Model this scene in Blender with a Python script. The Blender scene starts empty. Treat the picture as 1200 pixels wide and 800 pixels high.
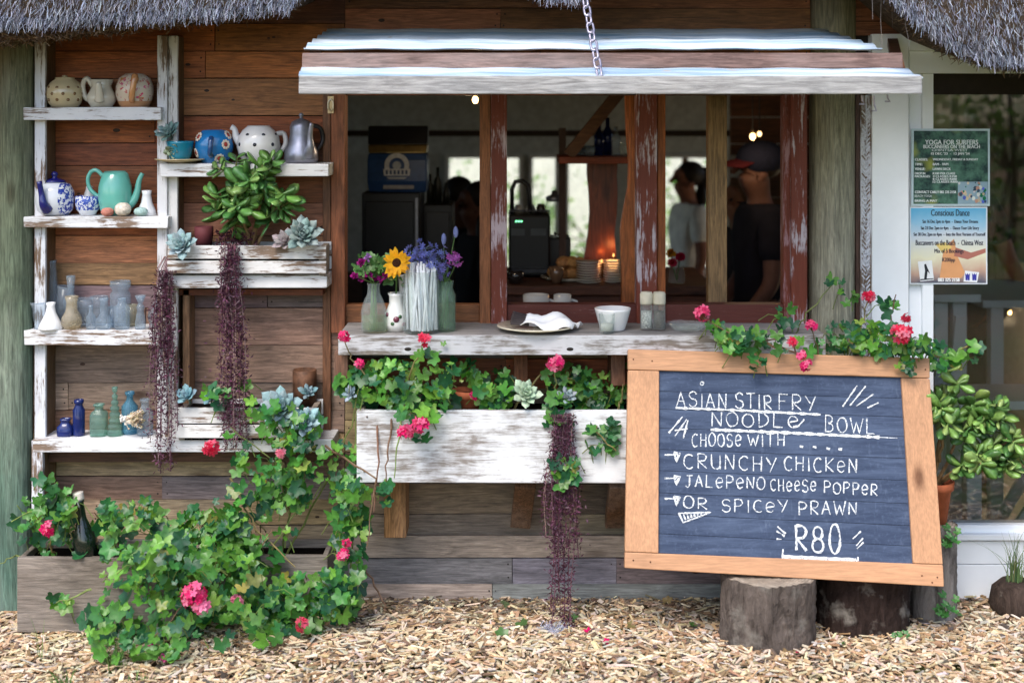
import bpy, math, random
from mathutils import Vector, Matrix
random.seed(7)
R = random.Random(11)
sc = bpy.context.scene
COL = sc.collection
# ------------------------------------------------------------------ camera, sky, sun, exposure
H, F, D = 1.758, 1650.0, 5.0          # eye height, focal length in photo pixels, distance camera - plank wall
cd = bpy.data.cameras.new('camera'); cam = bpy.data.objects.new('camera', cd); COL.objects.link(cam)
cam.location = (0, -D, H); cam.rotation_euler = (math.radians(90), 0, 0)
cd.sensor_width = 36; cd.lens = F / 1200 * 36; cd.shift_y = -275 / 1200
cd.clip_start = 0.05; cd.clip_end = 500
cd.dof.use_dof = True; cd.dof.focus_distance = 4.8; cd.dof.aperture_fstop = 1.7
sc.camera = cam
world = bpy.data.worlds.new('World'); sc.world = world; world.use_nodes = True
nt = world.node_tree
sky = nt.nodes.new('ShaderNodeTexSky'); sky.sky_type = 'NISHITA'; sky.sun_disc = False
SUN_EL, SUN_AZ = 52, 205              # degrees; azimuth measured clockwise from +Y (sun stands in front of the cafe, to the left)
sky.sun_elevation = math.radians(SUN_EL); sky.sun_rotation = math.radians(SUN_AZ)
sky.dust_density = 2.0
nt.links.new(sky.outputs[0], nt.nodes['Background'].inputs[0])
nt.nodes['Background'].inputs[1].default_value = 0.15
sl = bpy.data.lights.new('sun', 'SUN'); sl.energy = 1.4; sl.angle = math.radians(28); sl.color = (1, .95, .88)
sun = bpy.data.objects.new('sun', sl); COL.objects.link(sun)
_d = Vector((math.sin(math.radians(SUN_AZ)) * math.cos(math.radians(SUN_EL)), math.cos(math.radians(SUN_AZ)) * math.cos(math.radians(SUN_EL)), math.sin(math.radians(SUN_EL))))
sun.rotation_euler = _d.to_track_quat('Z', 'Y').to_euler(); sun.location = _d * 20
sc.view_settings.view_transform = 'Standard'; sc.view_settings.look = 'None'
sc.view_settings.exposure = 1.1; sc.view_settings.gamma = 1
sc.render.engine = 'CYCLES'
sc.cycles.max_bounces = 8; sc.cycles.transparent_max_bounces = 24; sc.cycles.caustics_reflective = False; sc.cycles.caustics_refractive = False
sc.cycles.sample_clamp_indirect = 6

# ------------------------------------------------------------------ helpers
def S(Y): return F / (D + Y)                                   # photo pixels per metre at depth Y
def PX(px, Y): return (px - 600) / S(Y)
def PZ(py, Y): return H - (py - 125) / S(Y)
def P(px, py, Y): return Vector((PX(px, Y), Y, PZ(py, Y)))
def lin(c):
    c /= 255.
    return c / 12.92 if c <= .04045 else ((c + .055) / 1.055) ** 2.4
def rgb(r, g, b): return (lin(r), lin(g), lin(b))
def vary(c, a=.15, r=R):
    k = 1 + r.uniform(-a, a)
    return tuple(max(0, x * k * (1 + r.uniform(-a, a) * .35)) for x in c)
def mixc(a, b, t): return tuple(x + (y - x) * t for x, y in zip(a, b))
def gz(Y): return 0.0 if Y > 0 else min(.024, -.07 * Y)         # the ground climbs a little away from the wall
WL = {}
class MB:
    def __init__(s): s.v, s.f, s.c = [], [], []
    def add(s, vs, fs, col=(1, 1, 1), rnd=None):
        n = len(s.v)
        if rnd is None: rnd = R.random()
        s.v += [tuple(v) for v in vs]
        for f in fs: s.f.append([i + n for i in f]); s.c.append((col[0], col[1], col[2], rnd))
        return s
    def hexa(s, p, col=(1, 1, 1), rnd=None):                    # 8 corners: 0-3 bottom ring, 4-7 top ring
        return s.add(p, [(0, 3, 2, 1), (4, 5, 6, 7), (0, 1, 5, 4), (1, 2, 6, 5), (2, 3, 7, 6), (3, 0, 4, 7)], col, rnd)
    def box(s, x0, x1, y0, y1, z0, z1, col=(1, 1, 1), j=0., rnd=None):
        q = lambda: R.uniform(-j, j) if j else 0
        return s.hexa([(x + q(), y + q(), z + q()) for z in (z0, z1) for x, y in ((x0, y0), (x1, y0), (x1, y1), (x0, y1))], col, rnd)
    def pbox(s, px0, px1, py0, py1, Y0, Y1, col=(1, 1, 1), j=0.):   # box whose FRONT face (depth Y0) covers these photo pixels
        return s.box(PX(px0, Y0), PX(px1, Y0), Y0, Y1, PZ(py1, Y0), PZ(py0, Y0), col, j)
    def bar(s, a, b, w, h, col=(1, 1, 1), up=Vector((0, 0, 1)), rnd=None):
        a, b = Vector(a), Vector(b); d = (b - a).normalized(); x = d.cross(Vector(up))
        if x.length < 1e-4: x = d.cross(Vector((0, 1, 0)))
        x.normalize(); y = x.cross(d)
        c = [(-w / 2, -h / 2), (w / 2, -h / 2), (w / 2, h / 2), (-w / 2, h / 2)]
        return s.hexa([p + x * i + y * k for p in (a, b) for i, k in c], col, rnd)
    def tube(s, pts, r, seg=7, col=(1, 1, 1), rnd=None, cap=True):
        pts = [Vector(p) for p in pts]; n = len(pts); vs = []; fs = []
        for i, p in enumerate(pts):
            d = (pts[min(i + 1, n - 1)] - pts[max(i - 1, 0)]); d = d.normalized() if d.length > 1e-9 else Vector((0, 0, 1))
            x = d.cross(Vector((0.13, .99, .07)) if abs(d.y) < .9 else Vector((1, 0, 0))).normalized(); y = d.cross(x)
            rr = r[i] if isinstance(r, (list, tuple)) else r
            for k in range(seg):
                a = 2 * math.pi * k / seg; vs.append(p + x * (rr * math.cos(a)) + y * (rr * math.sin(a)))
        for i in range(n - 1):
            for k in range(seg):
                k2 = (k + 1) % seg; fs.append((i * seg + k, i * seg + k2, (i + 1) * seg + k2, (i + 1) * seg + k))
        if cap: fs += [tuple(range(seg))[::-1], tuple((n - 1) * seg + k for k in range(seg))]
        return s.add(vs, fs, col, rnd)
    def lathe(s, c, prof, seg=28, col=(1, 1, 1), sq=0., rnd=None, rot=None, jig=0.):
        c = Vector(c); vs = []; fs = []
        for r, z in prof:
            for k in range(seg):
                a = 2 * math.pi * (k + .5) / seg; rr = max(r, 1e-5) * (1 + (R.uniform(-jig, jig) if jig else 0))
                if sq:                                          # towards a rounded square
                    m = max(abs(math.cos(a)), abs(math.sin(a))); rr *= 1 + sq * (1 / m - 1)
                v = Vector((rr * math.cos(a), rr * math.sin(a), z))
                if rot: v = rot @ v
                vs.append(c + v)
        for i in range(len(prof) - 1):
            for k in range(seg):
                k2 = (k + 1) % seg; fs.append((i * seg + k, i * seg + k2, (i + 1) * seg + k2, (i + 1) * seg + k))
        return s.add(vs, fs, col, rnd)
    def ball(s, c, r, col=(1, 1, 1), seg=8, rings=6, rot=None):
        rx, ry, rz = r if isinstance(r, (tuple, list)) else (r, r, r)
        c = Vector(c); vs = []; fs = []
        for i in range(rings + 1):
            t = math.pi * i / rings
            for k in range(seg):
                a = 2 * math.pi * k / seg
                v = Vector((rx * math.sin(t) * math.cos(a), ry * math.sin(t) * math.sin(a), -rz * math.cos(t)))
                if rot: v = rot @ v
                vs.append(c + v)
        for i in range(rings):
            for k in range(seg):
                k2 = (k + 1) % seg; fs.append((i * seg + k, i * seg + k2, (i + 1) * seg + k2, (i + 1) * seg + k))
        return s.add(vs, fs, col)
    def build(s, name, mat, parent=None, smooth=False, bevel=0., sub=0, solid=0., local=False):
        if parent is not None: off = Vector((0, 0, 0)) if local else WL[parent.name]
        else:
            xs, ys, zs = zip(*s.v); off = Vector(((min(xs) + max(xs)) / 2, (min(ys) + max(ys)) / 2, min(zs)))
        me = bpy.data.meshes.new(name)
        me.from_pydata([(x - off.x, y - off.y, z - off.z) for x, y, z in s.v], [], s.f)
        a = me.color_attributes.new('Col', 'FLOAT_COLOR', 'CORNER'); buf = []
        for f, c in zip(s.f, s.c): buf += list(c) * len(f)
        a.data.foreach_set('color', buf)
        me.materials.append(mat)
        if smooth: me.polygons.foreach_set('use_smooth', [True] * len(me.polygons))
        me.update()
        o = bpy.data.objects.new(name, me); COL.objects.link(o)
        if parent is not None: o.parent = parent; WL[o.name] = WL[parent.name].copy()
        else: o.location = off; WL[o.name] = off.copy()
        if solid: m = o.modifiers.new('solid', 'SOLIDIFY'); m.thickness = solid; m.offset = 0
        if bevel: m = o.modifiers.new('bevel', 'BEVEL'); m.width = bevel; m.segments = 2; m.limit_method = 'ANGLE'; m.angle_limit = math.radians(40)
        if sub: m = o.modifiers.new('sub', 'SUBSURF'); m.levels = sub; m.render_levels = sub
        return o
def tag(o, label, cat, group=None):
    o['label'] = label; o['category'] = cat
    if group: o['group'] = group
    return o
def kind(o, k): o['kind'] = k; return o
def thing(name, label, cat, loc, group=None):
    o = bpy.data.objects.new(name, None); COL.objects.link(o); o.location = loc; o.empty_display_size = .05
    WL[o.name] = Vector(loc); return tag(o, label, cat, group)

# ------------------------------------------------------------------ materials
class NT:
    def __init__(s, name):
        s.m = bpy.data.materials.new(name); s.m.use_nodes = True; s.t = s.m.node_tree; s.b = s.t.nodes['Principled BSDF']; s.o = s.t.nodes['Material Output']; s.at = s.t.nodes.new('ShaderNodeAttribute'); s.at.attribute_name = 'Col'
    def n(s, typ, **kw):
        n = s.t.nodes.new('ShaderNode' + typ)
        for k, v in kw.items():
            if k.startswith('i_'):
                key = k[2:]; key = int(key) if key.isdigit() else key
                n.inputs[key].default_value = v
            else: setattr(n, k, v)
        return n
    def l(s, a, b): s.t.links.new(a, b)
    def math(s, op, a, b=None, c=None):
        n = s.n('Math', operation=op)
        for i, q in enumerate((a, b, c)):
            if q is None: continue
            if isinstance(q, (int, float)): n.inputs[i].default_value = q
            else: s.l(q, n.inputs[i])
        return n.outputs[0]
    def mix(s, f, a, b, mode='MIX'):
        n = s.n('MixRGB', blend_type=mode)
        for i, q in enumerate((f, a, b)):
            if isinstance(q, (int, float)): n.inputs[i].default_value = q
            elif isinstance(q, tuple): n.inputs[i].default_value = (*q[:3], 1)
            else: s.l(q, n.inputs[i])
        return n.outputs[0]
    def ramp(s, f, lo, hi, a=(0, 0, 0), b=(1, 1, 1)):
        n = s.n('ValToRGB'); e = n.color_ramp.elements; e[0].position = lo; e[1].position = hi; e[0].color = (*a, 1); e[1].color = (*b, 1)
        s.l(f, n.inputs[0]); return n.outputs[0]
    def coords(s, scale=(1, 1, 1), attr=True):
        tc = s.n('TexCoord'); v = tc.outputs['Object']
        if attr:
            k = s.math('MULTIPLY', s.at.outputs['Alpha'], 41.)
            ad = s.n('VectorMath', operation='ADD'); s.l(v, ad.inputs[0]); s.l(k, ad.inputs[1]); v = ad.outputs[0]
        mp = s.n('VectorMath', operation='MULTIPLY'); s.l(v, mp.inputs[0]); mp.inputs[1].default_value = scale
        return mp.outputs[0]
    def noise(s, v, scale, detail=4., rough=.6, dist=0.):
        n = s.n('TexNoise'); s.l(v, n.inputs['Vector']); n.inputs['Scale'].default_value = scale; n.inputs['Detail'].default_value = detail
        n.inputs['Roughness'].default_value = rough; n.inputs['Distortion'].default_value = dist; return n.outputs[0]
    def bump(s, h, strength, dist=.01):
        n = s.n('Bump'); n.inputs['Strength'].default_value = strength; n.inputs['Distance'].default_value = dist; s.l(h, n.inputs['Height']); s.l(n.outputs[0], s.b.inputs['Normal'])
    def fin(s, col=None, rough=.6, spec=.5, metal=0.):
        if col is not None:
            if isinstance(col, tuple): s.b.inputs['Base Color'].default_value = (*col[:3], 1)
            else: s.l(col, s.b.inputs['Base Color'])
        if isinstance(rough, (int, float)): s.b.inputs['Roughness'].default_value = rough
        else: s.l(rough, s.b.inputs['Roughness'])
        s.b.inputs['Specular IOR Level'].default_value = spec; s.b.inputs['Metallic'].default_value = metal
        return s.m
def axis_scale(ax, a, b): return tuple(a if i == 'XYZ'.index(ax) else b for i in range(3))
def wood(name, ax='X', rough=.55, spec=.35, contrast=(.55, 1.3), weather=0., bump=.35, soft=.75):
    t = NT(name); v = t.coords(axis_scale(ax, 3.4, 30)); g = t.noise(v, 1.6, 7, .7, 1.6)
    v2 = t.coords(axis_scale(ax, 9, 150)); g2 = t.noise(v2, 1.5, 3, .6)
    v3 = t.coords(axis_scale(ax, 1.2, 4)); g3 = t.noise(v3, 1.4, 3, .5)
    c = t.at.outputs['Color']
    k = t.ramp(g, .34, .66, (contrast[0],) * 3, (contrast[1],) * 3); c = t.mix(1., c, k, 'MULTIPLY')
    c = t.mix(1., c, t.ramp(g2, .36, .64, (1 - .36 * soft,) * 3, (1 + .22 * soft,) * 3), 'MULTIPLY')
    c = t.mix(1., c, t.ramp(g3, .3, .7, (1 - .34 * soft, 1 - .32 * soft, 1 - .28 * soft), (1 + .26 * soft, 1 + .25 * soft, 1 + .24 * soft)), 'MULTIPLY')
    v4 = t.coords(axis_scale(ax, .8, .8)); c = t.mix(t.math('MULTIPLY', t.ramp(t.noise(v4, 9, 6, .75), .50, .72), .45 * soft), c, t.mix(1., c, (.42, .42, .46), 'MULTIPLY'))
    vk = t.coords(axis_scale(ax, 2.2, 5.5)); vo = t.n('TexVoronoi'); t.l(vk, vo.inputs['Vector']); vo.inputs['Scale'].default_value = 1.1
    kn = t.ramp(vo.outputs['Distance'], .05, .15, (.22, .15, .12), (1, 1, 1)); c = t.mix(.8, c, kn, 'MULTIPLY')
    if weather:
        c = t.mix(t.math('MULTIPLY', t.ramp(g3, .42, .66), weather), c, t.mix(1., rgb(150, 145, 142), k, 'MULTIPLY'))
    t.bump(t.math('ADD', g, t.math('MULTIPLY', g2, .5)), bump, .004)
    return t.fin(c, rough, spec)
def paint(name, ax='X', white=rgb(226, 228, 232), under=rgb(105, 84, 70), lo=.40, hi=.50, rough=.6, fine=1., under2=None):
    t = NT(name); v = t.coords(axis_scale(ax, 4, 26)); g = t.noise(v, 1.5 * fine, 6, .72, .4)
    v2 = t.coords(axis_scale(ax, 9, 150)); g2 = t.noise(v2, 1., 4, .7)
    v3 = t.coords((6, 6, 6)); g3 = t.noise(v3, 1., 4, .6)
    m = t.math('ADD', t.math('MULTIPLY', g, .62), t.math('MULTIPLY', g2, .38))
    m = t.math('ADD', m, t.math('MULTIPLY', t.math('SUBTRACT', g3, .5), .42))
    f = t.ramp(m, lo, hi)
    u = t.mix(g2, tuple(x * .6 for x in under), tuple(x * 1.4 for x in (under2 or under)))
    w = t.mix(1., white, t.ramp(g3, .25, .75, (.78, .79, .83), (1.04,) * 3), 'MULTIPLY')
    w = t.mix(1., w, t.at.outputs['Color'], 'MULTIPLY')
    t.bump(m, .5, .004)
    return t.fin(t.mix(f, u, w), rough, .3)
def plain(name, col=None, rough=.5, spec=.5, metal=0., nscale=30., amt=.25, bump=0., coat=0.):
    t = NT(name); v = t.coords((1, 1, 1)); g = t.noise(v, nscale, 5, .6)
    base = t.mix(1., t.at.outputs['Color'], col, 'MULTIPLY') if col else t.at.outputs['Color']
    c = t.mix(1., base, t.ramp(g, .3, .7, (1 - amt,) * 3, (1 + amt,) * 3), 'MULTIPLY')
    if bump: t.bump(g, bump, .004)
    if coat: t.b.inputs['Coat Weight'].default_value = coat; t.b.inputs['Coat Roughness'].default_value = .05
    return t.fin(c, rough, spec, metal)
def leafmat(name, rough=.36, trans=.3, spec=.45, tcol=(.9, 1.25, .35)):
    t = NT(name); v = t.coords((1, 1, 1)); g = t.noise(v, 55, 3)
    c = t.mix(1., t.at.outputs['Color'], t.ramp(g, .3, .7, (.75,) * 3, (1.25,) * 3), 'MULTIPLY')
    t.fin(c, rough, spec)
    tr = t.n('BsdfTranslucent'); t.l(t.mix(1., c, tcol, 'MULTIPLY'), tr.inputs[0])
    mx = t.n('MixShader'); mx.inputs[0].default_value = trans; t.l(t.b.outputs[0], mx.inputs[1]); t.l(tr.outputs[0], mx.inputs[2]); t.l(mx.outputs[0], t.o.inputs[0])
    return t.m
def glassy(name, tint=(.9, .95, 1.), clear=.6, body=(.55, .62, .68), gloss_rough=.06):
    """thin dusty glass: see-through tint + a little dust + fresnel gloss"""
    t = NT(name); v = t.coords((1, 1, 1)); g = t.noise(v, 28, 4)
    tr = t.n('BsdfTransparent'); tr.inputs[0].default_value = (*tint, 1)
    t.fin(t.mix(1., body, t.ramp(g, .3, .7, (.7,) * 3, (1.2,) * 3), 'MULTIPLY'), gloss_rough, .6)
    fr = t.n('LayerWeight'); fr.inputs[0].default_value = .35
    f = t.math('ADD', 1 - clear, t.math('MULTIPLY', t.math('POWER', fr.outputs['Facing'], 2.5), clear * .8))
    mx = t.n('MixShader'); t.l(f, mx.inputs[0]); t.l(tr.outputs[0], mx.inputs[1]); t.l(t.b.outputs[0], mx.inputs[2]); t.l(mx.outputs[0], t.o.inputs[0])
    return t.m
def emit(name, col, strength):
    t = NT(name); t.b.inputs['Emission Color'].default_value = (*col, 1); t.b.inputs['Emission Strength'].default_value = strength
    return t.fin(col, .4)
M = {}
M['plank'] = wood('plank wood', 'X')
M['plankv'] = wood('upright wood', 'Z')
M['weathered'] = wood('weathered timber', 'X', .75, .2, (.6, 1.25), .45, .5)
M['weatheredY'] = wood('weathered bracket timber', 'Z', .75, .2, (.5, 1.3), .3, .6)
M['pole'] = wood('treated pole', 'Z', .75, .2, (.55, 1.3), .3, .6)
M['white'] = paint('worn white paint', 'X', rgb(230, 230, 230), rgb(128, 108, 92), .415, .475)
M['whitev'] = paint('worn white paint upright', 'Z', rgb(226, 228, 232), rgb(118, 98, 82), .43, .495)
M['whitebox'] = paint('whitewash on boards', 'X', rgb(230, 231, 232), rgb(140, 132, 126), .39, .52)
M['peel'] = paint('peeling red paint', 'Z', rgb(200, 186, 190), rgb(112, 56, 42), .50, .57, .5, 1., rgb(120, 58, 42))
M['redrail'] = paint('old red-brown paint', 'X', rgb(170, 150, 150), rgb(92, 46, 38), .58, .68, .5, 1.)
M['dryfront'] = paint('dry counter edge', 'X', rgb(206, 206, 208), rgb(122, 114, 106), .42, .52, .7, .8)
M['doorpaint'] = plain('clean white joinery paint', rgb(246, 249, 252), .4, .4, 0, 6, .05)
M['frame'] = wood('orange frame wood', 'X', .55, .3, (.86, 1.1), 0, .12, .35)
M['framev'] = wood('orange frame wood upright', 'Z', .55, .3, (.86, 1.1), 0, .12, .35)
M['ceramic'] = plain('glazed ceramic', None, .16, .6, 0, 14, .08, 0, .4)
M['matte'] = plain('matte stuff', None, .7, .3, 0, 25, .2)
M['dark'] = plain('dark satin', None, .4, .4, 0, 25, .2)
M['metal'] = plain('dull pewter', None, .38, .5, .75, 30, .25)
M['chain'] = plain('galvanised chain', rgb(170, 165, 180), .35, .5, .8, 60, .3)
M['terracotta'] = plain('terracotta', rgb(176, 98, 66), .8, .25, 0, 22, .3, .2)
M['soil'] = plain('potting soil', rgb(58, 44, 36), .95, .1, 0, 60, .5, 1.)
M['leaf'] = leafmat('geranium leaf')
M['petal'] = leafmat('petal', .55, .35, .25, (1.2, .9, 1.))
M['succ'] = leafmat('succulent leaf', .45, .08, .4, (.9, 1., .8))
M['stem'] = plain('plant stem', None, .65, .3, 0, 40, .3)
M['glass'] = glassy('clear dusty glass', (.86, .92, .97), .72, (.38, .45, .52))
M['glassc'] = glassy('clear glass', (.97, .99, .98), .90, (.60, .66, .66), .03)
M['glassb'] = glassy('cobalt blue glass', (.05, .10, .45), .25, (.015, .03, .16))
M['glasslb'] = glassy('pale blue glass', (.35, .68, .85), .55, (.12, .30, .42))
M['glassg'] = glassy('sea green glass', (.66, .86, .78), .68, (.22, .38, .34))
M['glassjar'] = glassy('green tinted jar glass', (.80, .92, .82), .8, (.34, .46, .38), .04)
M['cloth'] = plain('woven cloth', None, .9, .15, 0, 90, .2, .2)
M['skin'] = plain('skin', None, .55, .35, 0, 20, .12)
M['hair'] = plain('hair', None, .6, .3, 0, 80, .4)
M['print'] = plain('printed paper', None, .55, .35, 0, 40, .06)
# ------------------------------------------------------------------ ground
def ground_mesh():
    b = MB(); xs = [-160, -40, -12, -5] + [-3.5 + .14 * i for i in range(51)] + [5, 12, 40, 160]
    ys = [-160, -60, -25, -10, -5, -3] + [-2 + .1 * i for i in range(21)] + [.055, .06, .6, 6, 14, 40, 160]
    q = random.Random(3); vs = []
    for y in ys:
        for x in xs:
            z = gz(y) + (q.uniform(-.008, .008) if abs(x) < 3.4 and -1.6 < y < .05 else 0)
            if y > .058: z = -.42                                # the terrace behind lies lower
            vs.append((x, y, z))
    n = len(xs)
    b.add(vs, [(j * n + i, j * n + i + 1, (j + 1) * n + i + 1, (j + 1) * n + i) for j in range(len(ys) - 1) for i in range(n - 1)])
    return b
t = NT('soil and grass ground'); tc = t.n('TexCoord'); g = t.noise(tc.outputs['Object'], 9, 6, .7); g2 = t.noise(tc.outputs['Object'], .25, 4)
c = t.mix(g, rgb(70, 52, 38), rgb(150, 120, 88)); c = t.mix(t.ramp(g2, .42, .58), c, t.mix(g, rgb(50, 66, 34), rgb(88, 104, 52)))
t.bump(g, .6, .02)
kind(ground_mesh().build('ground', t.fin(c, .95, .1)), 'structure')

# wood chips: far too many to count, one object
def chips():
    b = MB(); q = random.Random(5)
    pal = [rgb(204, 182, 150), rgb(222, 206, 178), rgb(188, 158, 124), rgb(156, 126, 98), rgb(212, 198, 178), rgb(126, 106, 90), rgb(196, 188, 178), rgb(98, 88, 82)]
    wts = [6, 6, 5, 3, 5, 1.6, 2, .8]
    def one(x, y, lift):
        L = q.choice((.020, .030, .040, .050)) * q.uniform(.7, 1.35); W = q.uniform(.006, .016); T = q.uniform(.0016, .0042)
        if q.random() < .07: L, W = q.uniform(.02, .035), q.uniform(.014, .022)
        if q.random() < .12: L, W = q.uniform(.045, .075), q.uniform(.003, .006)
        m = Matrix.Rotation(q.uniform(0, 6.3), 3, 'Z') @ Matrix.Rotation(q.gauss(0, .22), 3, 'X') @ Matrix.Rotation(q.gauss(0, .19), 3, 'Y')
        c = Vector((x, y, gz(y) + lift)); k = q.uniform(.4, 1); k2 = q.uniform(.3, 1); sk = q.uniform(-.4, .4) * W
        p = [c + m @ Vector(v) for v in ((-L / 2, -W / 2 * k, -T / 2), (L / 2, -W / 2 * k2 + sk, -T / 2), (L / 2, W / 2 * k2 + sk, -T / 2), (-L / 2, W / 2, -T / 2),
                                        (-L / 2, -W / 2 * k, T / 2), (L / 2 * .9, -W / 2 * k2 + sk, T / 2), (L / 2, W / 2 * k2 + sk, T / 2), (-L / 2 * .92, W / 2 * .9, T / 2))]
        col = q.choices(pal, wts)[0]
        dk = max(0., 1 - abs(y + .02) / .34) * .62               # more dark brown chips towards the wall foot
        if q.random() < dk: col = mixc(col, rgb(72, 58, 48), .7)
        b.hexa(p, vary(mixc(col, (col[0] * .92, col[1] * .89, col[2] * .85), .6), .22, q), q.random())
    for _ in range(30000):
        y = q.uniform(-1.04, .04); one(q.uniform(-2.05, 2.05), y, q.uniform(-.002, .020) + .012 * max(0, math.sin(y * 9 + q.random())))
    for _ in range(8000):                                      # fines, dust-sized splinters and crumbs of soil
        x, y = q.uniform(-2.0, 2.0), q.uniform(-1.04, .03); L = q.uniform(.004, .011); W = q.uniform(.0012, .004); a = q.uniform(0, 6.3); c = Vector((x, y, gz(y) + q.uniform(.004, .026))); u = Vector((math.cos(a), math.sin(a), q.gauss(0, .2))) * L / 2; w_ = Vector((-math.sin(a), math.cos(a), q.gauss(0, .3))) * W / 2
        b.add([c - u - w_, c + u - w_, c + u + w_, c - u + w_], [(0, 1, 2, 3)], vary(q.choice((rgb(196, 172, 138), rgb(150, 120, 92), rgb(104, 84, 70), rgb(70, 56, 48))), .2, q), q.random())
    for _ in range(9000):
        x, y = q.uniform(-3.2, 3.2), q.uniform(-1.9, .02)
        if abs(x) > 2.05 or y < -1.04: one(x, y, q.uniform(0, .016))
    return b
o = kind(chips().build('wood_chips', plain('wood chip', None, .8, .2, 0, 70, .22)), 'stuff'); o['label'] = 'pale wood chip mulch spread over the ground'

# ------------------------------------------------------------------ the cafe building
cafe = thing('cafe_building', 'timber cafe with thatched eaves, plank walls and a wide serving window', 'cafe', (0, .05, 0))
RED = [rgb(164, 90, 48), rgb(140, 80, 50), rgb(176, 104, 56), rgb(128, 80, 58), rgb(158, 98, 62)]
GREY = [rgb(162, 132, 104), rgb(138, 116, 100), rgb(174, 142, 106), rgb(126, 118, 116), rgb(172, 148, 120)]
HON = [rgb(150, 98, 62), rgb(138, 90, 60), rgb(160, 108, 70), rgb(128, 80, 54)]
def plank_rows(b, px0, px1, rows, Y=0., cols=None, mind=90, maxd=260, th=.022):
    for y0, y1, pal in rows:
        x = px0
        while x < px1 - 1:
            e = min(px1, x + R.uniform(mind, maxd)); e = px1 if px1 - e < 40 else e
            yo = Y + R.uniform(-.004, .004)
            b.box(PX(x, Y) + .001, PX(e, Y) - .001, yo, Y + th, PZ(y1, Y) + .0018, PZ(y0, Y) - .0018, vary(R.choice(pal), .3), .0016)
            for _ in range(2):
                if R.random() < .3 and e - x > 60: rk = R.uniform(.005, .011); b.ball(P(R.uniform(x + 15, e - 15), R.uniform(y0 + 9, y1 - 9) if y1 - y0 > 20 else (y0 + y1) / 2, yo - .0002), (rk * 1.5, .0010, rk * .8), rgb(62, 40, 30), 10, 5)
            if R.random() < .35: xs_ = R.uniform(x, e - 30); ys_ = R.uniform(y0 + 6, y1 - 6); b.bar(P(xs_, ys_, yo - .0004), P(min(e - 4, xs_ + R.uniform(25, 90)), ys_ + R.uniform(-2.5, 2.5), yo - .0004), .0016, .0012, rgb(36, 28, 26))
            for xn in (x + 5, e - 5):
                for f in (.25, .75):
                    if y1 - y0 > 22 and R.random() < .8: b.ball(P(xn + R.uniform(-1.5, 1.5), y0 + (y1 - y0) * f, yo - .0002), (.0032, .0012, .0032), rgb(38, 30, 28), 6, 4)
            x = e
def rows(y0, y1, hs, pal):
    out = []; y = y0
    while y < y1 - 2:
        h = R.choice(hs); e = y + h
        if y1 - e < 14: e = y1
        out.append((y, min(e, y1), pal(0.5 * (y + e)) if callable(pal) else pal)); y = e
    return out
def leftpal(y): return RED if y < 215 else ([mixc(a, b2, min(1, (y - 215) / 190)) for a, b2 in zip(RED, GREY)] if y < 405 else GREY)
b = MB()
plank_rows(b, -420, 404, rows(-60, 585, (26, 32, 38, 44), leftpal), 0, None, 150, 420)
plank_rows(b, -420, 404, rows(585, 712, (30, 36), GREY), -.012, None, 150, 300)
plank_rows(b, 404, 950, [(-60, -22, HON), (-22, 10, HON), (10, 37, HON), (37, 70, RED), (70, 112, RED)], 0, None, 180, 420)
plank_rows(b, 404, 1030, [(386, 420, GREY), (420, 455, RED), (455, 492, GREY), (492, 530, GREY), (530, 566, [rgb(120, 100, 84)]), (566, 602, [rgb(128, 108, 92), rgb(134, 118, 100)]),
                          (602, 627, [rgb(138, 126, 112), rgb(126, 118, 112)])], 0, None, 150, 330)
plank_rows(b, 400, 1030, [(627, 653, [rgb(178, 166, 146), rgb(168, 154, 138)])], -.018, None, 300, 500)
plank_rows(b, 400, 1030, [(653, 684, [rgb(112, 114, 126), rgb(120, 118, 122), rgb(106, 102, 104)])], -.014, None, 100, 210)
plank_rows(b, 400, 1030, [(684, 716, [rgb(150, 148, 146), rgb(156, 150, 138)])], -.022, None, 150, 330)
plank_rows(b, 1000, 1420, [(-60, -10, HON), (-10, 25, HON), (25, 42, HON)], 0, None, 200, 300)
wall = b.build('plank_wall', M['plank'], cafe, bevel=.0022)
b = MB()   # dark sheathing straight behind the boards so no gap shows through
for a in ((-420, 404, -60, 716), (404, 1030, 386, 716), (404, 1420, -60, 111)): b.pbox(*a, .026, .05, rgb(40, 32, 28))
b.build('wall_sheathing', M['matte'], cafe)

# poles
def pole(px, r, py0, py1, Y, cols, lean=0.):
    b = MB(); n = 26; vs = []; fs = []; seg = 22; X = PX(px, Y); z0, z1 = PZ(py1, Y), PZ(py0, Y); ph = R.uniform(0, 6)
    for i in range(n + 1):
        z = z0 + (z1 - z0) * i / n
        for k in range(seg):
            a = 2 * math.pi * k / seg; rr = r * (1 + .035 * math.sin(3 * a + z * 2 + ph) + .012 * math.sin(9 * a + z * 3.1))
            vs.append((X + lean * (z - z0) + rr * math.cos(a), Y + rr * math.sin(a), z))
    for i in range(n):
        for k in range(seg):
            k2 = (k + 1) % seg; b.add([vs[i * seg + k], vs[i * seg + k2], vs[(i + 1) * seg + k2], vs[(i + 1) * seg + k]], [(0, 1, 2, 3)], mixc(cols[0], cols[1], i / n), .3)
    o = b.build('pole', M['pole'], cafe, smooth=True); return o
pole(18, .060, -20, 722, -.12, (rgb(92, 124, 110), rgb(122, 118, 88)))['label'] = 'green treated round corner pole'
pole(975, .081, -40, 706, .02, (rgb(168, 166, 144), rgb(150, 142, 112)))['label'] = 'grey-brown round pole right of the serving window'

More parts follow.
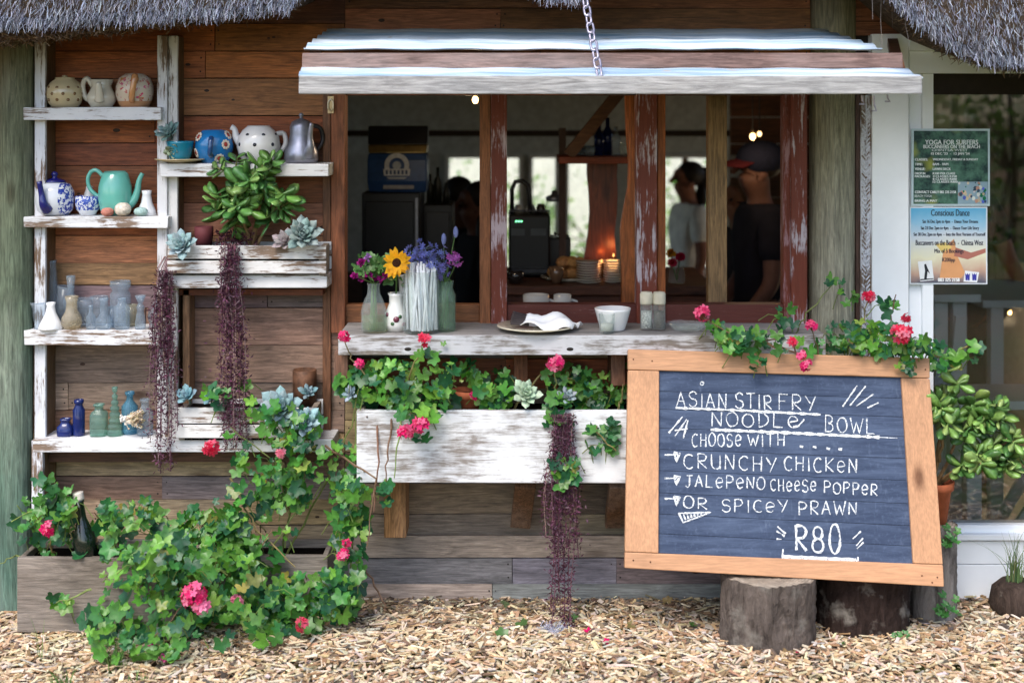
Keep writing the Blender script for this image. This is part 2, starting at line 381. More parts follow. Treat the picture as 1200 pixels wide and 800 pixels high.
# serving window: frames, mullions, rails
win = MB().box(PX(388, -.03), PX(404, -.03), -.03, .06, .96, 1.90, rgb(150, 92, 62)).build('window_post', M['plankv'], cafe, bevel=.002)
MB().box(PX(378, -.02), PX(387.5, -.02), -.02, .02, .55, 1.86, rgb(120, 82, 58)).build('window_post', M['plankv'], cafe, bevel=.002)
MB().pbox(562, 575, 100, 384, -.025, .05, rgb(150, 94, 58)).build('window_mullion', M['plankv'], cafe, bevel=.002)
MB().pbox(575.5, 594, 100, 384, -.035, .05, (1, .9, .9)).build('window_mullion', M['peel'], cafe, bevel=.002)
MB().pbox(746, 770, 100, 384, -.03, .05).build('window_mullion', M['peel'], cafe, bevel=.002)
MB().pbox(770.5, 780, 100, 382, -.01, .05, rgb(160, 88, 42)).build('window_mullion', M['plankv'], cafe, bevel=.002)
MB().pbox(830, 852, 100, 360, .1, .16, rgb(158, 124, 84)).build('window_post', M['plankv'], cafe, bevel=.002)
MB().pbox(918, 927, 100, 384, -.01, .05, (.75, .5, .5)).build('window_jamb', M['peel'], cafe, bevel=.002)
MB().pbox(927.5, 946, 100, 400, -.035, .05).build('window_jamb', M['peel'], cafe, bevel=.002)
MB().pbox(404, 562, 357, 386, .0, .05, rgb(142, 92, 58)).build('window_rail', M['plank'], cafe, bevel=.002)
b = MB().pbox(594, 746, 357, 385, -.02, .05); b.pbox(780.5, 918, 357, 385, -.02, .05)
b.build('window_rail', M['redrail'], cafe, bevel=.002)
MB().pbox(404, 946, 98, 112, .0, .05, rgb(96, 60, 44)).build('window_head', M['plank'], cafe, bevel=.002)
# jamb right of the pole, with a plaited strip
MB().pbox(1003, 1008, 110, 560, -.015, .04, rgb(84, 60, 50)).build('door_post', M['plankv'], cafe, bevel=.001)
b = MB().pbox(1008.5, 1021, 112, 560, -.02, .04, (.9, .88, .88))
for i in range(62):
    y = 125 + i * 5.2
    b.bar(P(1010, y, -.022), P(1015, y + 6, -.022), .004, .004, (.95, .95, .97)); b.bar(P(1019.5, y, -.022), P(1014.5, y + 6, -.022), .004, .004, (.95, .95, .97))
b.build('door_post', M['whitev'], cafe)

# white joinery and glass door
b = MB().pbox(1022, 1065, 40, 716, -.03, .06); b.pbox(1065.5, 1420, 60, 86, -.02, .08); b.pbox(1065.5, 1420, 44, 59.5, -.035, .08)
b.build('white_board', M['doorpaint'], cafe, bevel=.002)
b = MB().pbox(1080, 1420, 626, 633, -.03, .08); b.pbox(1066, 1420, 634, 660.5, -.005, .08); b.pbox(1066, 1420, 661.5, 718, -.005, .08)
b.build('base_board', M['doorpaint'], cafe, bevel=.002)
door = MB().pbox(1065.5, 1080, 86.5, 625.5, .02, .07); door.pbox(1081, 1094, 86.5, 625.5, .0, .07); door.pbox(1094.5, 1420, 615, 625.5, .0, .07)
door.pbox(1318, 1334, 86.5, 614, .0, .07); door.pbox(1405, 1420, 86.5, 614, .0, .07)
dfr = door.build('glass_door_frame', M['doorpaint'], cafe, bevel=.002)
t = NT('window glass'); tr = t.n('BsdfTransparent'); tr.inputs[0].default_value = (.95, .97, .97, 1); gl = t.n('BsdfGlossy'); gl.inputs['Roughness'].default_value = .0
fr = t.n('Fresnel'); fr.inputs[0].default_value = 1.85; mx = t.n('MixShader'); t.l(fr.outputs[0], mx.inputs[0]); t.l(tr.outputs[0], mx.inputs[1]); t.l(gl.outputs[0], mx.inputs[2]); t.l(mx.outputs[0], t.o.inputs[0])
M['pane'] = t.m
b = MB().pbox(1093, 1318, 86, 616, .03, .034); b.pbox(1333, 1406, 86, 616, .03, .034); b.build('glass_pane', M['pane'], dfr)
# a stretch of the same boards beyond the door
b = MB(); plank_rows(b, 1420, 1700, rows(-60, 716, (34, 40, 46), leftpal), 0, None, 280, 300); b.build('plank_wall', M['plank'], cafe, bevel=.002)

# interior shell
X0, X1, YB, FZ, CZ = -2.9, 3.3, 5.6, -.25, 2.30
MB().box(X0, X1, .06, YB, FZ - .1, FZ, rgb(120, 104, 90)).build('interior_floor', M['plank'], cafe)
b = MB().box(X0, X1, .06, YB, CZ, CZ + .06, rgb(96, 62, 42))
for i in range(7): b.box(X0, X1, .5 + i * .7, .58 + i * .7, CZ - .13, CZ - .001, vary(rgb(110, 72, 46), .15))
b.build('ceiling', M['plank'], cafe)
for xa, xb in ((X0 - .08, X0), (X1, X1 + .08)):                  # side walls, with unseen glazed openings added to let in sky light
    for y0, y1, z0, z1 in ((.06, 1.9, FZ, CZ), (1.9, YB, FZ, .75), (1.9, YB, 2.16, CZ), (5.4, YB, .75, 2.16)): MB().box(xa, xb, y0, y1 - .001, z0, z1 - .001, rgb(160, 156, 146)).build('side_wall', M['matte'], cafe)
    MB().box((xa + xb) / 2, (xa + xb) / 2 + .004, 1.9, 5.4, .75, 2.16).build('added_side_window', M['pane'], cafe)
b = MB()   # back wall: white above, sill wall below, openings between; px measured at the back wall
WINS = [(522, 612), (620, 655), (662, 703), (770, 836), (1120, 1190), (1240, 1330)]
def bx(p): return PX(p, YB)
zt, zb = PZ(181, YB), PZ(318, YB)
b.box(X0, X1, YB, YB + .1, zt, CZ, rgb(196, 202, 198)); b.box(X0, X1, YB, YB + .1, FZ, zb, rgb(86, 70, 60))
e = X0
for a, c in WINS + [(None, None)]:
    f = bx(a) if a else X1
    b.box(e, f, YB, YB + .1, zb, zt, rgb(178, 182, 176)); e = bx(c) if c else None
b.build('back_wall', M['matte'], cafe)
for a, c in WINS:
    fr_ = MB(); w = .028; x0, x1 = bx(a), bx(c)
    fr_.box(x0, x0 + w, YB - .03, YB + .05, zb, zt, rgb(222, 224, 220)); fr_.box(x1 - w, x1, YB - .03, YB + .05, zb, zt, rgb(222, 224, 220))
    fr_.box(x0 + w, x1 - w, YB - .03, YB + .05, zt - w, zt, rgb(222, 224, 220)); fr_.box(x0 + w, x1 - w, YB - .03, YB + .05, zb, zb + w, rgb(222, 224, 220))
    if c - a > 60: fr_.box((x0 + x1) / 2 - .02, (x0 + x1) / 2 + .02, YB - .03, YB + .05, zb + w, zt - w, rgb(120, 86, 60))
    fo = fr_.build('back_window', M['matte'], cafe); MB().box(x0 + w, x1 - w, YB, YB + .004, zb + w, zt - w).build('pane', M['pane'], fo)
MB().box(X0, X1, 3.1, 3.24, PZ(160, 3.1), PZ(153, 3.1), rgb(60, 44, 36)).build('tie_beam', M['plank'], cafe)
# a timber partition on the right, behind the man in the cap
b = MB(); xa, xb = PX(856, 2.9), PX(1062, 2.9)
for i in range(17): b.box(xa, xb, 2.9, 2.94, FZ + i * .15, FZ + i * .15 + .146, vary(rgb(112, 70, 44), .2))
b.build('partition', M['plank'], cafe)

# thatch
EAVE = [(-700, 40), (-200, 52), (0, 28), (60, 27), (100, 24), (200, 20), (300, 13), (340, 8), (362, -20), (500, -26), (620, -16), (636, -3), (682, -2), (700, -18), (800, -38), (960, -34), (1030, -16), (1052, 4), (1082, 30), (1112, 52), (1150, 68), (1200, 75), (1300, 96), (1700, 110)]
def eave_px(px):
    for (a, y0), (c, y1) in zip(EAVE, EAVE[1:]):
        if a <= px <= c: return y0 + (y1 - y0) * (px - a) / (c - a)
    return EAVE[-1][1]
YE = -.50
b = MB(); cols = []; n = 200; pts = []
for i in range(n + 1):
    px = -700 + 2400 * i / n; x = PX(px, YE); z = PZ(eave_px(px), YE)
    pts.append([(x, -.02, z + .04), (x, -.25, z + .01), (x, YE + .04, z - .002), (x, YE - .01, z + .02), (x, YE - .06, z + .20), (x, YE + .05, z + .30), (x, 2.6, max(z, 2.1) + 2.75), (x, 5.9, 2.55), (x, 5.8, 2.37), (x, 2.6, 4.6 if False else max(z, 2.1) + 2.35)])
vs = [p for r_ in pts for p in r_]; k = len(pts[0]); fs = []
for i in range(n):
    for j in range(k - 1): fs.append((i * k + j, i * k + j + 1, (i + 1) * k + j + 1, (i + 1) * k + j))
b.add(vs, fs, rgb(84, 70, 58))
roof = b.build('thatch_roof', plain('thatch core', None, .9, .15, 0, 45, .5, .8), cafe)
b = MB(); q = random.Random(21)
def straw(c, d, L, w, col):
    d = d.normalized(); s_ = d.cross(Vector((q.uniform(-.5, .5), q.uniform(-1, -.2), q.uniform(-.5, .5)))).normalized() * w / 2
    t_ = c + d * L; m_ = c + d * L * .5 + Vector((q.gauss(0, .004), q.gauss(0, .004), q.gauss(0, .003)))
    b.add([c - s_, c + s_, m_ + s_ * .9, m_ - s_ * .9, t_ + s_ * .5, t_ - s_ * .5], [(0, 1, 2, 3), (3, 2, 4, 5)], col, q.random())
SC = [rgb(138, 144, 164), rgb(178, 186, 206), rgb(110, 114, 132), rgb(74, 72, 80), rgb(146, 146, 154)]
for _ in range(46000):
    px = q.uniform(-260, 1440); t_ = q.random() ** 1.3; x = PX(px, YE); z = PZ(eave_px(px), YE)
    c = Vector((x, YE + .01 - .06 * t_ + q.gauss(0, .008), z + .012 + .25 * t_))
    d = Vector((q.gauss(-.05, .22), q.uniform(-.75, -.15), q.uniform(-1.0, -.55)))
    straw(c, d, q.uniform(.025, .06), q.uniform(.0011, .0025), vary(q.choice(SC), .2, q))
BR = [rgb(112, 88, 66), rgb(92, 72, 56), rgb(130, 104, 78), rgb(78, 62, 50)]
for _ in range(9000):                                           # brown ragged underside, a bundle that thickens to the left
    px = q.choice((q.uniform(-200, 345), q.uniform(-120, 150), q.uniform(1040, 1400))); x = PX(px, -.40)
    dep = max(0., min(.075, (330 - px) / 330 * .062)) if px < 500 else .02
    z = PZ(eave_px(px), YE) - dep * q.random() + .006
    straw(Vector((x, q.uniform(-.46, -.30), z)), Vector((q.gauss(0, .7), q.uniform(-.8, .2), q.uniform(-.6, .2))), q.uniform(.015, .04), q.uniform(.002, .0038), vary(q.choice(BR), .2, q))
for px, L in ((106, .05), (1020, .12), (1033, .2), (1047, .1), (1062, .1), (560, .05)):
    straw(P(px, eave_px(px) - 2, -.45), Vector((q.gauss(0, .06), 0, -1)), L, .0028, rgb(120, 110, 104))
b.build('straw_fringe', plain('thatch straw', None, .5, .5, 0, 60, .25), roof)
b = MB(); vs = []; fs = []; seg = 10; n = 40                          # core of that brown bundle
for i in range(n + 1):
    px = -260 + 600 * i / n; r_ = max(.006, min(.05, (345 - px) / 345 * .036)); c = P(px, eave_px(px), YE); c = Vector((PX(px, -.38), -.38, c.z - r_ * .45))
    for k in range(seg): a = 2 * math.pi * k / seg; vs.append((c.x, c.y + r_ * 1.3 * math.cos(a), c.z + r_ * math.sin(a) * (1 + .1 * math.sin(px * .2 + k))))
for i in range(n):
    for k in range(seg): fs.append((i * seg + k, i * seg + (k + 1) % seg, (i + 1) * seg + (k + 1) % seg, (i + 1) * seg + k))
b.add(vs, fs, rgb(98, 78, 60)); b.build('thatch_bundle', plain('brown thatch', None, .95, .1, 0, 70, .5, 1.), roof, smooth=True)

# serving counter with brackets
Yc = -.28
ctr = MB().box(PX(396, Yc), PX(968, Yc), Yc, -.004, PZ(416, Yc), PZ(392, Yc), rgb(150, 146, 144), .001).build('serving_counter', M['weathered'], cafe, bevel=.004)
MB().box(PX(396, Yc) + .002, PX(968, Yc) - .002, Yc - .004, Yc - .0005, PZ(415.5, Yc), PZ(392.8, Yc), (1, 1, 1)).build('counter_edge', M['dryfront'], ctr, bevel=.0015)
for px in (404, 610, 722, 930):
    MB().box(PX(px - 8, -.1), PX(px + 8, -.1), -.2, -.004, PZ(452, -.2), PZ(417, Yc) - .002, rgb(120, 78, 54)).build('counter_bracket', M['weatheredY'], ctr, bevel=.002)
b = MB()   # two weathered knots / bolt holes in the counter edge
for px in (478, 668): MB().ball(P(px, 409, Yc - .004), (.012, .003, .006), rgb(40, 34, 30)).build('knot', M['matte'], ctr)

# awning
aw = thing('awning', 'white corrugated awning with weathered timber front edge propped over the serving window', 'awning', (.25, -.4, 1.8))
def sheet(pts_l, pts_r, waves, amp, col, name):
    b = MB(); (a0, a1), (r0, r1) = pts_l, pts_r; n = 90; m = 24; vs = []
    for j in range(n + 1):
        t_ = j / n; l_, r_ = a0.lerp(a1, t_), r0.lerp(r1, t_); w_ = amp * math.sin(t_ * waves * 2 * math.pi)
        for i in range(m + 1):
            p = l_.lerp(r_, i / m); vs.append((p.x, p.y, p.z + w_ + .002 * math.sin(i * 1.7 + t_ * 3)))
    b.add(vs, [(j * (m + 1) + i, j * (m + 1) + i + 1, (j + 1) * (m + 1) + i + 1, (j + 1) * (m + 1) + i) for j in range(n) for i in range(m)], col)
    return b.build(name, M['sheet'], aw, smooth=True, solid=.003)
t = NT('weathered sky-tinted sheeting'); v = t.coords((.9, 14, 14)); g = t.noise(v, 1.6, 5, .6, .5); v2 = t.coords((6, 20, 20)); g2 = t.noise(v2, 2, 4)
c = t.mix(t.ramp(g, .40, .62), rgb(226, 236, 244), rgb(142, 176, 204)); c = t.mix(t.ramp(g2, .62, .75), c, rgb(186, 172, 150)); M['sheet'] = t.fin(c, .35, .5)  # blue streaks put the sky's reflection into the sheet colour
L0, L1, R0, R1 = P(385, 36, -.02), P(356, 57, -.60), P(966, 36, -.02), P(1034, 57, -.60)
sheet((L0, L1), (R0, R1), 5, .007, (1, 1, 1), 'roof_sheet')
sheet((P(354, 80, -.60), P(350, 88, -.80)), (P(1062, 81, -.60), P(1082, 91, -.80)), 1.6, .003, (1, 1, 1), 'lower_sheet')
MB().box(PX(354, -.62), PX(1058, -.62), -.62, -.585, PZ(80, -.62), PZ(62, -.62), rgb(136, 108, 98), .001).build('batten', M['weathered'], aw, bevel=.002)
MB().box(PX(350, -.82), PX(1081, -.82), -.82, -.775, PZ(110, -.82), PZ(89, -.82), rgb(176, 174, 172), .001).build('front_beam', M['weathered'], aw, bevel=.003)
for px in (372, 1046): MB().bar(P(px, 50, -.03), P(px - 8 if px < 600 else px + 12, 101, -.775), .035, .03, rgb(120, 80, 56)).build('rafter', M['plank'], aw, bevel=.002)
MB().box(PX(400, -.02), PX(960, -.02), -.04, -.005, PZ(52, 0), PZ(40, 0), rgb(120, 80, 56)).build('hinge_rail', M['plank'], aw)
b = MB()
for px, py, L in ((1010, 112, 10), (1024, 112, 18), (1040, 111, 8)): b.tube([P(px, py, -.75), P(px + .6, py + L * .6, -.75), P(px + 3, py + L, -.75), P(px - 3, py + L, -.75)], .0025, 6)
b.build('hook', M['chain'], aw)
# chain
ch = MB(); a, c = P(678, -40, -.50), P(703, 90, -.80); nl = 13; dirv = (c - a) / nl
for i in range(nl):
    m0 = a + dirv * (i + .5); e1 = dirv.normalized(); e2 = e1.cross(Vector((0, 1, 0) if i % 2 else (.7, .7, 0))).normalized(); hl, hw = dirv.length * .62, .0095
    ring = []
    for k in range(15):
        an = 2 * math.pi * k / 14; sx = math.cos(an); ring.append(m0 + e1 * ((hl - hw) * (1 if sx > 0 else -1) * min(1, abs(sx) * 3) + hw * sx * .8) + e2 * hw * math.sin(an))
    ch.tube(ring, .0036, 6, (1, 1, 1), None, False)
tag(ch.build('chain', M['chain'], smooth=True), 'steel link chain hanging from the thatch to the awning beam', 'chain')
# brass latch on the window post
lt = MB(); lt.pbox(384, 391, 113, 133, -.038, -.03, rgb(186, 166, 130)); lt.tube([P(387.5, 116, -.042), P(384.5, 120, -.044), P(384.5, 127, -.044), P(387.5, 130, -.042), P(390.5, 127, -.044), P(390.5, 120, -.044), P(387.5, 116, -.042)], .003, 6, rgb(210, 200, 176))
tag(lt.build('latch', M['metal']), 'small pale latch screwed to the brown post left of the serving window', 'latch')
# ------------------------------------------------------------------ shelving on the wall
Yu, Ys = -.125, -.16
sh = thing('wall_shelf', 'tall white peeling timber shelf unit fixed to the plank wall left of the window', 'shelf', P(190, 716, -.06))
def up(px0, px1, py0, py1, Yf=Yu, col=(1, 1, 1), Yb=-.004, back=rgb(118, 92, 66)):
    MB().box(PX(px0, Yf), PX(px1, Yf), Yf, Yf + .02, PZ(py1, Yf), PZ(py0, Yf), col, .0015).build('upright', M['whitev'], sh, bevel=.0025)
    MB().box(PX(px0, Yf) + .003, PX(px1, Yf) - .003, Yf + .0205, Yb, PZ(py1, Yf), PZ(py0, Yf), back).build('upright', M['plankv'], sh, bevel=.002)
up(40, 53, 44, 516); up(184, 195.5, 42, 516, Yu, (.95, .93, .9)); up(196.5, 208, 42, 520, Yu + .012, (.97, .93, .86)); up(37, 50, 516, 600, Ys)
SZ = {}
def shelf(key, px0, px1, py0, py1, Yf=Ys, mat='white'):
    z1 = PZ(py0, Yf); SZ[key] = z1
    o = MB().box(PX(px0, Yf), PX(px1, Yf), Yf, -.003, PZ(py1, Yf), z1, (1, 1, 1), .002).build('shelf_board', M[mat], sh, bevel=.003)
shelf('s1', 26, 188, 126, 141); shelf('s2', 27, 197, 254, 267); shelf('s3', 26, 187, 387, 405); shelf('s4', 38, 390, 515, 530)
shelf('sA', 187.5, 385, 192, 207); shelf('sB', 187.5, 383, 322, 338)
MB().pbox(54, 378, 530, 541, -.09, -.004, rgb(92, 62, 44)).build('batten', M['plank'], sh); MB().pbox(209, 378, 339, 346, -.09, -.004, rgb(112, 62, 40)).build('batten', M['plank'], sh)
MB().pbox(214, 222, 339, 516, -.09, -.004, rgb(150, 114, 84)).build('batten', M['plankv'], sh, bevel=.002)
def X_(px, Y): return PX(px, Y)

# slatted planter box on the shelf, and the low one at the bottom
def slat_box(name, label, px0, px1, pys, Yf, Yb, z0, mat='white'):
    root = thing(name, label, 'planter', ((PX(px0, Yf) + PX(px1, Yf)) / 2, (Yf + Yb) / 2, z0))
    x0, x1 = PX(px0, Yf), PX(px1, Yf)
    for y0, y1 in pys:
        MB().box(x0, x1, Yf, Yf + .014, PZ(y1, Yf), PZ(y0, Yf), (1, .98, .95), .0015).build('slat', M[mat], root, bevel=.0025)
        MB().box(x0, x1, Yb - .014, Yb, PZ(y1, Yf), PZ(y0, Yf), (.9, .9, .9)).build('slat', M[mat], root, bevel=.002)
    zt = PZ(pys[0][0], Yf)
    for x in (x0 + .006, x1 - .026): MB().box(x, x + .02, Yf + .0145, Yb - .0145, z0 + .001, zt - .004, rgb(150, 134, 116)).build('end_board', M['weathered'], root, bevel=.002)
    MB().box(x0 + .027, x1 - .027, Yf + .0145, Yb - .0145, z0 + .001, zt - .014, rgb(70, 54, 44)).build('soil', M['soil'], root)
    return root
slat_box('planter_box', 'white peeling slatted planter box under the pots on the middle shelf', 196, 382, [(288, 303.5), (305.5, 320.8)], -.185, -.03, SZ['sB'])
slat_box('planter_box', 'brown and white flaking planter box at the bottom of the shelf unit', 206, 372, [(478, 496), (498, 513.6)], -.185, -.03, SZ['s4'])

# ------------------------------------------------------------------ pots and pottery on the shelves
def smooth_pts(p, n=4):
    out = []
    for i in range(len(p) - 1):
        a, b_, c, d = p[max(i - 1, 0)], p[i], p[i + 1], p[min(i + 2, len(p) - 1)]
        for k in range(n): t_ = k / n; out.append(tuple(.5 * (2 * b_[j] + (c[j] - a[j]) * t_ + (2 * a[j] - 5 * b_[j] + 4 * c[j] - d[j]) * t_ * t_ + (3 * b_[j] - a[j] - 3 * c[j] + d[j]) * t_ ** 3) for j in range(len(b_))))
    return out + [tuple(p[-1])]
def handle_pts(cx, cz, Y, pts, s): return [Vector((cx + dx / s, Y + dy / s, cz + dz / s)) for dx, dy, dz in pts]
def pot(name, label, cat, px, Y, z, prof, col, mat='ceramic', parts=(), group=None, sub=0, sq=0, seg=28, rot=None):
    """prof in photo pixels (radius, height above the shelf). parts: (name, kind, data, colour, material)"""
    s = S(Y); x = PX(px, Y)
    body = MB().lathe((x, Y, z + .0008), [(r / s, h / s) for r, h in prof], seg, col, sq, R.random(), rot)
    mt = M[mat] if isinstance(mat, str) else mat
    if not parts: return tag(body.build(name, mt, smooth=True, sub=sub), label, cat, group)
    root = thing(name, label, cat, (x, Y, z), group); body.build('body', mt, root, smooth=True, sub=sub)
    for nm, kd, data, c_, m_ in parts:
        b = MB()
        if kd == 'tube':
            pts, rad = data; rad = list(rad) if isinstance(rad, (list, tuple)) else [rad] * len(pts); sm = smooth_pts([(*p_, r_) for p_, r_ in zip(pts, rad)]); pts, rad = [p_[:3] for p_ in sm], [p_[3] for p_ in sm]; b.tube(handle_pts(x, z, Y, pts, s), [q / s for q in rad] if isinstance(rad, (list, tuple)) else rad / s, 10, c_)
        elif kd == 'lathe': b.lathe((x, Y, z + .001), [(r / s, h / s) for r, h in data], 24, c_)
        elif kd == 'dots':
            for an, h, rr, dr in data:                           # raised enamel dots on the body surface
                a = math.radians(an); n_ = Vector((math.sin(a), -math.cos(a), 0)); c = Vector((x, Y, z + h / s)) + n_ * (rr / s)
                b.ball(c, dr / s, c_, 8, 5, None) if False else b.lathe(c, [(0, .0012), (dr / s, .0004), (dr / s, -.004)], 10, c_, 0, None, n_.to_track_quat('Z', 'Y').to_matrix())
        b.build(nm, M[m_] if isinstance(m_, str) else m_, root, smooth=True)
    return root
def rad_at(prof, h):
    best = 0
    for (r0, h0), (r1, h1) in zip(prof, prof[1:]):
        if min(h0, h1) <= h <= max(h0, h1) and abs(h1 - h0) > .01: best = max(best, r0 + (r1 - r0) * (h - h0) / (h1 - h0))
    return best
Y8 = -.085
cream = rgb(206, 188, 150)
pr = [(0, 0), (15, 0), (19, 5), (21.5, 14), (21, 22), (17, 29), (11, 33), (12, 34.5), (0, 35.5)]
pot('teapot', 'cream round teapot with brown spots on the top shelf', 'teapot', 76, Y8, SZ['s1'], pr, cream, parts=[
    ('spot', 'dots', [(a, h, rad_at(pr, h) + .1, 1.9) for h, off in ((9, 0), (16, 20), (23, 0)) for a in range(-80 + off, 90, 36)], rgb(132, 98, 62), 'ceramic'),
    ('spout', 'tube', ([(-17, 0, 9), (-23, 0, 8), (-26, -1, 13)], [5, 3.4, 2.4]), cream, 'ceramic'), ('knob', 'lathe', [(2.5, 35), (3.6, 36.4), (0, 37.6)], rgb(190, 170, 130), 'ceramic')])
pot('creamer', 'plain off white jug with its spout to the front on the top shelf', 'jug', 119, Y8, SZ['s1'], [(0, 0), (12, 0), (16.5, 7), (17, 13), (13, 20), (11, 25), (14, 32), (13, 32.3), (9, 24), (0, 23)], rgb(216, 210, 192), parts=[
    ('spout', 'tube', ([(2, -15, 8), (3, -20, 18), (3, -23, 29)], [6, 4.4, 3]), rgb(220, 214, 198), 'ceramic'), ('handle', 'tube', ([(-10, 0, 24), (-17, 0, 34), (-22, 0, 26), (-19, 0, 12), (-13, 0, 8)], 3), rgb(210, 204, 186), 'ceramic')])
t = NT('hand painted flower glaze'); v = t.coords((1, 1, 1)); vo = t.n('TexVoronoi'); t.l(v, vo.inputs['Vector']); vo.inputs['Scale'].default_value = 62; g = t.noise(v, 60, 3)
m_ = t.math('GREATER_THAN', g, .56); c = t.mix(m_, rgb(222, 206, 186), t.mix(.25, rgb(206, 90, 84), vo.outputs['Color'])); sp = t.n('SeparateXYZ'); t.l(t.n('TexCoord').outputs['Object'], sp.inputs[0])
c = t.mix(t.math('LESS_THAN', sp.outputs['Z'], .022), c, rgb(200, 150, 108)); M['painted'] = t.fin(c, .2, .6)
pot('teapot', 'beige teapot painted with pink flowers, its orange handle facing the front', 'teapot', 158, Y8, SZ['s1'], [(0, 0), (16, 0), (19, 5), (22, 15), (21.5, 25), (18, 34), (11, 39), (0, 40)], rgb(220, 200, 176), 'painted', parts=[
    ('handle', 'tube', ([(6, -18, 32), (7, -27, 36), (6, -29, 25), (4, -28, 14), (2, -20, 8)], 3.6), rgb(206, 146, 96), 'ceramic')])
# second shelf
wb = rgb(222, 226, 232); nb = rgb(26, 30, 108)
pr = [(0, 0), (16, 0), (21, 6), (23, 16), (22, 28), (18, 36), (12, 38)]
blup = NT('blue willow pattern'); v = blup.coords((1, 1, 1)); g = blup.noise(v, 75, 4, .7); sp = blup.n('SeparateXYZ'); blup.l(blup.n('TexCoord').outputs['Object'], sp.inputs[0])
msk = blup.math('MULTIPLY', blup.math('GREATER_THAN', g, .50), blup.math('GREATER_THAN', sp.outputs['X'], .030)); M['willow'] = blup.fin(blup.mix(msk, wb, rgb(36, 62, 158)), .15, .6)
pot('teapot', 'white teapot with cobalt blue spout and blue pattern on the second shelf', 'teapot', 64, Y8, SZ['s2'], pr, wb, 'willow', parts=[
    ('spout', 'tube', ([(-2, -20, 8), (-4, -27, 15), (-6, -27, 26), (-8, -30, 41)], [7, 5, 3.6, 3]), nb, 'ceramic'),
    ('lid', 'lathe', [(12.5, 38), (13.5, 39), (11, 41), (4, 43), (2.5, 45), (4.5, 47), (3, 50), (0, 51)], nb, 'ceramic')])
blup = NT('blue flower band'); v = blup.coords((1, 1, 1)); g = blup.noise(v, 95, 4, .7); sp = blup.n('SeparateXYZ'); blup.l(blup.n('TexCoord').outputs['Object'], sp.inputs[0])
msk = blup.math('MULTIPLY', blup.math('GREATER_THAN', g, .48), blup.math('GREATER_THAN', sp.outputs['Z'], .018)); M['band'] = blup.fin(blup.mix(msk, wb, rgb(48, 78, 170)), .15, .6)
pot('sugar_bowl', 'small blue and white footed bowl beside the teal coffee pot', 'bowl', 103, Y8, SZ['s2'], [(0, 0), (9, 0), (10, 3), (13.5, 7), (14.5, 14), (14.5, 22), (13.5, 22.4), (12, 16), (0, 12)], wb, 'band')
teal = rgb(104, 182, 168)
pot('coffee_pot', 'tall teal green lidless coffee pot with swan neck spout', 'coffee pot', 135, Y8, SZ['s2'], [(0, 0), (14, 0), (17, 6), (19.5, 18), (19, 34), (15, 48), (12.5, 51), (12, 50), (14, 40), (0, 38)], teal, parts=[
    ('handle', 'tube', ([(-14, 0, 45), (-21, 0, 52), (-28, 0, 51), (-32, 0, 42), (-29, 0, 30), (-18, 0, 20)], 2.4), teal, 'ceramic'),
    ('spout', 'tube', ([(16, 0, 12), (22, 0, 18), (26, 0, 28), (28, 0, 40), (32, 0, 49)], [6, 5, 4, 3.2, 2.6]), teal, 'ceramic')])
for nm, lb, px, Y, r_, h, c_ in (('shell', 'pink striped round shell at the front of the second shelf', 126, -.14, 7.5, 10, rgb(196, 128, 112)), ('shell', 'tall cream shell in front of the teal coffee pot', 144, -.14, 9.5, 16, rgb(220, 208, 192)), ('shell', 'small pale blue speckled urchin shell right of the cream shell', 165, -.14, 8, 10.5, rgb(168, 196, 192))):
    b = MB(); s = S(Y); n_ = 20; prof = [(r_ / s * math.sin(math.pi * i / 12) ** .8, h / s * (1 - math.cos(math.pi * i / 12)) / 2) for i in range(13)]
    b.lathe((PX(px, Y), Y, SZ['s2'] + .0005), prof, 24, c_, 0, None, None, .03); tag(b.build(nm, plain('shell ' + lb[:5], None, .6, .3, 0, 90, .35, .3), smooth=True), lb, 'shell')
pot('bud_vase', 'small white bud vase at the right of the second shelf', 'vase', 172, -.10, SZ['s2'], [(0, 0), (12, 0), (11, 5), (6.5, 15), (5, 24), (6, 29), (5, 29), (3.5, 22), (0, 20)], rgb(226, 226, 228))
pot('ceramic_bird', 'tiny white and red ceramic bird behind the blue and white bowl', 'ornament', 105, -.045, SZ['s2'], [(0, 0), (8, 0), (9, 12), (6, 24), (4.5, 29), (4, 32), (0, 34)], rgb(200, 200, 200), parts=[('beak', 'tube', ([(2, -3, 31), (6, -5, 30)], [1.6, .5]), rgb(180, 70, 50), 'ceramic')])
# upper right shelf
tb = rgb(20, 130, 158)
pot('saucer', 'tan saucer under the turquoise succulent pot', 'saucer', 212, -.11, SZ['sA'], [(0, 0), (14, 0), (18, 1.5), (31, 4.5), (30, 5.5), (17, 3), (0, 2.5)], rgb(190, 172, 136))
pot('plant_pot', 'turquoise glazed pot standing on a tan saucer', 'pot', 211, -.11, SZ['sA'] + .0095, [(0, 0), (11, 0), (13, 6), (16, 20), (16.5, 22.5), (14.5, 22.5), (13.5, 17), (0, 16)], tb)
M['bluedot'] = M['ceramic']
bl = rgb(36, 122, 186); pr = [(0, 0), (15, 0), (20, 8), (22.5, 19), (21, 30), (14, 38), (9, 39), (0, 38)]
root = pot('teapot', 'sky blue round teapot with painted daisies between turquoise pot and spotted pot', 'teapot', 251, Y8, SZ['sA'], pr, bl, parts=[
    ('handle', 'tube', ([(1, -17, 28), (2, -27, 29), (2, -30, 20), (1, -28, 12), (1, -20, 9)], 3), rgb(30, 70, 120), 'ceramic')])
s = S(Y8)
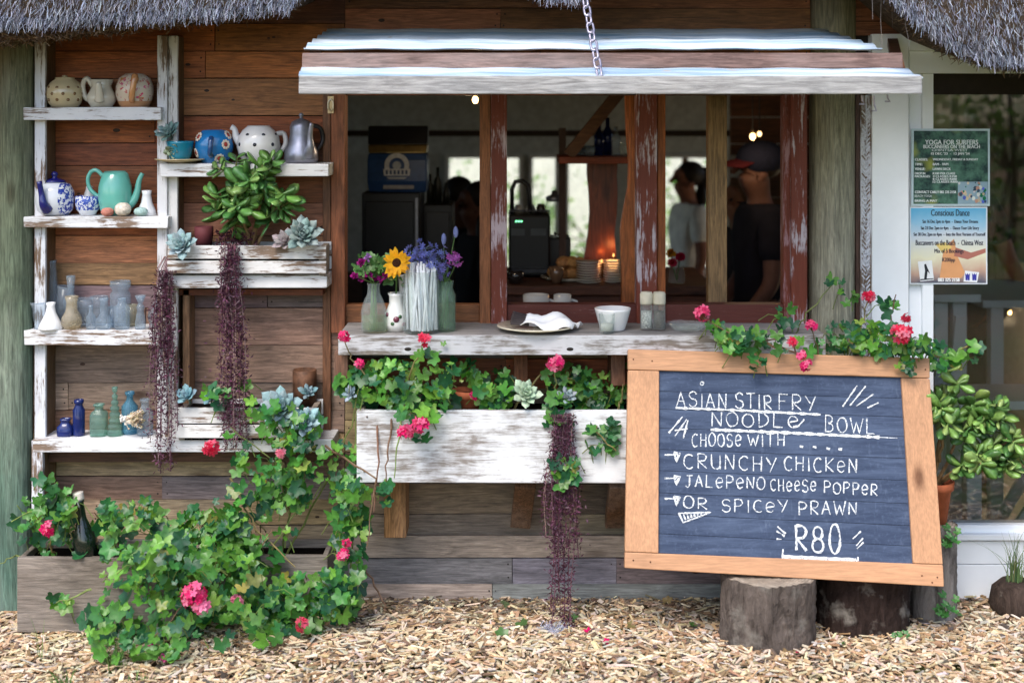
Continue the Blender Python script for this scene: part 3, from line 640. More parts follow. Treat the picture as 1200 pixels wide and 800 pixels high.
for an, h in ((-62, 12), (-48, 31), (48, 22), (70, 33), (30, 6)):
    a = math.radians(an); n_ = Vector((math.sin(a), -math.cos(a), (h - 19) / 25)).normalized(); c = Vector((PX(251, Y8), Y8, SZ['sA'] + h / s)) + Vector((math.sin(a), -math.cos(a), 0)) * ((rad_at(pr, h) + .3) / s)
    q_ = n_.to_track_quat('Z', 'Y').to_matrix(); b = MB()
    for k in range(9):
        d = q_ @ Vector((math.cos(k * .698) * 4.2 / s, math.sin(k * .698) * 4.2 / s, 0)); b.ball(c + d, (2 / s, 2 / s, .8 / s), rgb(226, 214, 196), 6, 4, q_)
    b.ball(c, (3.2 / s, 3.2 / s, 1.2 / s), rgb(170, 60, 50), 8, 4, q_); b.build('daisy', M['ceramic'], root, smooth=True)
pr = [(0, 0), (17, 0), (23, 9), (25.5, 19), (24, 30), (19, 38), (14, 42), (13, 43.5), (11.5, 42), (12, 36), (0, 34)]
pot('teapot', 'white lidless teapot with black dots on the upper right shelf', 'teapot', 303, Y8, SZ['sA'], pr, rgb(228, 226, 224), parts=[
    ('dot', 'dots', [(a, h, rad_at(pr, h) + .15, 2.2) for h, off in ((10, 0), (22, 25), (33, 0)) for a in range(-75 + off, 90, 50)], rgb(34, 38, 52), 'ceramic'),
    ('spout', 'tube', ([(-20, 0, 22), (-26, 0, 30), (-28, 0, 39), (-32, 0, 42)], [6, 4.6, 3.4, 3.6]), rgb(228, 226, 224), 'ceramic'),
    ('handle', 'tube', ([(20, 6, 34), (28, 10, 34), (30, 10, 22), (24, 6, 12)], 3), rgb(226, 224, 222), 'ceramic')])
pw = rgb(150, 152, 166)
pot('coffee_pot', 'dull pewter coffee pot at the right end of the upper shelf', 'coffee pot', 353, Y8, SZ['sA'], [(0, 0), (18, 0), (20, 4), (19.5, 13), (15, 24), (13, 34), (13.5, 42), (11, 48), (5, 51), (2, 52), (2, 54), (3, 55.5), (2, 58), (0, 58.5)], pw, 'metal', parts=[
    ('spout', 'tube', ([(9, -12, 9), (13, -18, 18), (13, -19, 30), (15, -22, 47)], [7, 5, 3.4, 2.4]), pw, 'metal'), ('handle', 'tube', ([(10, 10, 44), (20, 18, 40), (22, 20, 24), (14, 14, 12)], 2.6), rgb(70, 68, 74), 'metal')])
pot('plant_pot', 'small dark maroon pot in the slatted planter box', 'pot', 239, -.09, PZ(288, -.185) - .014, [(0, 0), (9, 0), (11, 15), (11, 24), (9.5, 24), (9, 18), (0, 17)], rgb(98, 48, 52), 'matte')
# third shelf: glassware
def gl(name, label, px, Y, prof, mat='glass', sh_='s3', cat='vase', sq=0, col=(1, 1, 1), rot=None, dz=0, seg=24):
    pr = list(prof); inner = [(max(pr[-1][0] - 1.3, .05), pr[-1][1]), (max(pr[-1][0] - 1.5, .05), pr[-1][1] - 2)]
    return pot(name, label, cat, px, Y, SZ[sh_] + dz, pr + inner, col, mat, sq=sq, seg=seg, rot=rot)
gl('glass_vase', 'tall narrow clear glass vase at the back left of the glass shelf', 60, -.05, [(0, 0), (9, 0), (9.5, 10), (5.5, 70), (6.5, 76)])
gl('glass_vase', 'fluted clear tulip shaped vase at the left end of the glass shelf', 46, -.12, [(0, 0), (6, 0), (5, 3), (7, 14), (8, 24), (11, 31)])
pot('bud_vase', 'white flask shaped porcelain vase on the glass shelf', 'vase', 59.5, -.135, SZ['s3'], [(0, 0), (14, 0), (14.5, 2), (11, 9), (6, 19), (4.6, 27), (5.6, 31), (4.4, 31), (3.4, 24), (0, 22)], rgb(238, 238, 240))
gl('glass_vase', 'cut glass beaker leaning behind the amber stained flask', 72, -.05, [(0, 0), (7, 0), (8, 20), (10, 46)], rot=Matrix.Rotation(.12, 3, 'Y'))
gl('glass_vase', 'slim tall clear glass tube behind the amber stained flask', 83, -.05, [(0, 0), (8, 0), (8.5, 30), (4, 37), (3.6, 42), (5.5, 58)])
gl('glass_flask', 'amber stained clear glass flask with a flared neck', 84, -.125, [(0, 0), (9, 0), (11.5, 5), (11.5, 13), (7, 21), (6, 30), (8, 38)], glassy('amber stained glass', (.95, .88, .72), .55, (.5, .44, .34)))
gl('glass_tumbler', 'clear glass tumbler behind the tiny bottle on the glass shelf', 98, -.06, [(0, 0), (8, 0), (8, 18), (11, 22), (11, 32)])
gl('glass_bottle', 'tiny clear glass medicine bottle in the middle of the glass shelf', 106.5, -.135, [(0, 0), (5.4, 0), (5.8, 3), (5.8, 14), (2.6, 19), (2.4, 25), (3.2, 28)], cat='bottle')
gl('glass_vase', 'clear glass vase behind the round bellied flask', 116, -.05, [(0, 0), (8, 0), (9, 14), (7, 24), (11, 34)])
gl('glass_flask', 'round bellied clear glass flask with a straight neck', 122, -.13, [(0, 0), (8, 0), (10.5, 5), (10, 11), (5, 17), (4.6, 32), (6, 36)])
gl('glass_jar', 'wide clear glass jar at the back of the glass shelf', 141, -.05, [(0, 0), (11, 0), (12, 4), (12, 36), (9, 41), (12, 46), (12, 52)])
gl('glass_bottle', 'upright clear glass bottle with square shoulders beside the glass figurine', 143, -.13, [(0, 0), (8.5, 0), (9, 3), (9, 26), (5, 30), (4.6, 34), (6, 36)], cat='bottle')
gl('glass_tumbler', 'small ribbed clear glass cup left of the square shouldered bottle', 132, -.09, [(0, 0), (5.5, 0), (6, 3), (7, 24)])
root = pot('glass_figurine', 'small clear glass figurine with a crown shaped top', 'ornament', 164.5, -.13, SZ['s3'], [(0, 0), (6, 0), (6.4, 3), (5, 16), (3.6, 21), (5, 25), (3, 29), (0, 30)], (1, 1, 1), 'glass', parts=[('crown', 'lathe', [(2, 29), (4, 33), (6.5, 39), (5.6, 39), (3, 33)], (1, 1, 1), 'glass')])
gl('glass_bottle', 'amber glass cup between the bottle and the glass figurine', 154, -.06, [(0, 0), (6.5, 0), (7, 3), (7, 25)], glassy('straw glass', (.95, .9, .75), .6, (.4, .38, .3)), cat='bottle')
gl('glass_flask', 'round clear glass carafe with a slanting neck at the right end of the glass shelf', 182, -.08, [(0, 0), (6, 0), (10.5, 8), (10.5, 16), (7, 24), (3.8, 32), (3.6, 60), (4.4, 66)], rot=Matrix.Rotation(.17, 3, 'Y'), dz=.004)
# fourth shelf: coloured bottles
gl('ink_bottle', 'short square cobalt blue ink bottle on the bottom shelf', 77, -.10, [(0, 0), (8.5, 0), (9, 2), (9, 11), (5.5, 14), (5, 17), (6, 18), (6, 20)], 'glassb', 's4', 'bottle', .7)
gl('glass_bottle', 'tall cobalt blue glass bottle on the bottom shelf', 92.5, -.10, [(0, 0), (6.5, 0), (7, 2), (7, 30), (4.5, 35), (4.3, 37), (5.6, 38), (5.6, 42)], 'glassb', 's4', 'bottle')
gl('glass_bottle', 'clear square glass bottle between the blue bottle and the ribbed bottle', 116, -.10, [(0, 0), (9, 0), (9.6, 2), (9.6, 25), (8, 28), (4.6, 30), (4.4, 34), (6, 35), (6, 37)], 'glassg', 's4', 'bottle', .7)
pr = [(0, 0), (8, 0)]
for i in range(7): h = 2 + i * 7; r_ = 9 - i * .95; pr += [(r_, h), (r_, h + 3), (r_ - 2.2, h + 5.5)]
gl('glass_bottle', 'sea green ribbed glass bottle shaped like a stepped cone', 134.5, -.10, pr + [(3, 52), (3.4, 57)], 'glassg', 's4', 'bottle')
gl('glass_bottle', 'pale blue glass bottle behind the dried posy', 152, -.07, [(0, 0), (9, 0), (9.5, 3), (9.5, 32), (4, 39), (3.6, 44), (5.5, 46), (5.5, 49)], 'glasslb', 's4', 'bottle')
gl('glass_bottle', 'clear glass medicine bottle at the right end of the bottom shelf', 170, -.09, [(0, 0), (9, 0), (9.5, 3), (9.5, 27), (4.5, 33), (4.3, 38), (6, 39), (6, 42)], 'glass', 's4', 'bottle')
b = MB(); q = random.Random(8); s = S(-.14); c0 = Vector((PX(146, -.14), -.14, SZ['s4'] + 22 / s)) # dried posy tied to the neck of the pale blue bottle
for _ in range(110):
    d = Vector((1, q.gauss(-.35, .28), q.gauss(.1, .38))).normalized(); st = c0 + Vector((q.uniform(0, 4) / s, q.gauss(0, 1) / s, q.gauss(0, 1.6) / s)); L = q.uniform(8, 22) / s
    b.tube([st, st + d * L * .6, st + d * L + Vector((0, 0, q.gauss(0, 2) / s))], .0007, 3, vary(q.choice((rgb(206, 188, 160), rgb(156, 130, 98), rgb(226, 216, 200))), .2, q))
    b.ball(st + d * L, q.uniform(.8, 1.7) / s, vary(rgb(188, 168, 136), .25, q), 5, 3)
for _ in range(30): b.ball(c0 + Vector((q.uniform(-4, 2) / s, q.uniform(-3, 1) / s, q.gauss(0, 2) / s)), q.uniform(1, 2) / s, rgb(224, 220, 214), 5, 3)
b.tube([c0 + Vector((4 / s, 0, 0)), Vector((PX(150, -.09), -.09, SZ['s4'] + 26 / s)), Vector((PX(152, -.07), -.07, SZ['s4'] + 41 / s))], .0012, 4, rgb(150, 128, 96))
tag(b.build('dried_posy', M['stem']), 'dried posy tied in front of the pale blue bottle', 'dried flowers')

# ------------------------------------------------------------------ things on the serving counter
CT = PZ(392, Yc)
def cpot(name, label, cat, px, Y, prof, col, mat='ceramic', **k): return pot(name, label, cat, px, Y, CT + .0006, prof, col, mat, **k)
root = cpot('flower_bottle', 'clear glass milk bottle holding purple flowers at the left end of the counter', 'bottle', 438, -.23, [(0, 0), (13, 0), (15, 2), (15, 24), (13, 33), (7.5, 45), (7, 54), (8.2, 57), (7.2, 57), (6, 46), (12, 30), (13.8, 22), (13.8, 3), (0, 2.4)], (1, 1, 1), 'glassc',
     parts=[('water', 'lathe', [(0, 2.6), (13.5, 3), (13.5, 19), (0, 19)], (1, 1, 1), glassy('pale green water', (.80, .88, .66), .8, (.35, .42, .26)))])
vp = cpot('bud_vase', 'white bellied vase with a painted berry holding the sunflower', 'vase', 464, -.20, [(0, 0), (11, 0), (14, 8), (13, 20), (8, 32), (8, 40), (10, 44), (9, 44), (6.5, 36), (0, 30)], rgb(226, 226, 222), parts=[
    ('painted_berry', 'dots', [(6, 15, 13.9, 3.6), (-48, 20, 13.2, 2.6), (48, 9, 14, 2.6)], rgb(112, 44, 66), 'ceramic'), ('painted_leaf', 'dots', [(-12, 10, 14.1, 2.2), (26, 18, 13.5, 2.2)], rgb(60, 96, 56), 'ceramic')])
jar = cpot('straw_jar', 'large clear glass jar packed with white paper straws', 'jar', 493.5, -.235, [(0, 0), (20, 0), (21.5, 3), (21.5, 62), (19.5, 67), (20.5, 72), (19.5, 72), (18.5, 66), (20.4, 61), (20.4, 4), (0, 3)], (1, 1, 1), 'glassc')
b = MB(); q = random.Random(4); s = S(-.235); cx, cy = PX(493.5, -.235), -.235
for _ in range(62):
    a, r0 = q.uniform(0, 6.28), 19 * math.sqrt(q.random()) / s; a2 = a + q.gauss(0, .5); r1 = 18 * math.sqrt(q.random()) / s; h = q.uniform(70, 84) / s
    p0, p1 = Vector((cx + r0 * math.cos(a), cy + r0 * math.sin(a), CT + 4 / s)), Vector((cx + r1 * math.cos(a2), cy + r1 * math.sin(a2), CT + h))
    b.tube([p0, p1], .0042, 7, vary(rgb(236, 238, 242), .05, q), None, False)
tag(b.build('paper_straws', M['matte'], smooth=True), 'bunch of white paper straws standing in the glass jar', 'straws')
cpot('flower_jar', 'green tinted glass jar holding blue flowers behind the straw jar', 'jar', 521, -.20, [(0, 0), (12, 0), (13, 3), (13, 42), (9.5, 50), (10.5, 58), (9.5, 58), (8.5, 50), (12, 41), (12, 4), (0, 3)], (1, 1, 1), 'glassjar')
cpot('dinner_plate', 'cream plate carrying cutlery and a crumpled napkin', 'plate', 628, -.19, [(0, 0), (26, 0), (30, 1.5), (46, 5), (45.5, 6.4), (30, 3), (0, 2.4)], rgb(214, 206, 184))
s = S(-.19); pc = Vector((PX(628, -.19), -.19, CT))
for i in range(7):                                              # dark handled cutlery fanned on the plate
    a = math.radians(-150 + i * 9); st = pc + Vector((12 / s, -6 / s + i * 2.2 / s, (6 + i * .9) / s)); d = Vector((math.cos(math.radians(178 + i * 4)), math.sin(math.radians(178 + i * 4)) * .6, .05 + .03 * i))
    root = thing('fork', 'dark handled fork lying on the cream plate beside the napkin', 'fork', st, 'cutlery on the plate')
    MB().bar(st, st + d * (20 / s), .006, .003, rgb(168, 168, 176)).build('neck', M['metal'], root)
    MB().bar(st + d * (20 / s), st + d * (42 / s) + Vector((0, 0, .002)), .013, .008, rgb(54, 44, 44)).build('handle', M['dark'], root, bevel=.003)
    b = MB()
    for k in (-1.5, -.5, .5, 1.5): b.bar(st + Vector((0, k * .004, 0)), st - d * (9 / s) + Vector((0, k * .004, .004)), .0018, .0018, rgb(170, 170, 178))
    b.build('tines', M['metal'], root)
b = MB(); q = random.Random(14); n = 14; vs = []
for j in range(n + 1):
    for i in range(n + 1):
        u, v_ = i / n - .5, j / n - .5
        z = .022 + .028 * math.exp(-((u + .1) ** 2 + v_ ** 2) * 6) + .011 * math.sin(u * 9 + v_ * 4) + .008 * math.sin(v_ * 14 - u * 5) + q.gauss(0, .0012)
        vs.append(pc + Vector((.055 + u * .17 + v_ * .05, .0 + v_ * .13 - u * .03, max(.007, z + .004 - abs(v_) * .02))))
b.add(vs, [(j * (n + 1) + i, j * (n + 1) + i + 1, (j + 1) * (n + 1) + i + 1, (j + 1) * (n + 1) + i) for j in range(n) for i in range(n)], rgb(238, 238, 240))
tag(b.build('napkin', plain('paper napkin', None, .85, .2, 0, 50, .04, .1), smooth=True, solid=.0015), 'crumpled white paper napkin on the cream plate', 'napkin')
cpot('tea_light_glass', 'small clear shot glass with a white candle in front of the bowl', 'glass', 711, -.255, [(0, 0), (8, 0), (8.6, 2), (9.6, 23), (8.8, 23), (7.8, 3), (0, 2.5)], (1, 1, 1), 'glassc', parts=[('candle', 'lathe', [(0, 2.8), (7, 2.8), (7.4, 11), (0, 11)], rgb(226, 224, 216), 'matte')])
cpot('bowl', 'plain white tapered bowl on the serving counter', 'bowl', 718, -.185, [(0, 0), (14, 0), (15, 1.5), (21, 23), (21.5, 25.5), (20, 25.5), (14, 4), (0, 3)], rgb(232, 232, 232), 'ceramic')
for px, c_, lb in ((757.5, rgb(216, 212, 206), 'clear salt grinder with a white cap left of the pepper grinder'), (772.5, rgb(98, 84, 70), 'clear pepper grinder with a pale cap right of the salt grinder')):
    cpot('spice_grinder', lb, 'grinder', px, -.19, [(0, 0), (7, 0), (7.4, 2), (7.2, 30), (6.6, 30), (6.6, 3), (0, 2.5)], (1, 1, 1), 'glassc', parts=[
        ('filling', 'lathe', [(0, 2.6), (6.4, 2.8), (6.4, 22), (0, 22.5)], c_, plain('grains', None, .8, .2, 0, 240, .8)), ('cap', 'lathe', [(0, 30.2), (7.3, 30.2), (7.6, 32), (7.6, 42), (6.4, 44.5), (0, 45)], rgb(196, 190, 170), 'matte')])
cpot('glass_bowl', 'shallow clear glass dish at the right of the counter beside the chalkboard top', 'dish', 806, -.19, [(0, 0), (16, 0), (23, 8), (22, 8), (15, 1.5), (0, 1)], (1, 1, 1), 'glassc')
# ------------------------------------------------------------------ chalkboard leaning on the counter
cTL, cTR, cBR, cBL = P(736, 409, -.315), P(1089, 419.5, -.315), P(1106, 687, -.50), P(732, 665, -.50)
cN = (cTR - cTL).cross(cBL - cTL).normalized()
if cN.y > 0: cN = -cN
def B(u, v, o=0.): return (cTL.lerp(cTR, u)).lerp(cBL.lerp(cBR, u), v) + cN * o
def proj(p): d = D + p.y; return 600 + p.x * F / d, 125 + (H - p.z) * F / d
def UV(px, py):
    u, v = (px - 734) / 360, (py - 412) / 264
    for _ in range(12):
        x, y = proj(B(u, v)); xu, yu = proj(B(u + .01, v)); xv, yv = proj(B(u, v + .01))
        a, c, b2, d2 = (xu - x) * 100, (yu - y) * 100, (xv - x) * 100, (yv - y) * 100; det = a * d2 - b2 * c; ex, ey = px - x, py - y
        u += (d2 * ex - b2 * ey) / det; v += (a * ey - c * ex) / det
    return u, v
def Q(px, py, o=0.): u, v = UV(px, py); return B(u, v, o)
cb = thing('menu_board', 'large chalkboard menu in a plain orange wood frame leaning on the counter', 'chalkboard', (cBL + cBR) / 2)
FW = rgb(196, 148, 112); TH = .032
def slab(c4, o0, o1, col): return MB().hexa([Q(x, y, o0) for x, y in c4] + [Q(x, y, o1) for x, y in c4], col)
slab([(736, 409), (1089, 419.5), (1089.5, 443), (736, 433)], -TH, .004, FW).build('frame_rail', M['frame'], cb, bevel=.003)
slab([(732.4, 646.5), (1104.8, 661.5), (1106, 687), (732, 665)], -TH, .004, FW).build('frame_rail', M['frame'], cb, bevel=.003)
slab([(736, 433.6), (772.5, 434.6), (771.6, 647.6), (732.4, 646)], -TH, .0035, FW).build('frame_stile', M['framev'], cb, bevel=.003)
slab([(1056, 442.6), (1089.5, 443.6), (1104.7, 661), (1070, 659.6)], -TH, .0035, FW).build('frame_stile', M['framev'], cb, bevel=.003)
t = NT('chalkboard slate paint'); v = t.coords((2, 2, 16), True); g = t.noise(v, 2.2, 6, .7, .6); v2 = t.coords((30, 30, 5)); g2 = t.noise(v2, 1.2, 5, .7); g3 = t.noise(t.coords((1, 1, 1)), 90, 3)
c = t.mix(t.ramp(g, .40, .72), rgb(54, 66, 90), rgb(84, 98, 124)); c = t.mix(t.ramp(g2, .60, .92), c, rgb(112, 126, 150)); c = t.mix(t.ramp(g3, .55, 1.), c, rgb(92, 106, 132)); M['slate'] = t.fin(c, .75, .25)
b = MB(); ys0 = [434, 458, 479, 501, 526, 551, 577, 602, 625, 648]
for i in range(9):
    yl0, yl1 = ys0[i], ys0[i + 1]; sl_ = lambda y: y + 8 + (y - 434) * .035
    c4 = [(771.5, yl0 + .2), (1071, sl_(yl0) + .2), (1071, sl_(yl1) - .2), (771.5, yl1 - .2)]
    b.hexa([Q(x, y, -.020) for x, y in c4] + [Q(x, y, -.008 + R.uniform(-.0008, .0008)) for x, y in c4], (1, 1, 1))
b.build('slate_panel', M['slate'], cb, bevel=.0007)
slab([(760, 425), (1080, 434), (1090, 672), (750, 657)], -.030, -.0215, rgb(30, 30, 34)).build('back_panel', M['matte'], cb)
# chalk letters: strokes on a unit cell (y up)
def arc(cx, cy, rx, ry, a0, a1, n=12): return [(cx + rx * math.cos(math.radians(a0 + (a1 - a0) * i / n)), cy + ry * math.sin(math.radians(a0 + (a1 - a0) * i / n))) for i in range(n + 1)]
GL = {
 'A': [[(0, 0), (.45, 1), (.95, 0)], [(.15, .36), (.85, .38)]], 'S': [arc(.5, .75, .42, .25, 20, 250, 10) + arc(.48, .26, .46, .27, 80, -160, 10)],
 'I': [[(.5, 1), (.5, 0)]], 'N': [[(.05, 0), (.08, 1), (.88, .02), (.92, 1)]], 'T': [[(0, .98), (1, 1)], [(.5, 1), (.48, 0)]],
 'R': [[(.1, 0), (.08, 1)], [(.08, .98)] + arc(.45, .74, .45, .25, 90, -90, 9) + [(.15, .48), (.95, 0)]], 'F': [[(.15, 0), (.12, 1), (.95, .98)], [(.12, .55), (.75, .56)]],
 'Y': [[(0, 1), (.5, .5)], [(1, 1), (.4, 0)]], 'O': [arc(.5, .5, .48, .5, 100, 460, 16)], 'D': [[(.1, 0), (.08, 1)] + arc(.1, .5, .85, .5, 90, -90, 12)],
 'L': [[(.1, 1), (.08, .02), (.95, 0)]], 'e': [[(.1, .42), (.9, .52)] + arc(.5, .46, .43, .42, 15, 320, 14)], 'B': [[(.1, 0), (.08, 1)], [(.08, 1)] + arc(.4, .76, .42, .24, 90, -90, 8) + arc(.42, .26, .5, .26, 90, -90, 9) + [(.08, 0)]],
 'W': [[(0, 1), (.25, 0), (.5, .72), (.74, 0), (1, 1)]], 'C': [arc(.58, .5, .52, .5, 50, 310, 14)], 'H': [[(.1, 1), (.1, 0)], [(.9, 1), (.88, 0)], [(.1, .5), (.9, .52)]],
 'U': [[(.08, 1)] + arc(.5, .4, .42, .4, 180, 360, 10) + [(.92, 1), (.92, 0)]], 'K': [[(.1, 1), (.1, 0)], [(.9, .98), (.12, .45), (.95, 0)]],
 'J': [[(.2, .98), (1, 1)], [(.62, 1), (.6, .25)] + arc(.34, .24, .26, .24, 0, -150, 8)], 'P': [[(.1, 0), (.08, 1)], [(.08, .98)] + arc(.45, .73, .47, .27, 90, -90, 9) + [(.1, .46)]],
 '8': [arc(.5, .76, .36, .24, -80, 270, 14) + arc(.5, .27, .45, .27, 95, 450, 14)], '0': [arc(.5, .5, .42, .54, 90, 450, 16)]}
chm = MB(); qc = random.Random(31)
def stroke(pp, w=2.3):                                          # pp in photo pixels, drawn on the board's own plane
    dense = []
    for (x0, y0), (x1, y1) in zip(pp, pp[1:]):
        n_ = max(1, int(math.hypot(x1 - x0, y1 - y0) / 2.2))
        dense += [(x0 + (x1 - x0) * i / n_, y0 + (y1 - y0) * i / n_) for i in range(n_)]
    dense.append(pp[-1]); L_ = []; n_ = len(dense)
    for i, (x, y) in enumerate(dense):
        xa, ya = dense[max(0, i - 1)]; xb, yb = dense[min(n_ - 1, i + 1)]; dx, dy = xb - xa, yb - ya; l_ = math.hypot(dx, dy) or 1; hw = w * .5 * (.95 + .28 * math.sin(i * .55 + x * .21)) * qc.uniform(.7, 1.15)
        L_.append((x - dy / l_ * hw, y + dx / l_ * hw, x + dy / l_ * hw, y - dx / l_ * hw))
    vs = []
    for a in L_: vs += [Q(a[0], a[1], -.0058), Q(a[2], a[3], -.0058)]
    chm.add(vs, [(2 * i, 2 * i + 1, 2 * i + 3, 2 * i + 2) for i in range(n_ - 1)])
def word(txt, x0, x1, yt, yb, slope=.035, w=1.45):
    x1 -= 2
    wd = {'I': .35, 'W': 1.35, 'O': 1.1}; tot = sum(wd.get(c, 1) for c in txt) + .36 * (len(txt) - 1); k = (x1 - x0) / tot; x = x0
    for c in txt:
        ww = wd.get(c, 1) * k; dyy = qc.uniform(-.8, .8); sc_ = qc.uniform(.92, 1.06); h = (yb - yt) * sc_
        for st in GL[c]:
            stroke([(x + ww * (u if c != 'I' else u) + qc.gauss(0, .18), yb + dyy - h * v_ + (x + ww * u - x0) * slope + qc.gauss(0, .18)) for u, v_ in st], w)
        x += ww + .36 * k
word('ASIAN', 793.5, 854, 459, 476); word('STIR', 862, 907, 461, 478); word('FRY', 912, 958, 461, 479)
stroke([(792, 477.5), (870, 480.5), (962, 485.5)], 3); word('NOODLe', 834, 938, 483, 499, .02); stroke([(930, 500), (936, 499), (943, 491)]); word('BOWL', 967, 1028, 487, 505, .04)
stroke([(833, 503), (930, 507), (1031, 512)], 3.6); stroke([(1031, 512), (1052, 513)], 1)
word('CHOOSe', 811, 871, 508, 523, .01); word('WITH', 877, 922, 508, 522, .02)
for x, y in ((939.5, 522.5), (955, 523), (971, 525), (985, 525.5)): stroke([(x - 2, y), (x + 2.2, y + .8)], 3)
word('CRUNCHY', 801, 912, 531, 548, .04); word('CHICKeN', 919, 1007, 535, 551, .035)
word('JALePeNO', 803, 899, 556, 570, .035); word('CHeeSe', 903, 959, 561, 575, .01); word('POPPeR', 966, 1031, 563, 577, .05)
word('OR', 801, 831, 582, 596, .01); word('SPICeY', 846, 925, 585, 600, .01); word('PRAWN', 936, 1007, 586, 602, .02)
word('R80', 932, 988, 614, 645, .06, 3)
for p_ in ([(918, 643), (917.5, 653), (960, 655), (1006, 657)], [(1006, 652), (1006, 657)], [(918, 651), (1004, 655)]): stroke(p_, 2.6)
for y in (532.5, 560, 584):
    stroke([(779, y), (790, y)], 1.8); stroke([(790, y - 3), (797.5, y - 2), (793, y + 8), (790, y - 3)], 2); stroke([(792, y - 1), (795, y), (793, y + 5)], 3)
stroke([(795, 601), (833, 600), (801, 612), (795, 601)], 2)
for i in range(7): stroke([(797 + i * 4.2, 602), (800 + i * 3.6, 610 - i * 1.2)], 2)
for p_ in ([(988, 476), (1005, 451.5)], [(996.5, 475), (1015, 452)], [(1004, 475.5), (1024, 461.5)], [(1017, 477.5), (1030, 471.5)], [(784, 507), (800, 488)], [(791, 511), (805, 491)], [(801, 513), (806.5, 492)], [(791, 504), (806, 502)],
           [(911.5, 616.5), (921, 625)], [(910.5, 622), (920, 628)], [(910.5, 631), (916, 631.5)], [(1000, 631), (1009.5, 622)], [(1004, 639), (1012, 630)], [(1005, 642.5), (1012.5, 635)]): stroke(p_, 1.9)
stroke([(823 + 2 * math.cos(k * .9), 449 + 2 * math.sin(k * .9)) for k in range(8)], 1.8)
t = NT('chalk'); v = t.coords((1, 1, 1)); g = t.noise(v, 260, 3, .7); tr = t.n('BsdfTransparent'); t.fin(rgb(232, 236, 240), .9, .1); mx = t.n('MixShader'); t.l(t.ramp(g, .36, .50), mx.inputs[0]); t.l(tr.outputs[0], mx.inputs[1]); t.l(t.b.outputs[0], mx.inputs[2]); t.l(mx.outputs[0], t.o.inputs[0])
chm.build('chalk_writing', t.m, cb)
b = MB()
for x, y in ((742, 421), (764, 423), (742, 656), (762, 658), (1066, 432), (1084, 433), (1080, 674), (1098, 676), (1092, 682)): b.ball(Q(x, y, .0045), .0028, rgb(96, 62, 44), 6, 4)
b.build('nail_head', M['matte'], cb)

# stumps under the board, dark tub and log behind it
def stump(name, label, cat, cx, cy, r, z0, z1, lean, bark, top, seed, barkmat):
    q = random.Random(seed); seg = 72; n = 26; b = MB(); vs = []; ph = [q.uniform(0, 6.3) for _ in range(4)]
    root = thing(name, label, cat, (cx, cy, z0))
    def rr(a, t_): return r * (1 + .05 * math.sin(2 * a + ph[0]) + .03 * math.sin(5 * a + ph[1] + t_) + .014 * math.sin(13 * a + ph[2] + 3 * t_) + .016 * math.sin(23 * a + ph[3] + 5 * math.sin(t_ * 6 + ph[1])) + .01 * math.sin(37 * a - t_ * 4) + .03 * (1 - t_) ** 2)
    for i in range(n + 1):
        t_ = i / n
        for k in range(seg):
            a = 2 * math.pi * k / seg; vs.append((cx + lean * t_ + rr(a, t_) * math.cos(a), cy + rr(a, t_) * math.sin(a), z0 + (z1 - z0) * t_ + q.gauss(0, .002)))
    vs = [(cx + (x - cx) * (1 + q.gauss(0, .012)), cy + (y - cy) * (1 + q.gauss(0, .012)), z) for x, y, z in vs]
    b.add(vs, [(i * seg + k, i * seg + (k + 1) % seg, (i + 1) * seg + (k + 1) % seg, (i + 1) * seg + k) for i in range(n) for k in range(seg)], bark); b.build('bark', barkmat, root, smooth=True)
    b = MB(); vs = []; m = 8
    for j in range(m + 1):
        for k in range(seg):
            a = 2 * math.pi * k / seg; f = max(.01, j / m); vs.append((cx + lean + rr(a, 1) * f * math.cos(a) * .995, cy + rr(a, 1) * f * math.sin(a) * .995, z1 + .001 + q.gauss(0, .0015) - (.006 if j == m else 0)))
    b.add(vs, [(j * seg + k, j * seg + (k + 1) % seg, (j + 1) * seg + (k + 1) % seg, (j + 1) * seg + k) for j in range(m) for k in range(seg)], top); b.build('cut_face', M['cut'], root, smooth=True)
    return root
t = NT('rough bark'); v = t.coords((16, 16, 4)); g = t.noise(v, 1.6, 7, .75, .8); g2 = t.noise(t.coords((9, 9, 9)), 1.4, 4)
c = t.mix(1., t.at.outputs['Color'], t.ramp(g, .3, .72, (.3,) * 3, (1.7,) * 3), 'MULTIPLY'); c = t.mix(t.ramp(g2, .54, .72), c, rgb(138, 132, 124)); t.bump(g, 1., .02); M['bark'] = t.fin(c, .92, .12)
t = NT('sawn end grain'); tc = t.n('TexCoord'); w_ = t.n('TexWave', wave_type='RINGS', rings_direction='Z'); t.l(tc.outputs['Object'], w_.inputs['Vector']); w_.inputs['Scale'].default_value = 34; w_.inputs['Distortion'].default_value = 3.; g = t.noise(tc.outputs['Object'], 30, 5)
c = t.mix(1., t.at.outputs['Color'], t.ramp(w_.outputs['Fac'], .2, .8, (.8,) * 3, (1.1,) * 3), 'MULTIPLY'); c = t.mix(1., c, t.ramp(g, .3, .7, (.65,) * 3, (1.2,) * 3), 'MULTIPLY'); t.bump(g, .5, .01); M['cut'] = t.fin(c, .9, .15)
zb_ = min(cBL.lerp(cBR, .45).z, cBL.lerp(cBR, .45).z) - .003
stump('tree_stump', 'squat grey sawn tree stump in front carrying the chalkboard', 'stump', PX(898, -.44), -.44, .142, -.01, cBL.lerp(cBR, .42).z - .011, .008, rgb(104, 94, 88), rgb(156, 144, 130), 3, M['bark'])
stump('tree_stump', 'wide dark brown stump behind the front one, under the right half of the chalkboard', 'stump', PX(1010, -.28), -.275, .160, -.01, .226, .004, rgb(58, 46, 42), rgb(96, 80, 68), 23, M['bark'])
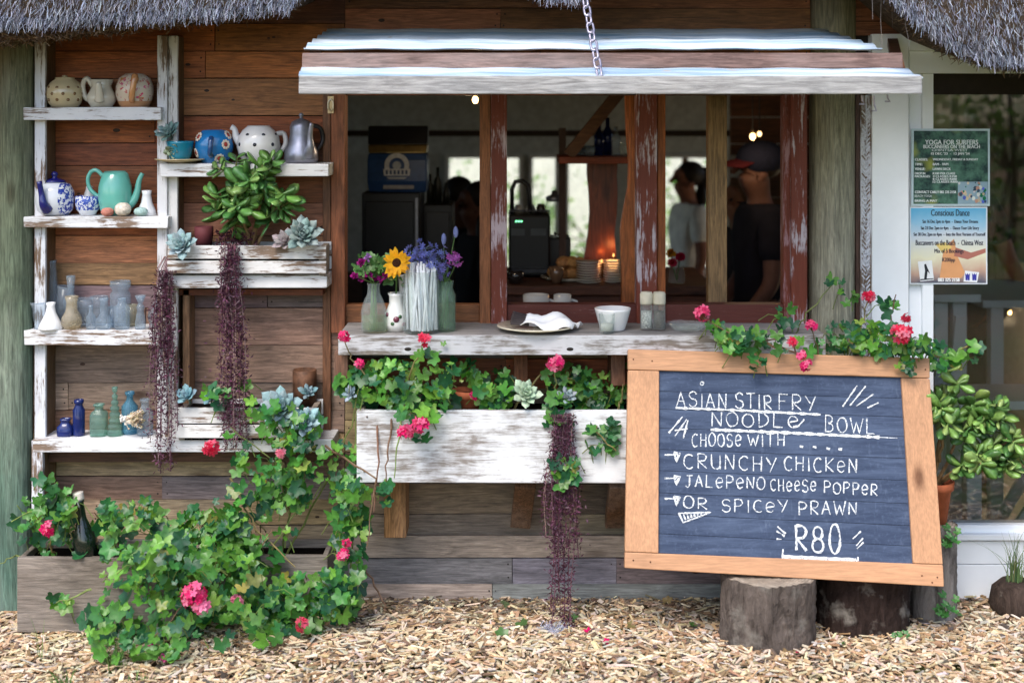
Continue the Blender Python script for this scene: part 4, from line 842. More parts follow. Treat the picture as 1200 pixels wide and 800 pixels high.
tag(MB().lathe((PX(1005, -.25), -.25, .236), [(0, 0), (.05, 0), (.065, .11), (.068, .115), (.06, .115), (.055, .09), (0, .088)], 20, rgb(34, 32, 32)).build('nursery_pot', M['dark'], smooth=True), 'black nursery pot on the dark stump behind the chalkboard', 'pot')
stump('log', 'upright grey log plinth under the terracotta pot by the door', 'log', PX(1093, -.22), -.22, .072, .01, PZ(612, -.22), .003, rgb(128, 122, 118), rgb(140, 130, 118), 9, M['bark'])
def clay(label, px, Y, z, prof, group=None, col=(1, 1, 1)):
    root = pot('terracotta_pot', label, 'pot', px, Y, z, prof, col, 'terracotta', parts=[('soil', 'lathe', [(0, prof[-1][1]), (prof[-1][0] - .4, prof[-1][1])], (1, 1, 1), 'soil')]); return root
clay('tall terracotta pot of the jade plant standing on the grey log', 1096, -.22, PZ(612, -.22) + .002, [(0, 0), (13, 0), (18, 38), (21, 39), (22, 48), (19.5, 48), (18, 41)])

# ------------------------------------------------------------------ posters on the glass door
def text_geo(txt):
    cu = bpy.data.curves.new('t', 'FONT'); cu.body = txt; cu.align_x = 'LEFT'; cu.resolution_u = 3; ob = bpy.data.objects.new('t', cu)
    me = ob.to_mesh(); vs = [v.co.copy() for v in me.vertices]; fs = [tuple(p.vertices) for p in me.polygons]; ob.to_mesh_clear(); bpy.data.objects.remove(ob); bpy.data.curves.remove(cu); return vs, fs
def put_text(b, txt, px0, px1, py0, py1, Y, col, bold=0):
    vs, fs = text_geo(txt); xs = [v.x for v in vs]; ys = [v.y for v in vs]; a, c, e, f = min(xs), max(xs), min(ys), max(ys)
    for k in range(1 + bold): b.add([P(px0 + .35 * k + (px1 - px0) * (v.x - a) / (c - a), py1 - (py1 - py0) * (v.y - e) / (f - e), Y - .0001 * k) for v in vs], fs, col)
def flat(b, pts, Y, col): b.add([P(x, y, Y) for x, y in pts], [tuple(range(len(pts)))], col)
YP = -.004
po = thing('poster', 'dark green event poster with white writing and a small beach photo on the glass door', 'poster', P(1113, 241, YP))
m_ = NT('green foliage print'); v = m_.coords((1, 1, 1)); g = m_.noise(v, 22, 4, .65); g2 = m_.noise(v, 9, 2)
c = m_.mix(m_.ramp(g, .38, .62), rgb(24, 54, 54), rgb(86, 128, 108)); c = m_.mix(m_.ramp(g2, .55, .68), c, rgb(150, 156, 66)); m_.fin(c, .4, .4)
MB().pbox(1068, 1160, 151, 241.5, YP, YP + .003, rgb(196, 214, 220)).build('sheet', M['print'], po)
b = MB(); flat(b, [(1070.5, 239), (1158, 239), (1157.5, 153.5), (1071, 153.5)], YP - .0012, (1, 1, 1)); b.build('picture', m_.m, po)
b = MB(); W_ = rgb(232, 238, 238)
for tx, x0, x1, y0, y1, bd in (('YOGA FOR SURFERS', 1084, 1146, 164, 169.5, 1), ('BUCCANEERS ON THE BEACH', 1082, 1148, 169.8, 174, 1), ('CHINTSA WEST', 1092, 1134, 174.6, 177.4, 0), ("15 DEC '23  -  12 JAN '24", 1091, 1136, 178.6, 182.4, 1),
                             ('CLASSES:', 1072, 1087, 185.6, 188.4, 1), ('WEDNESDAY, FRIDAY & SUNDAY', 1093, 1146, 185.6, 188.6, 1), ('TIME:', 1072, 1081, 191.2, 194, 1), ('8AM - 9AM', 1093, 1111, 191, 194, 1), ('VENUE:', 1072, 1084, 196.6, 199.6, 1), ('LAWN DECK', 1093, 1114, 196.6, 199.6, 1),
                             ('DROP IN', 1072, 1084, 202, 204.6, 1), ('R100 PER CLASS', 1093, 1119, 202, 204.6, 1), ('PACKAGES:', 1072, 1090, 205.4, 208, 1), ('4 CLASSES R350', 1093, 1121, 205.4, 208, 1), ('8 CLASSES R600', 1093, 1121, 208.6, 211.2, 1), ('12 CLASSES R800', 1093, 1122, 211.8, 214.4, 1),
                             ('CONTACT CARLY 083 325 2158', 1072, 1120, 223.6, 226.6, 1), ('BEACH YOGA', 1072, 1092, 228.4, 231, 0), ('BRING A MAT', 1072, 1098, 234, 236.6, 1)): put_text(b, tx, x0, x1, y0, y1, YP - .0018, W_, bd)
b.build('lettering', M['print'], po)
b = MB(); q = random.Random(2)
flat(b, [(1122.5, 239), (1157.5, 239), (1157.5, 213), (1122.5, 213)], YP - .0016, rgb(150, 176, 190))
for i in range(46): 
    x, y, r_ = q.uniform(1124, 1155), q.uniform(214, 237), q.uniform(.8, 2.4); flat(b, [(x + r_ * math.cos(-k), y + r_ * 1.2 * math.sin(-k)) for k in range(6)], YP - .0018 - i * .00002, vary(q.choice((rgb(220, 220, 220), rgb(186, 140, 120), rgb(60, 80, 100), rgb(90, 110, 200), rgb(206, 190, 160), rgb(0, 120, 80))), .2, q))
b.build('photo', M['print'], po)
po = thing('poster', 'pale blue and orange Conscious Dance poster taped on the glass door', 'poster', P(1112, 333, YP))
MB().pbox(1066, 1157, 242.5, 333, YP, YP + .003, rgb(226, 232, 238)).build('sheet', M['print'], po)
m_ = NT('sunset dancer print'); tcx = m_.n('TexCoord'); sp = m_.n('SeparateXYZ'); m_.l(tcx.outputs['Generated'], sp.inputs[0]); g = m_.noise(tcx.outputs['Generated'], 3, 3)
zz = m_.math('ADD', sp.outputs['Z'], m_.math('MULTIPLY', m_.math('SUBTRACT', g, .5), .25)); n_ = m_.n('ValToRGB'); e = n_.color_ramp.elements; e[0].position = 0; e[0].color = (*rgb(96, 96, 110), 1); e[1].position = 1; e[1].color = (*rgb(92, 178, 220), 1)
for p_, c_ in ((.14, rgb(196, 160, 140)), (.36, rgb(230, 226, 196)), (.62, rgb(206, 216, 226)), (.8, rgb(150, 200, 228))): k = e.new(p_); k.color = (*c_, 1)
m_.l(zz, n_.inputs[0]); m_.fin(n_.outputs[0], .4, .4)
b = MB(); flat(b, [(1067.5, 331.5), (1155.5, 331.5), (1155.5, 244), (1067.5, 244)], YP - .0012, (1, 1, 1)); b.build('picture', m_.m, po)
b = MB(); flat(b, [(1101, 326), (1106, 290), (1118, 280), (1122, 300), (1131, 320), (1126, 326)], YP - .0015, rgb(222, 160, 110)); flat(b, [(1118, 300), (1120, 290), (1138, 296), (1155, 291), (1155, 296), (1134, 304)], YP - .0016, rgb(176, 112, 98)); flat(b, [(1104, 296), (1096, 286), (1108, 284), (1116, 290)], YP - .00155, rgb(226, 200, 120))
b.build('dancer', M['print'], po)
b = MB(); K = rgb(34, 40, 60)
put_text(b, 'Conscious Dance', 1091, 1136, 245.5, 253, YP - .002, K, 1); put_text(b, 'Sat 16 Dec 2pm to 4pm  -  Dance Your Dreams', 1081, 1146, 257.6, 262.6, YP - .002, K, 1); put_text(b, 'Sat 23 Dec 2pm to 4pm  -  Dance Your Life Story', 1079, 1147, 265.2, 270.2, YP - .002, K, 1)
put_text(b, 'Sat 30 Dec 2pm to 4pm  -  Into the Best Version of Yourself', 1070.5, 1154.5, 272.6, 277.6, YP - .002, K, 1); put_text(b, 'Buccaneers on the Beach  -  Chintsa West', 1073, 1152, 281.2, 287.4, YP - .002, K, 1); put_text(b, 'Mix of 5 Bookings', 1095, 1129, 291.6, 298, YP - .002, K, 1); put_text(b, 'R200pp', 1104, 1119, 302, 308, YP - .002, K, 1)
put_text(b, '083 325 2158', 1099, 1124, 325.6, 330, YP - .002, rgb(240, 240, 240), 2); b.build('lettering', M['print'], po)
b = MB(); flat(b, [(1078.5, 330), (1094.5, 328), (1092, 305), (1075.5, 306.5)], YP - .0022, rgb(234, 236, 238)); flat(b, [(1129, 330), (1145, 331), (1147.5, 319), (1131, 317)], YP - .0022, rgb(234, 236, 240))
for pts in ([(1083, 327), (1086, 327), (1087, 318), (1090, 321), (1087, 314), (1085, 309), (1083, 310), (1084, 317)], [(1078.5, 328.6), (1094, 327), (1094, 326), (1078.5, 327)]): flat(b, pts, YP - .0026, rgb(40, 42, 50))
for x in (1132.5, 1135, 1140.5, 1143): flat(b, [(x - 1, 328.5), (x + 1.2, 328.5), (x + 1.6, 320), (x, 322), (x - 1.4, 319.5)], YP - .0026, rgb(60, 60, 160))
b.build('photo', M['print'], po)

# ------------------------------------------------------------------ timber planters
def trough(label, px0, px1, pyt, pyb, Yf, depth, col, z0=None):
    x0, x1 = PX(px0, Yf), PX(px1, Yf); zt = PZ(pyt, Yf); zb = (PZ(pyb, Yf) if z0 is None else z0) - .01
    root = thing('planter_box', label, 'planter', ((x0 + x1) / 2, Yf + depth / 2, zb))
    for y in (Yf, Yf + depth - .02): MB().box(x0, x1, y, y + .02, zb, zt, col, .002).build('side_board', M['weathered'], root, bevel=.004)
    for x in (x0, x1 - .02): MB().box(x + .001, x + .019, Yf + .0205, Yf + depth - .0205, zb, zt - .003, col).build('end_board', M['weathered'], root, bevel=.003)
    MB().box(x0 + .02, x1 - .02, Yf + .021, Yf + depth - .021, zb + .02, zt - .025, rgb(64, 50, 40)).build('soil', M['soil'], root)
    return root
tr1 = trough('rough grey timber planter box on the ground at the left, half hidden by leaves', 20, 205, 653, 737, -.40, .2, rgb(136, 124, 112))
tr2 = trough('long grey timber planter box behind the big geranium against the wall', 222, 384, 650, 706, -.22, .18, rgb(128, 118, 108))
Yw = -.31
wp = thing('planter_box', 'long whitewashed planter box on brackets under the serving counter', 'planter', P(590, 565, -.2))
x0, x1, zt, zb = PX(418, Yw), PX(775, Yw), PZ(481, Yw), PZ(566, Yw)
MB().box(x0, x1, Yw, Yw + .024, zb, zt, (1, 1, 1), .002).build('front_board', M['whitebox'], wp, bevel=.004)
MB().box(x0, x1, -.05, -.03, zb, zt, rgb(120, 104, 88)).build('back_board', M['weathered'], wp)
MB().box(x0 + .021, x1 - .021, Yw + .0245, -.0505, zb + .003, zb + .02, rgb(110, 92, 76)).build('bottom_board', M['weathered'], wp)
MB().box(x0 + .021, x1 - .021, Yw + .0245, -.0505, zb + .021, zt - .03, rgb(64, 50, 40)).build('soil', M['soil'], wp)
for x in (x0 + .001, x1 - .02): MB().box(x, x + .019, Yw + .0245, -.0505, zb + .003, zt - .004, rgb(140, 128, 116)).build('end_board', M['weathered'], wp)
for a, c, e in ((450, 476, 'f'), (600, 624, 'd'), (711, 734, 'd')):
    b = MB(); pm = (a + c) / 2
    if e == 'f': b.box(PX(a, -.14), PX(c, -.14), -.14, -.005, PZ(630, -.14), PZ(566, Yw) - .002, rgb(176, 130, 84))
    else: b.bar(P(pm - 2, 612, -.04), Vector((PX(pm + 4, -.26), -.25, PZ(566, Yw) - .012)), .07, .045, rgb(112, 82, 58), (0, -1, 0))
    b.build('bracket', M['weatheredY'], wp, bevel=.003)
b = MB()
for px, py in ((423, 560), (430, 488), (427, 552)): b.ball(P(px, py, Yw - .001), .004, rgb(120, 110, 104), 6, 4)
b.build('nail_head', M['matte'], wp)
clay('small terracotta pot standing in the whitewashed planter', 549, -.19, zt - .03, [(0, 0), (15, 0), (17, 17), (20, 18), (20, 26), (18, 26), (16.5, 20)])
pot('tin_can', 'rusty dark tin can standing behind the blue-grey rosettes at the bottom of the shelf', 'can', 357, -.06, PZ(478, -.185) - .014, [(0, 0), (14, 0), (14, 40), (13, 41), (12.5, 36), (0, 35)], rgb(96, 66, 48), plain('rusty tin', None, .6, .4, .2, 26, .7))
# bottle planted neck up
wbm = pot('wine_bottle', 'dark green wine bottle with a white capped cork among the geranium leaves', 'bottle', 104, -.355, PZ(653, -.40) - .03, [(0, 0), (14, 0), (14, 30), (8, 44), (5.5, 52), (5.2, 70), (6.2, 71), (6.2, 74), (0, 74)], rgb(16, 30, 24), 'ceramic', rot=Matrix.Rotation(-.16, 3, 'Y'),
    parts=[('bottle_cap', 'tube', ([(-11.5, 0, 73), (-13, 0, 82)], 6.4), rgb(206, 196, 184), 'matte'), ('wire', 'tube', ([(-9, -6.5, 66), (-12, -6.6, 74)], .9), rgb(190, 190, 190), 'metal')])
# ------------------------------------------------------------------ plants
LEAFC = [rgb(84, 144, 58), rgb(62, 122, 58), rgb(100, 156, 60), rgb(46, 102, 60), rgb(114, 160, 64), rgb(40, 90, 58), rgb(100, 152, 58)]
YEL = [rgb(140, 160, 74), rgb(126, 156, 70), rgb(160, 152, 78)]
def basis(n, tip):
    n = n.normalized(); t_ = (tip - n * tip.dot(n)); t_ = t_.normalized() if t_.length > 1e-5 else n.orthogonal().normalized(); x = t_.cross(n); return x, t_, n
def ivy_leaf(b, c, n, tip, r, col, q):
    """five shallow lobes, cupped, with the blade raised between the veins"""
    x, y, z = basis(n, tip); cup = q.uniform(.0, .35); ph = q.uniform(-.12, .12); asym = q.uniform(-.08, .08); fold = q.uniform(.0, .25)
    vs = [c - z * r * .06]; N = 19; wav = q.uniform(.02, .09); wp = q.uniform(0, 6)
    for f in (.55, 1.):
        for k in range(N):
            a = math.radians(-156 + 312 * k / (N - 1)); lobe = .5 + .5 * math.cos(a * 360 / 64); rr = r * f * ((.70 + .34 * lobe ** .8) if f == 1 else (.86 + .14 * lobe)) * (1 + asym * math.sin(a)) * (1 + (q.uniform(-.05, .05) if f == 1 else 0))
            if k in (0, N - 1): rr *= .72
            h = cup * (rr / r) ** 2 * r * .55 - fold * abs(math.sin(a)) * rr * -.35 + (wav * r * math.sin(5 * a + wp) if f == 1 else -.03 * r * lobe)
            vs.append(c + x * (rr * math.sin(a + ph)) + y * (rr * math.cos(a + ph)) + z * h)
    fs = [(0, i, i + 1) for i in range(1, N)] + [(i, N + i, N + i + 1, i + 1) for i in range(1, N)]
    b.add(vs, fs, col, q.random())
def in_poly(x, y, p):
    s_ = False; j = len(p) - 1
    for i in range(len(p)):
        if (p[i][1] > y) != (p[j][1] > y) and x < (p[j][0] - p[i][0]) * (y - p[i][1]) / (p[j][1] - p[i][1]) + p[i][0]: s_ = not s_
        j = i
    return s_
PINK, RED_, MAG = rgb(214, 18, 104), rgb(206, 14, 62), rgb(204, 24, 134)
def flower_head(root, px, py, Y, rpx, col, q, nf=None):
    b = MB(); c = P(px, py, Y); r = rpx / S(Y); nf = nf or max(7, int(rpx * 2.6))
    for k in range(nf):
        d = Vector((q.gauss(0, 1), q.gauss(-.55, .8), q.gauss(.25, .9))).normalized(); p = c + d * r * q.uniform(.72, 1.05); fr_ = q.uniform(.0095, .0145) * (1 if rpx > 7 else .8)
        x, y, z = basis(d + Vector((q.gauss(0, .25), q.gauss(-.2, .25), q.gauss(0, .25))), Vector((q.gauss(0, 1), q.gauss(0, 1), q.gauss(0, 1)))); cc = vary(mixc(col, rgb(255, 190, 214), q.random() ** 2 * .45), .15, q)
        for m in range(5):
            a = m * 1.2566; dr = x * math.cos(a) + y * math.sin(a); sd = y * math.cos(a) - x * math.sin(a)
            b.add([p, p + dr * fr_ * .55 + sd * fr_ * .42 + z * fr_ * .12, p + dr * fr_ * 1.15 + sd * fr_ * .22 + z * fr_ * .22, p + dr * fr_ * 1.15 - sd * fr_ * .22 + z * fr_ * .22, p + dr * fr_ * .55 - sd * fr_ * .42 + z * fr_ * .12], [(0, 1, 2, 3, 4)], cc, q.random())
        b.tube([c - Vector((0, 0, r * .8)), p - z * fr_ * .1], .0009, 3, rgb(140, 90, 70))
    b.build('flower_head', M['petal'], root)
def geranium(label, base, regions, flowers, stems, seed, lr=(7, 13), yellow=.025, dark=0.):
    """regions: (polygon in photo px, leaves, Y nearest, Y farthest); stems: lists of (px, py, Y)"""
    q = random.Random(seed); root = thing('geranium', label, 'plant', base); b = MB(); sb = MB()
    for poly, n, Ya, Yb in regions:
        n = int(n * 1.1)
        xs, ys = [p[0] for p in poly], [p[1] for p in poly]; k = 0; tries = 0; cx, cy = sum(xs) / len(xs), sum(ys) / len(ys)
        ncl = max(3, n // 22); cl = []
        while len(cl) < ncl and tries < 6000:
            tries += 1; x, y = q.uniform(min(xs), max(xs)), q.uniform(min(ys), max(ys))
            if in_poly(x, y, poly): cl.append((x, y, q.uniform(0, 1) ** 1.2, q.random()))
        tries = 0
        while k < n and tries < n * 30:
            tries += 1
            if q.random() < .74:
                x0, y0, d0, hue = q.choice(cl); x, y, dd = x0 + q.gauss(0, 19), y0 + q.gauss(0, 17), d0 + q.gauss(0, .18)
            else: x, y, dd, hue = q.uniform(min(xs), max(xs)), q.uniform(min(ys), max(ys)), q.random(), q.random()
            if not in_poly(x, y, poly): continue
            dd = min(1, max(0, dd)); Y = Ya + (Yb - Ya) * dd; c = P(x, y, Y); r = q.uniform(*lr) / S(Y) * (1 if q.random() < .42 else q.uniform(.35, .85))
            if c.z < gz(Y) + .012 or (88 < x < 118 and 584 < y < 648 and Y < -.30): continue
            col = q.choice(LEAFC) if q.random() > yellow else q.choice(YEL)
            col = mixc(col, rgb(36, 84, 58), .35 * (hue > .6) + dark); 
            nrm = Vector((q.gauss((x - cx) / 260, .42), q.gauss(-.85, .3), q.gauss(.55, .45))); tip = Vector((q.gauss((x - cx) / 200, .6), q.gauss(-.3, .4), q.gauss(-.6, .5)))
            ivy_leaf(b, c, nrm, tip, r, vary(col, .24, q), q); k += 1
            if q.random() < .45:
                e = c + Vector((q.gauss(0, .03), q.uniform(.015, .07), -q.uniform(.02, .07))); m_ = (c + e) / 2 + Vector((0, .005, .012)); sb.tube([c - nrm.normalized() * .002, m_, e], [.0011, .0014, .0018], 4, vary(rgb(112, 128, 66), .25, q), None, False)
    for st in stems:
        pts = [P(*p) for p in st]; dense = []
        for a, c in zip(pts, pts[1:]):
            for i in range(5): dense.append(a.lerp(c, i / 5) + Vector((q.gauss(0, .003), q.gauss(0, .003), q.gauss(0, .003))))
        dense.append(pts[-1]); n_ = len(dense); sb.tube(dense, [.0042 - .0026 * i / n_ for i in range(n_)], 5, vary(q.choice((rgb(124, 112, 72), rgb(110, 124, 70), rgb(120, 92, 72))), .2, q))
    b.build('foliage', M['leaf'], root, smooth=True)
    if sb.v: sb.build('stems', M['stem'], root)
    for px, py, Y, rp, col in flowers:
        flower_head(root, px, py, Y - .045, rp, col, q)
    return root
geranium('small ivy geranium growing from the left end of the grey planter by the pole', P(60, 655, -.3),
    [([(12, 590), (30, 562), (60, 552), (84, 574), (98, 604), (96, 650), (58, 656), (22, 640)], 95, -.42, -.26)], [(57, 618, -.43, 8, PINK)],
    [[(60, 660, -.3), (40, 620, -.32), (20, 592, -.36)], [(60, 660, -.3), (66, 600, -.33), (64, 560, -.36)], [(70, 660, -.3), (60, 640, -.38), (57, 622, -.42)], [(50, 660, -.32), (20, 650, -.36), (0, 660, -.4)]], 41, dark=.1)
geranium('big spreading ivy geranium spilling over the wood chips, with a large pink bloom', P(200, 700, -.3),
    [([(98, 612), (130, 585), (172, 584), (206, 598), (236, 610), (250, 655), (226, 700), (150, 700), (110, 672)], 230, -.50, -.26),
     ([(150, 640), (232, 620), (300, 660), (330, 700), (320, 768), (300, 778), (240, 752), (170, 778), (120, 768), (92, 735), (120, 690)], 400, -.70, -.36),
     ([(300, 690), (340, 672), (420, 668), (424, 700), (402, 738), (352, 748), (320, 770), (300, 740)], 190, -.46, -.2),
     ([(52, 700), (70, 690), (82, 706), (66, 722)], 9, -.47, -.43), ([(196, 598), (270, 600), (330, 650), (310, 690), (230, 660)], 120, -.36, -.22)],
    [(227, 697, -.62, 15, PINK), (237, 709, -.62, 8, rgb(240, 120, 170)), (176, 757, -.64, 6, MAG), (194, 768, -.64, 6, MAG), (354, 732, -.48, 7, RED_), (278, 704, -.5, 6, rgb(214, 120, 150))],
    [[(160, 690, -.3), (140, 640, -.36), (110, 600, -.42)], [(170, 690, -.3), (200, 640, -.4), (232, 616, -.4)], [(200, 690, -.32), (220, 705, -.58), (170, 755, -.62)], [(210, 700, -.3), (225, 710, -.55), (227, 704, -.6)], [(280, 690, -.25), (300, 650, -.3), (320, 620, -.3)], [(105, 690, -.44), (85, 700, -.45), (66, 706, -.46)], [(300, 680, -.2), (340, 610, -.24), (385, 560, -.24)]], 42)
geranium('tall ivy geranium climbing in loose strands from the ground up to the whitewashed planter', P(330, 655, -.12),
    [([(264, 512), (288, 482), (330, 474), (372, 480), (412, 474), (428, 520), (420, 580), (370, 560), (330, 560), (300, 590), (266, 552)], 120, -.34, -.2),
     ([(300, 560), (338, 540), (372, 556), (352, 620), (330, 660), (300, 640)], 62, -.3, -.2), ([(392, 560), (430, 556), (434, 612), (428, 668), (398, 664), (384, 610)], 90, -.38, -.24),
     ([(250, 560), (290, 550), (300, 610), (268, 650), (236, 640)], 48, -.32, -.2), ([(236, 452), (290, 448), (300, 470), (262, 480), (240, 470)], 16, -.24, -.18)],
    [(247, 524, -.26, 8.5, RED_), (403, 650, -.36, 7, PINK), (329, 531, -.3, 5, rgb(226, 130, 150)), (406, 636, -.36, 4, PINK)],
    [[(330, 650, -.15), (340, 600, -.2), (320, 540, -.24), (270, 500, -.26)], [(335, 650, -.15), (384, 560, -.22), (412, 500, -.26), (424, 440, -.28)], [(340, 650, -.15), (410, 690, -.22), (414, 560, -.26), (418, 480, -.28)], [(270, 560, -.22), (300, 620, -.26), (346, 664, -.3)], [(380, 520, -.25), (440, 560, -.36), (430, 640, -.38)], [(428, 664, -.26), (446, 700, -.28), (452, 716, -.3)]], 43, (6.5, 12), .06)
geranium('ivy geranium arching over the left end of the whitewashed planter below the flower bottle', P(455, 480, -.2),
    [([(396, 448), (420, 430), (446, 424), (470, 420), (520, 396), (530, 420), (534, 470), (514, 492), (480, 494), (452, 474), (408, 480)], 175, -.40, -.2),
     ([(446, 566), (462, 570), (458, 590), (440, 590)], 9, -.36, -.34), ([(474, 500), (500, 498), (502, 516), (480, 520)], 7, -.36, -.34)],
    [(403, 395, -.32, 6.5, PINK), (497, 399, -.36, 7, RED_), (493, 499, -.38, 9, PINK), (476, 506, -.38, 8, PINK), (421, 427, -.3, 4, PINK)],
    [[(455, 484, -.2), (440, 450, -.28), (412, 420, -.3), (403, 398, -.31)], [(470, 484, -.2), (480, 440, -.3), (495, 402, -.35)], [(460, 484, -.3), (455, 530, -.34), (450, 572, -.345)], [(470, 484, -.3), (468, 500, -.34), (462, 560, -.35)], [(440, 486, -.3), (444, 540, -.34), (438, 600, -.35)], [(470, 470, -.3), (492, 496, -.37)]], 44, (7, 12), .05)
geranium('low geranium with round leaves growing behind the pale rosette in the whitewashed planter', P(640, 482, -.2),
    [([(545, 420), (584, 428), (604, 440), (600, 480), (560, 478), (532, 440)], 34, -.26, -.12), ([(556, 452), (598, 450), (602, 480), (570, 482)], 26, -.3, -.22), ([(630, 428), (668, 422), (700, 440), (736, 420), (738, 470), (690, 480), (650, 470)], 80, -.28, -.12),
     ([(626, 470), (660, 462), (672, 500), (640, 498)], 16, -.345, -.3), ([(682, 490), (722, 484), (736, 520), (716, 536), (690, 528)], 18, -.35, -.32), ([(646, 540), (678, 536), (682, 560), (660, 570), (648, 560)], 15, -.38, -.35)],
    [(651, 426, -.27, 9, PINK), (556, 463, -.25, 4, PINK)],
    [[(650, 484, -.2), (652, 455, -.24), (651, 430, -.26)], [(690, 482, -.25), (700, 505, -.34), (722, 528, -.34)], [(600, 484, -.2), (640, 432, -.2), (680, 450, -.2)], [(720, 484, -.25), (728, 470, -.28), (730, 450, -.28)]], 45, (7, 12.5), .04, .12)
geranium('ivy geranium with red blooms trailing along the top edge of the chalkboard', P(1000, 610, -.25),
    [([(950, 400), (975, 380), (1010, 374), (1050, 384), (1080, 396), (1092, 416), (1000, 414), (950, 412)], 120, -.36, -.2), ([(840, 392), (900, 388), (952, 396), (950, 412), (850, 412)], 48, -.38, -.3),
     ([(834, 376), (852, 384), (846, 398), (826, 390)], 6, -.34, -.3), ([(910, 362), (936, 356), (934, 386), (912, 384)], 9, -.3, -.24), ([(968, 322), (1004, 330), (1004, 366), (972, 352)], 9, -.3, -.22), ([(1034, 340), (1052, 342), (1050, 372), (1032, 366)], 8, -.3, -.22), ([(1050, 420), (1072, 422), (1070, 442), (1052, 440)], 9, -.36, -.34), ([(880, 420), (896, 420), (896, 438), (884, 438)], 5, -.38, -.36),
     ([(1080, 396), (1104, 400), (1106, 430), (1088, 430)], 20, -.32, -.22), ([(1104, 412), (1126, 404), (1150, 406), (1148, 424), (1110, 430)], 12, -.28, -.2)],
    [(823, 368, -.35, 8, PINK), (951, 382, -.3, 6.5, PINK), (928, 401, -.36, 5, RED_), (939, 416, -.38, 5, PINK), (945, 428, -.38, 6, PINK), (1018, 348, -.28, 7, RED_), (1056, 392, -.36, 11.5, RED_), (1062, 372, -.3, 4, RED_)],
    [[(1000, 610, -.25), (1002, 480, -.22), (1000, 400, -.25)], [(1010, 610, -.25), (1030, 480, -.22), (1050, 400, -.28), (1056, 392, -.33)], [(960, 620, -.24), (950, 480, -.24), (930, 400, -.33), (870, 398, -.35), (824, 372, -.34)], [(990, 620, -.24), (980, 420, -.24), (930, 392, -.26), (945, 368, -.27), (975, 334, -.27)], [(1000, 410, -.25), (1010, 380, -.26), (1018, 352, -.27)], [(1020, 410, -.25), (1044, 376, -.26), (1050, 345, -.27)], [(900, 402, -.34), (930, 412, -.37), (945, 426, -.375)], [(1060, 410, -.3), (1110, 420, -.26), (1138, 404, -.24), (1148, 412, -.24)], [(1000, 430, -.24), (960, 420, -.3), (951, 384, -.3)]], 46, (6.5, 11), .06)
# leafy weeds
for lb, poly, n, Y0, base in (('small green weed at the foot of the grey log by the door', [(1098, 690), (1118, 694), (1120, 722), (1100, 722)], 14, -.34, (1108, 724)), ('seedling growing in the chips beside the dark tub', [(1046, 742), (1062, 742), (1062, 754), (1048, 754)], 6, -.45, (1054, 754)), ('little weed beneath the terracotta pot on the log', [(1104, 612), (1122, 614), (1120, 640), (1104, 640)], 14, -.30, (1108, 640))):
    q = random.Random(n); b = MB(); x, y = base
    for _ in range(n):
        a, c = q.uniform(min(p[0] for p in poly), max(p[0] for p in poly)), q.uniform(min(p[1] for p in poly), max(p[1] for p in poly)); p = P(a, c, Y0 + q.uniform(-.02, .02)); p.z = max(p.z, gz(p.y) + .02) if y > 650 else p.z
        ivy_leaf(b, p, Vector((q.gauss(0, .4), -.7, .7)), Vector((q.gauss(0, .7), -.3, -.3)), q.uniform(4, 7) / S(Y0), vary(rgb(70, 124, 62), .2, q), q)
        bp = P(x, y, Y0); bp.z = max(gz(Y0), bp.z) if y > 650 else bp.z; b.tube([bp, p], .001, 3, rgb(90, 120, 60))
    tag(b.build('weed', M['leaf']), lb, 'weed')
# grass blades
def grass(label, px, py, Y, n, hpx, spread, seed, cols, z=None):
    q = random.Random(seed); b = MB(); base = P(px, py, Y); base.z = gz(Y) if z is None else z
    for _ in range(n):
        c = base + Vector((q.gauss(0, spread), q.gauss(0, spread * .6), 0)); h = q.uniform(.4, 1) * hpx / S(Y); lean = Vector((q.gauss(0, .35), q.gauss(-.1, .3), 0)) * h; w = Vector((q.uniform(-1, 1), q.uniform(-1, 1), 0)).normalized() * q.uniform(.0015, .003); vs = []
        for i in range(6): t_ = i / 5; p = c + Vector((0, 0, h * (t_ - .25 * t_ * t_ * abs(lean.x) / h))) + lean * t_ ** 2; k = 1 - t_ * .92; vs += [p - w * k, p + w * k]
        b.add(vs, [(2 * i, 2 * i + 1, 2 * i + 3, 2 * i + 2) for i in range(5)], vary(q.choice(cols), .2, q), q.random())
    return b, base
GC = [rgb(96, 132, 66), rgb(120, 148, 80), rgb(80, 118, 66)]
for px, py, n, h, sd, lb in ((48, 764, 5, 76, 1, 'single tall grass blade in front of the left planter'), (130, 772, 46, 62, 2, 'grass tuft at the lower left edge of the big geranium'), (72, 792, 26, 34, 3, 'low grass tuft in the wood chips nearest the left corner'), (165, 786, 18, 26, 6, 'short grass under the two small magenta blooms')):
    Yg = H * 0 - D + F * (H - .065) / (py - 125); b, base = grass('', px, py, Yg, n, h, .018 if n > 10 else .006, sd, GC); tag(b.build('grass_tuft', M['leaf']), lb, 'grass')
b, base = grass('', 1190, 690, -.16, 60, 66, .016, 9, [rgb(84, 112, 80), rgb(104, 128, 84), rgb(130, 134, 96)], gz(-.16) + .115); s = S(-.16)
root = thing('potted_grass', 'tuft of grass in a dark woven root ball at the right edge by the door', 'plant', (base.x, base.y, gz(-.16)))
b.build('blades', M['leaf'], root); MB().lathe((base.x, base.y, gz(-.16) - .005), [(0, 0), (.07, 0), (.085, .04), (.075, .1), (.05, .125), (0, .12)], 22, rgb(74, 62, 56), 0, None, None, .06).build('root_ball', M['bark'], root, smooth=True)
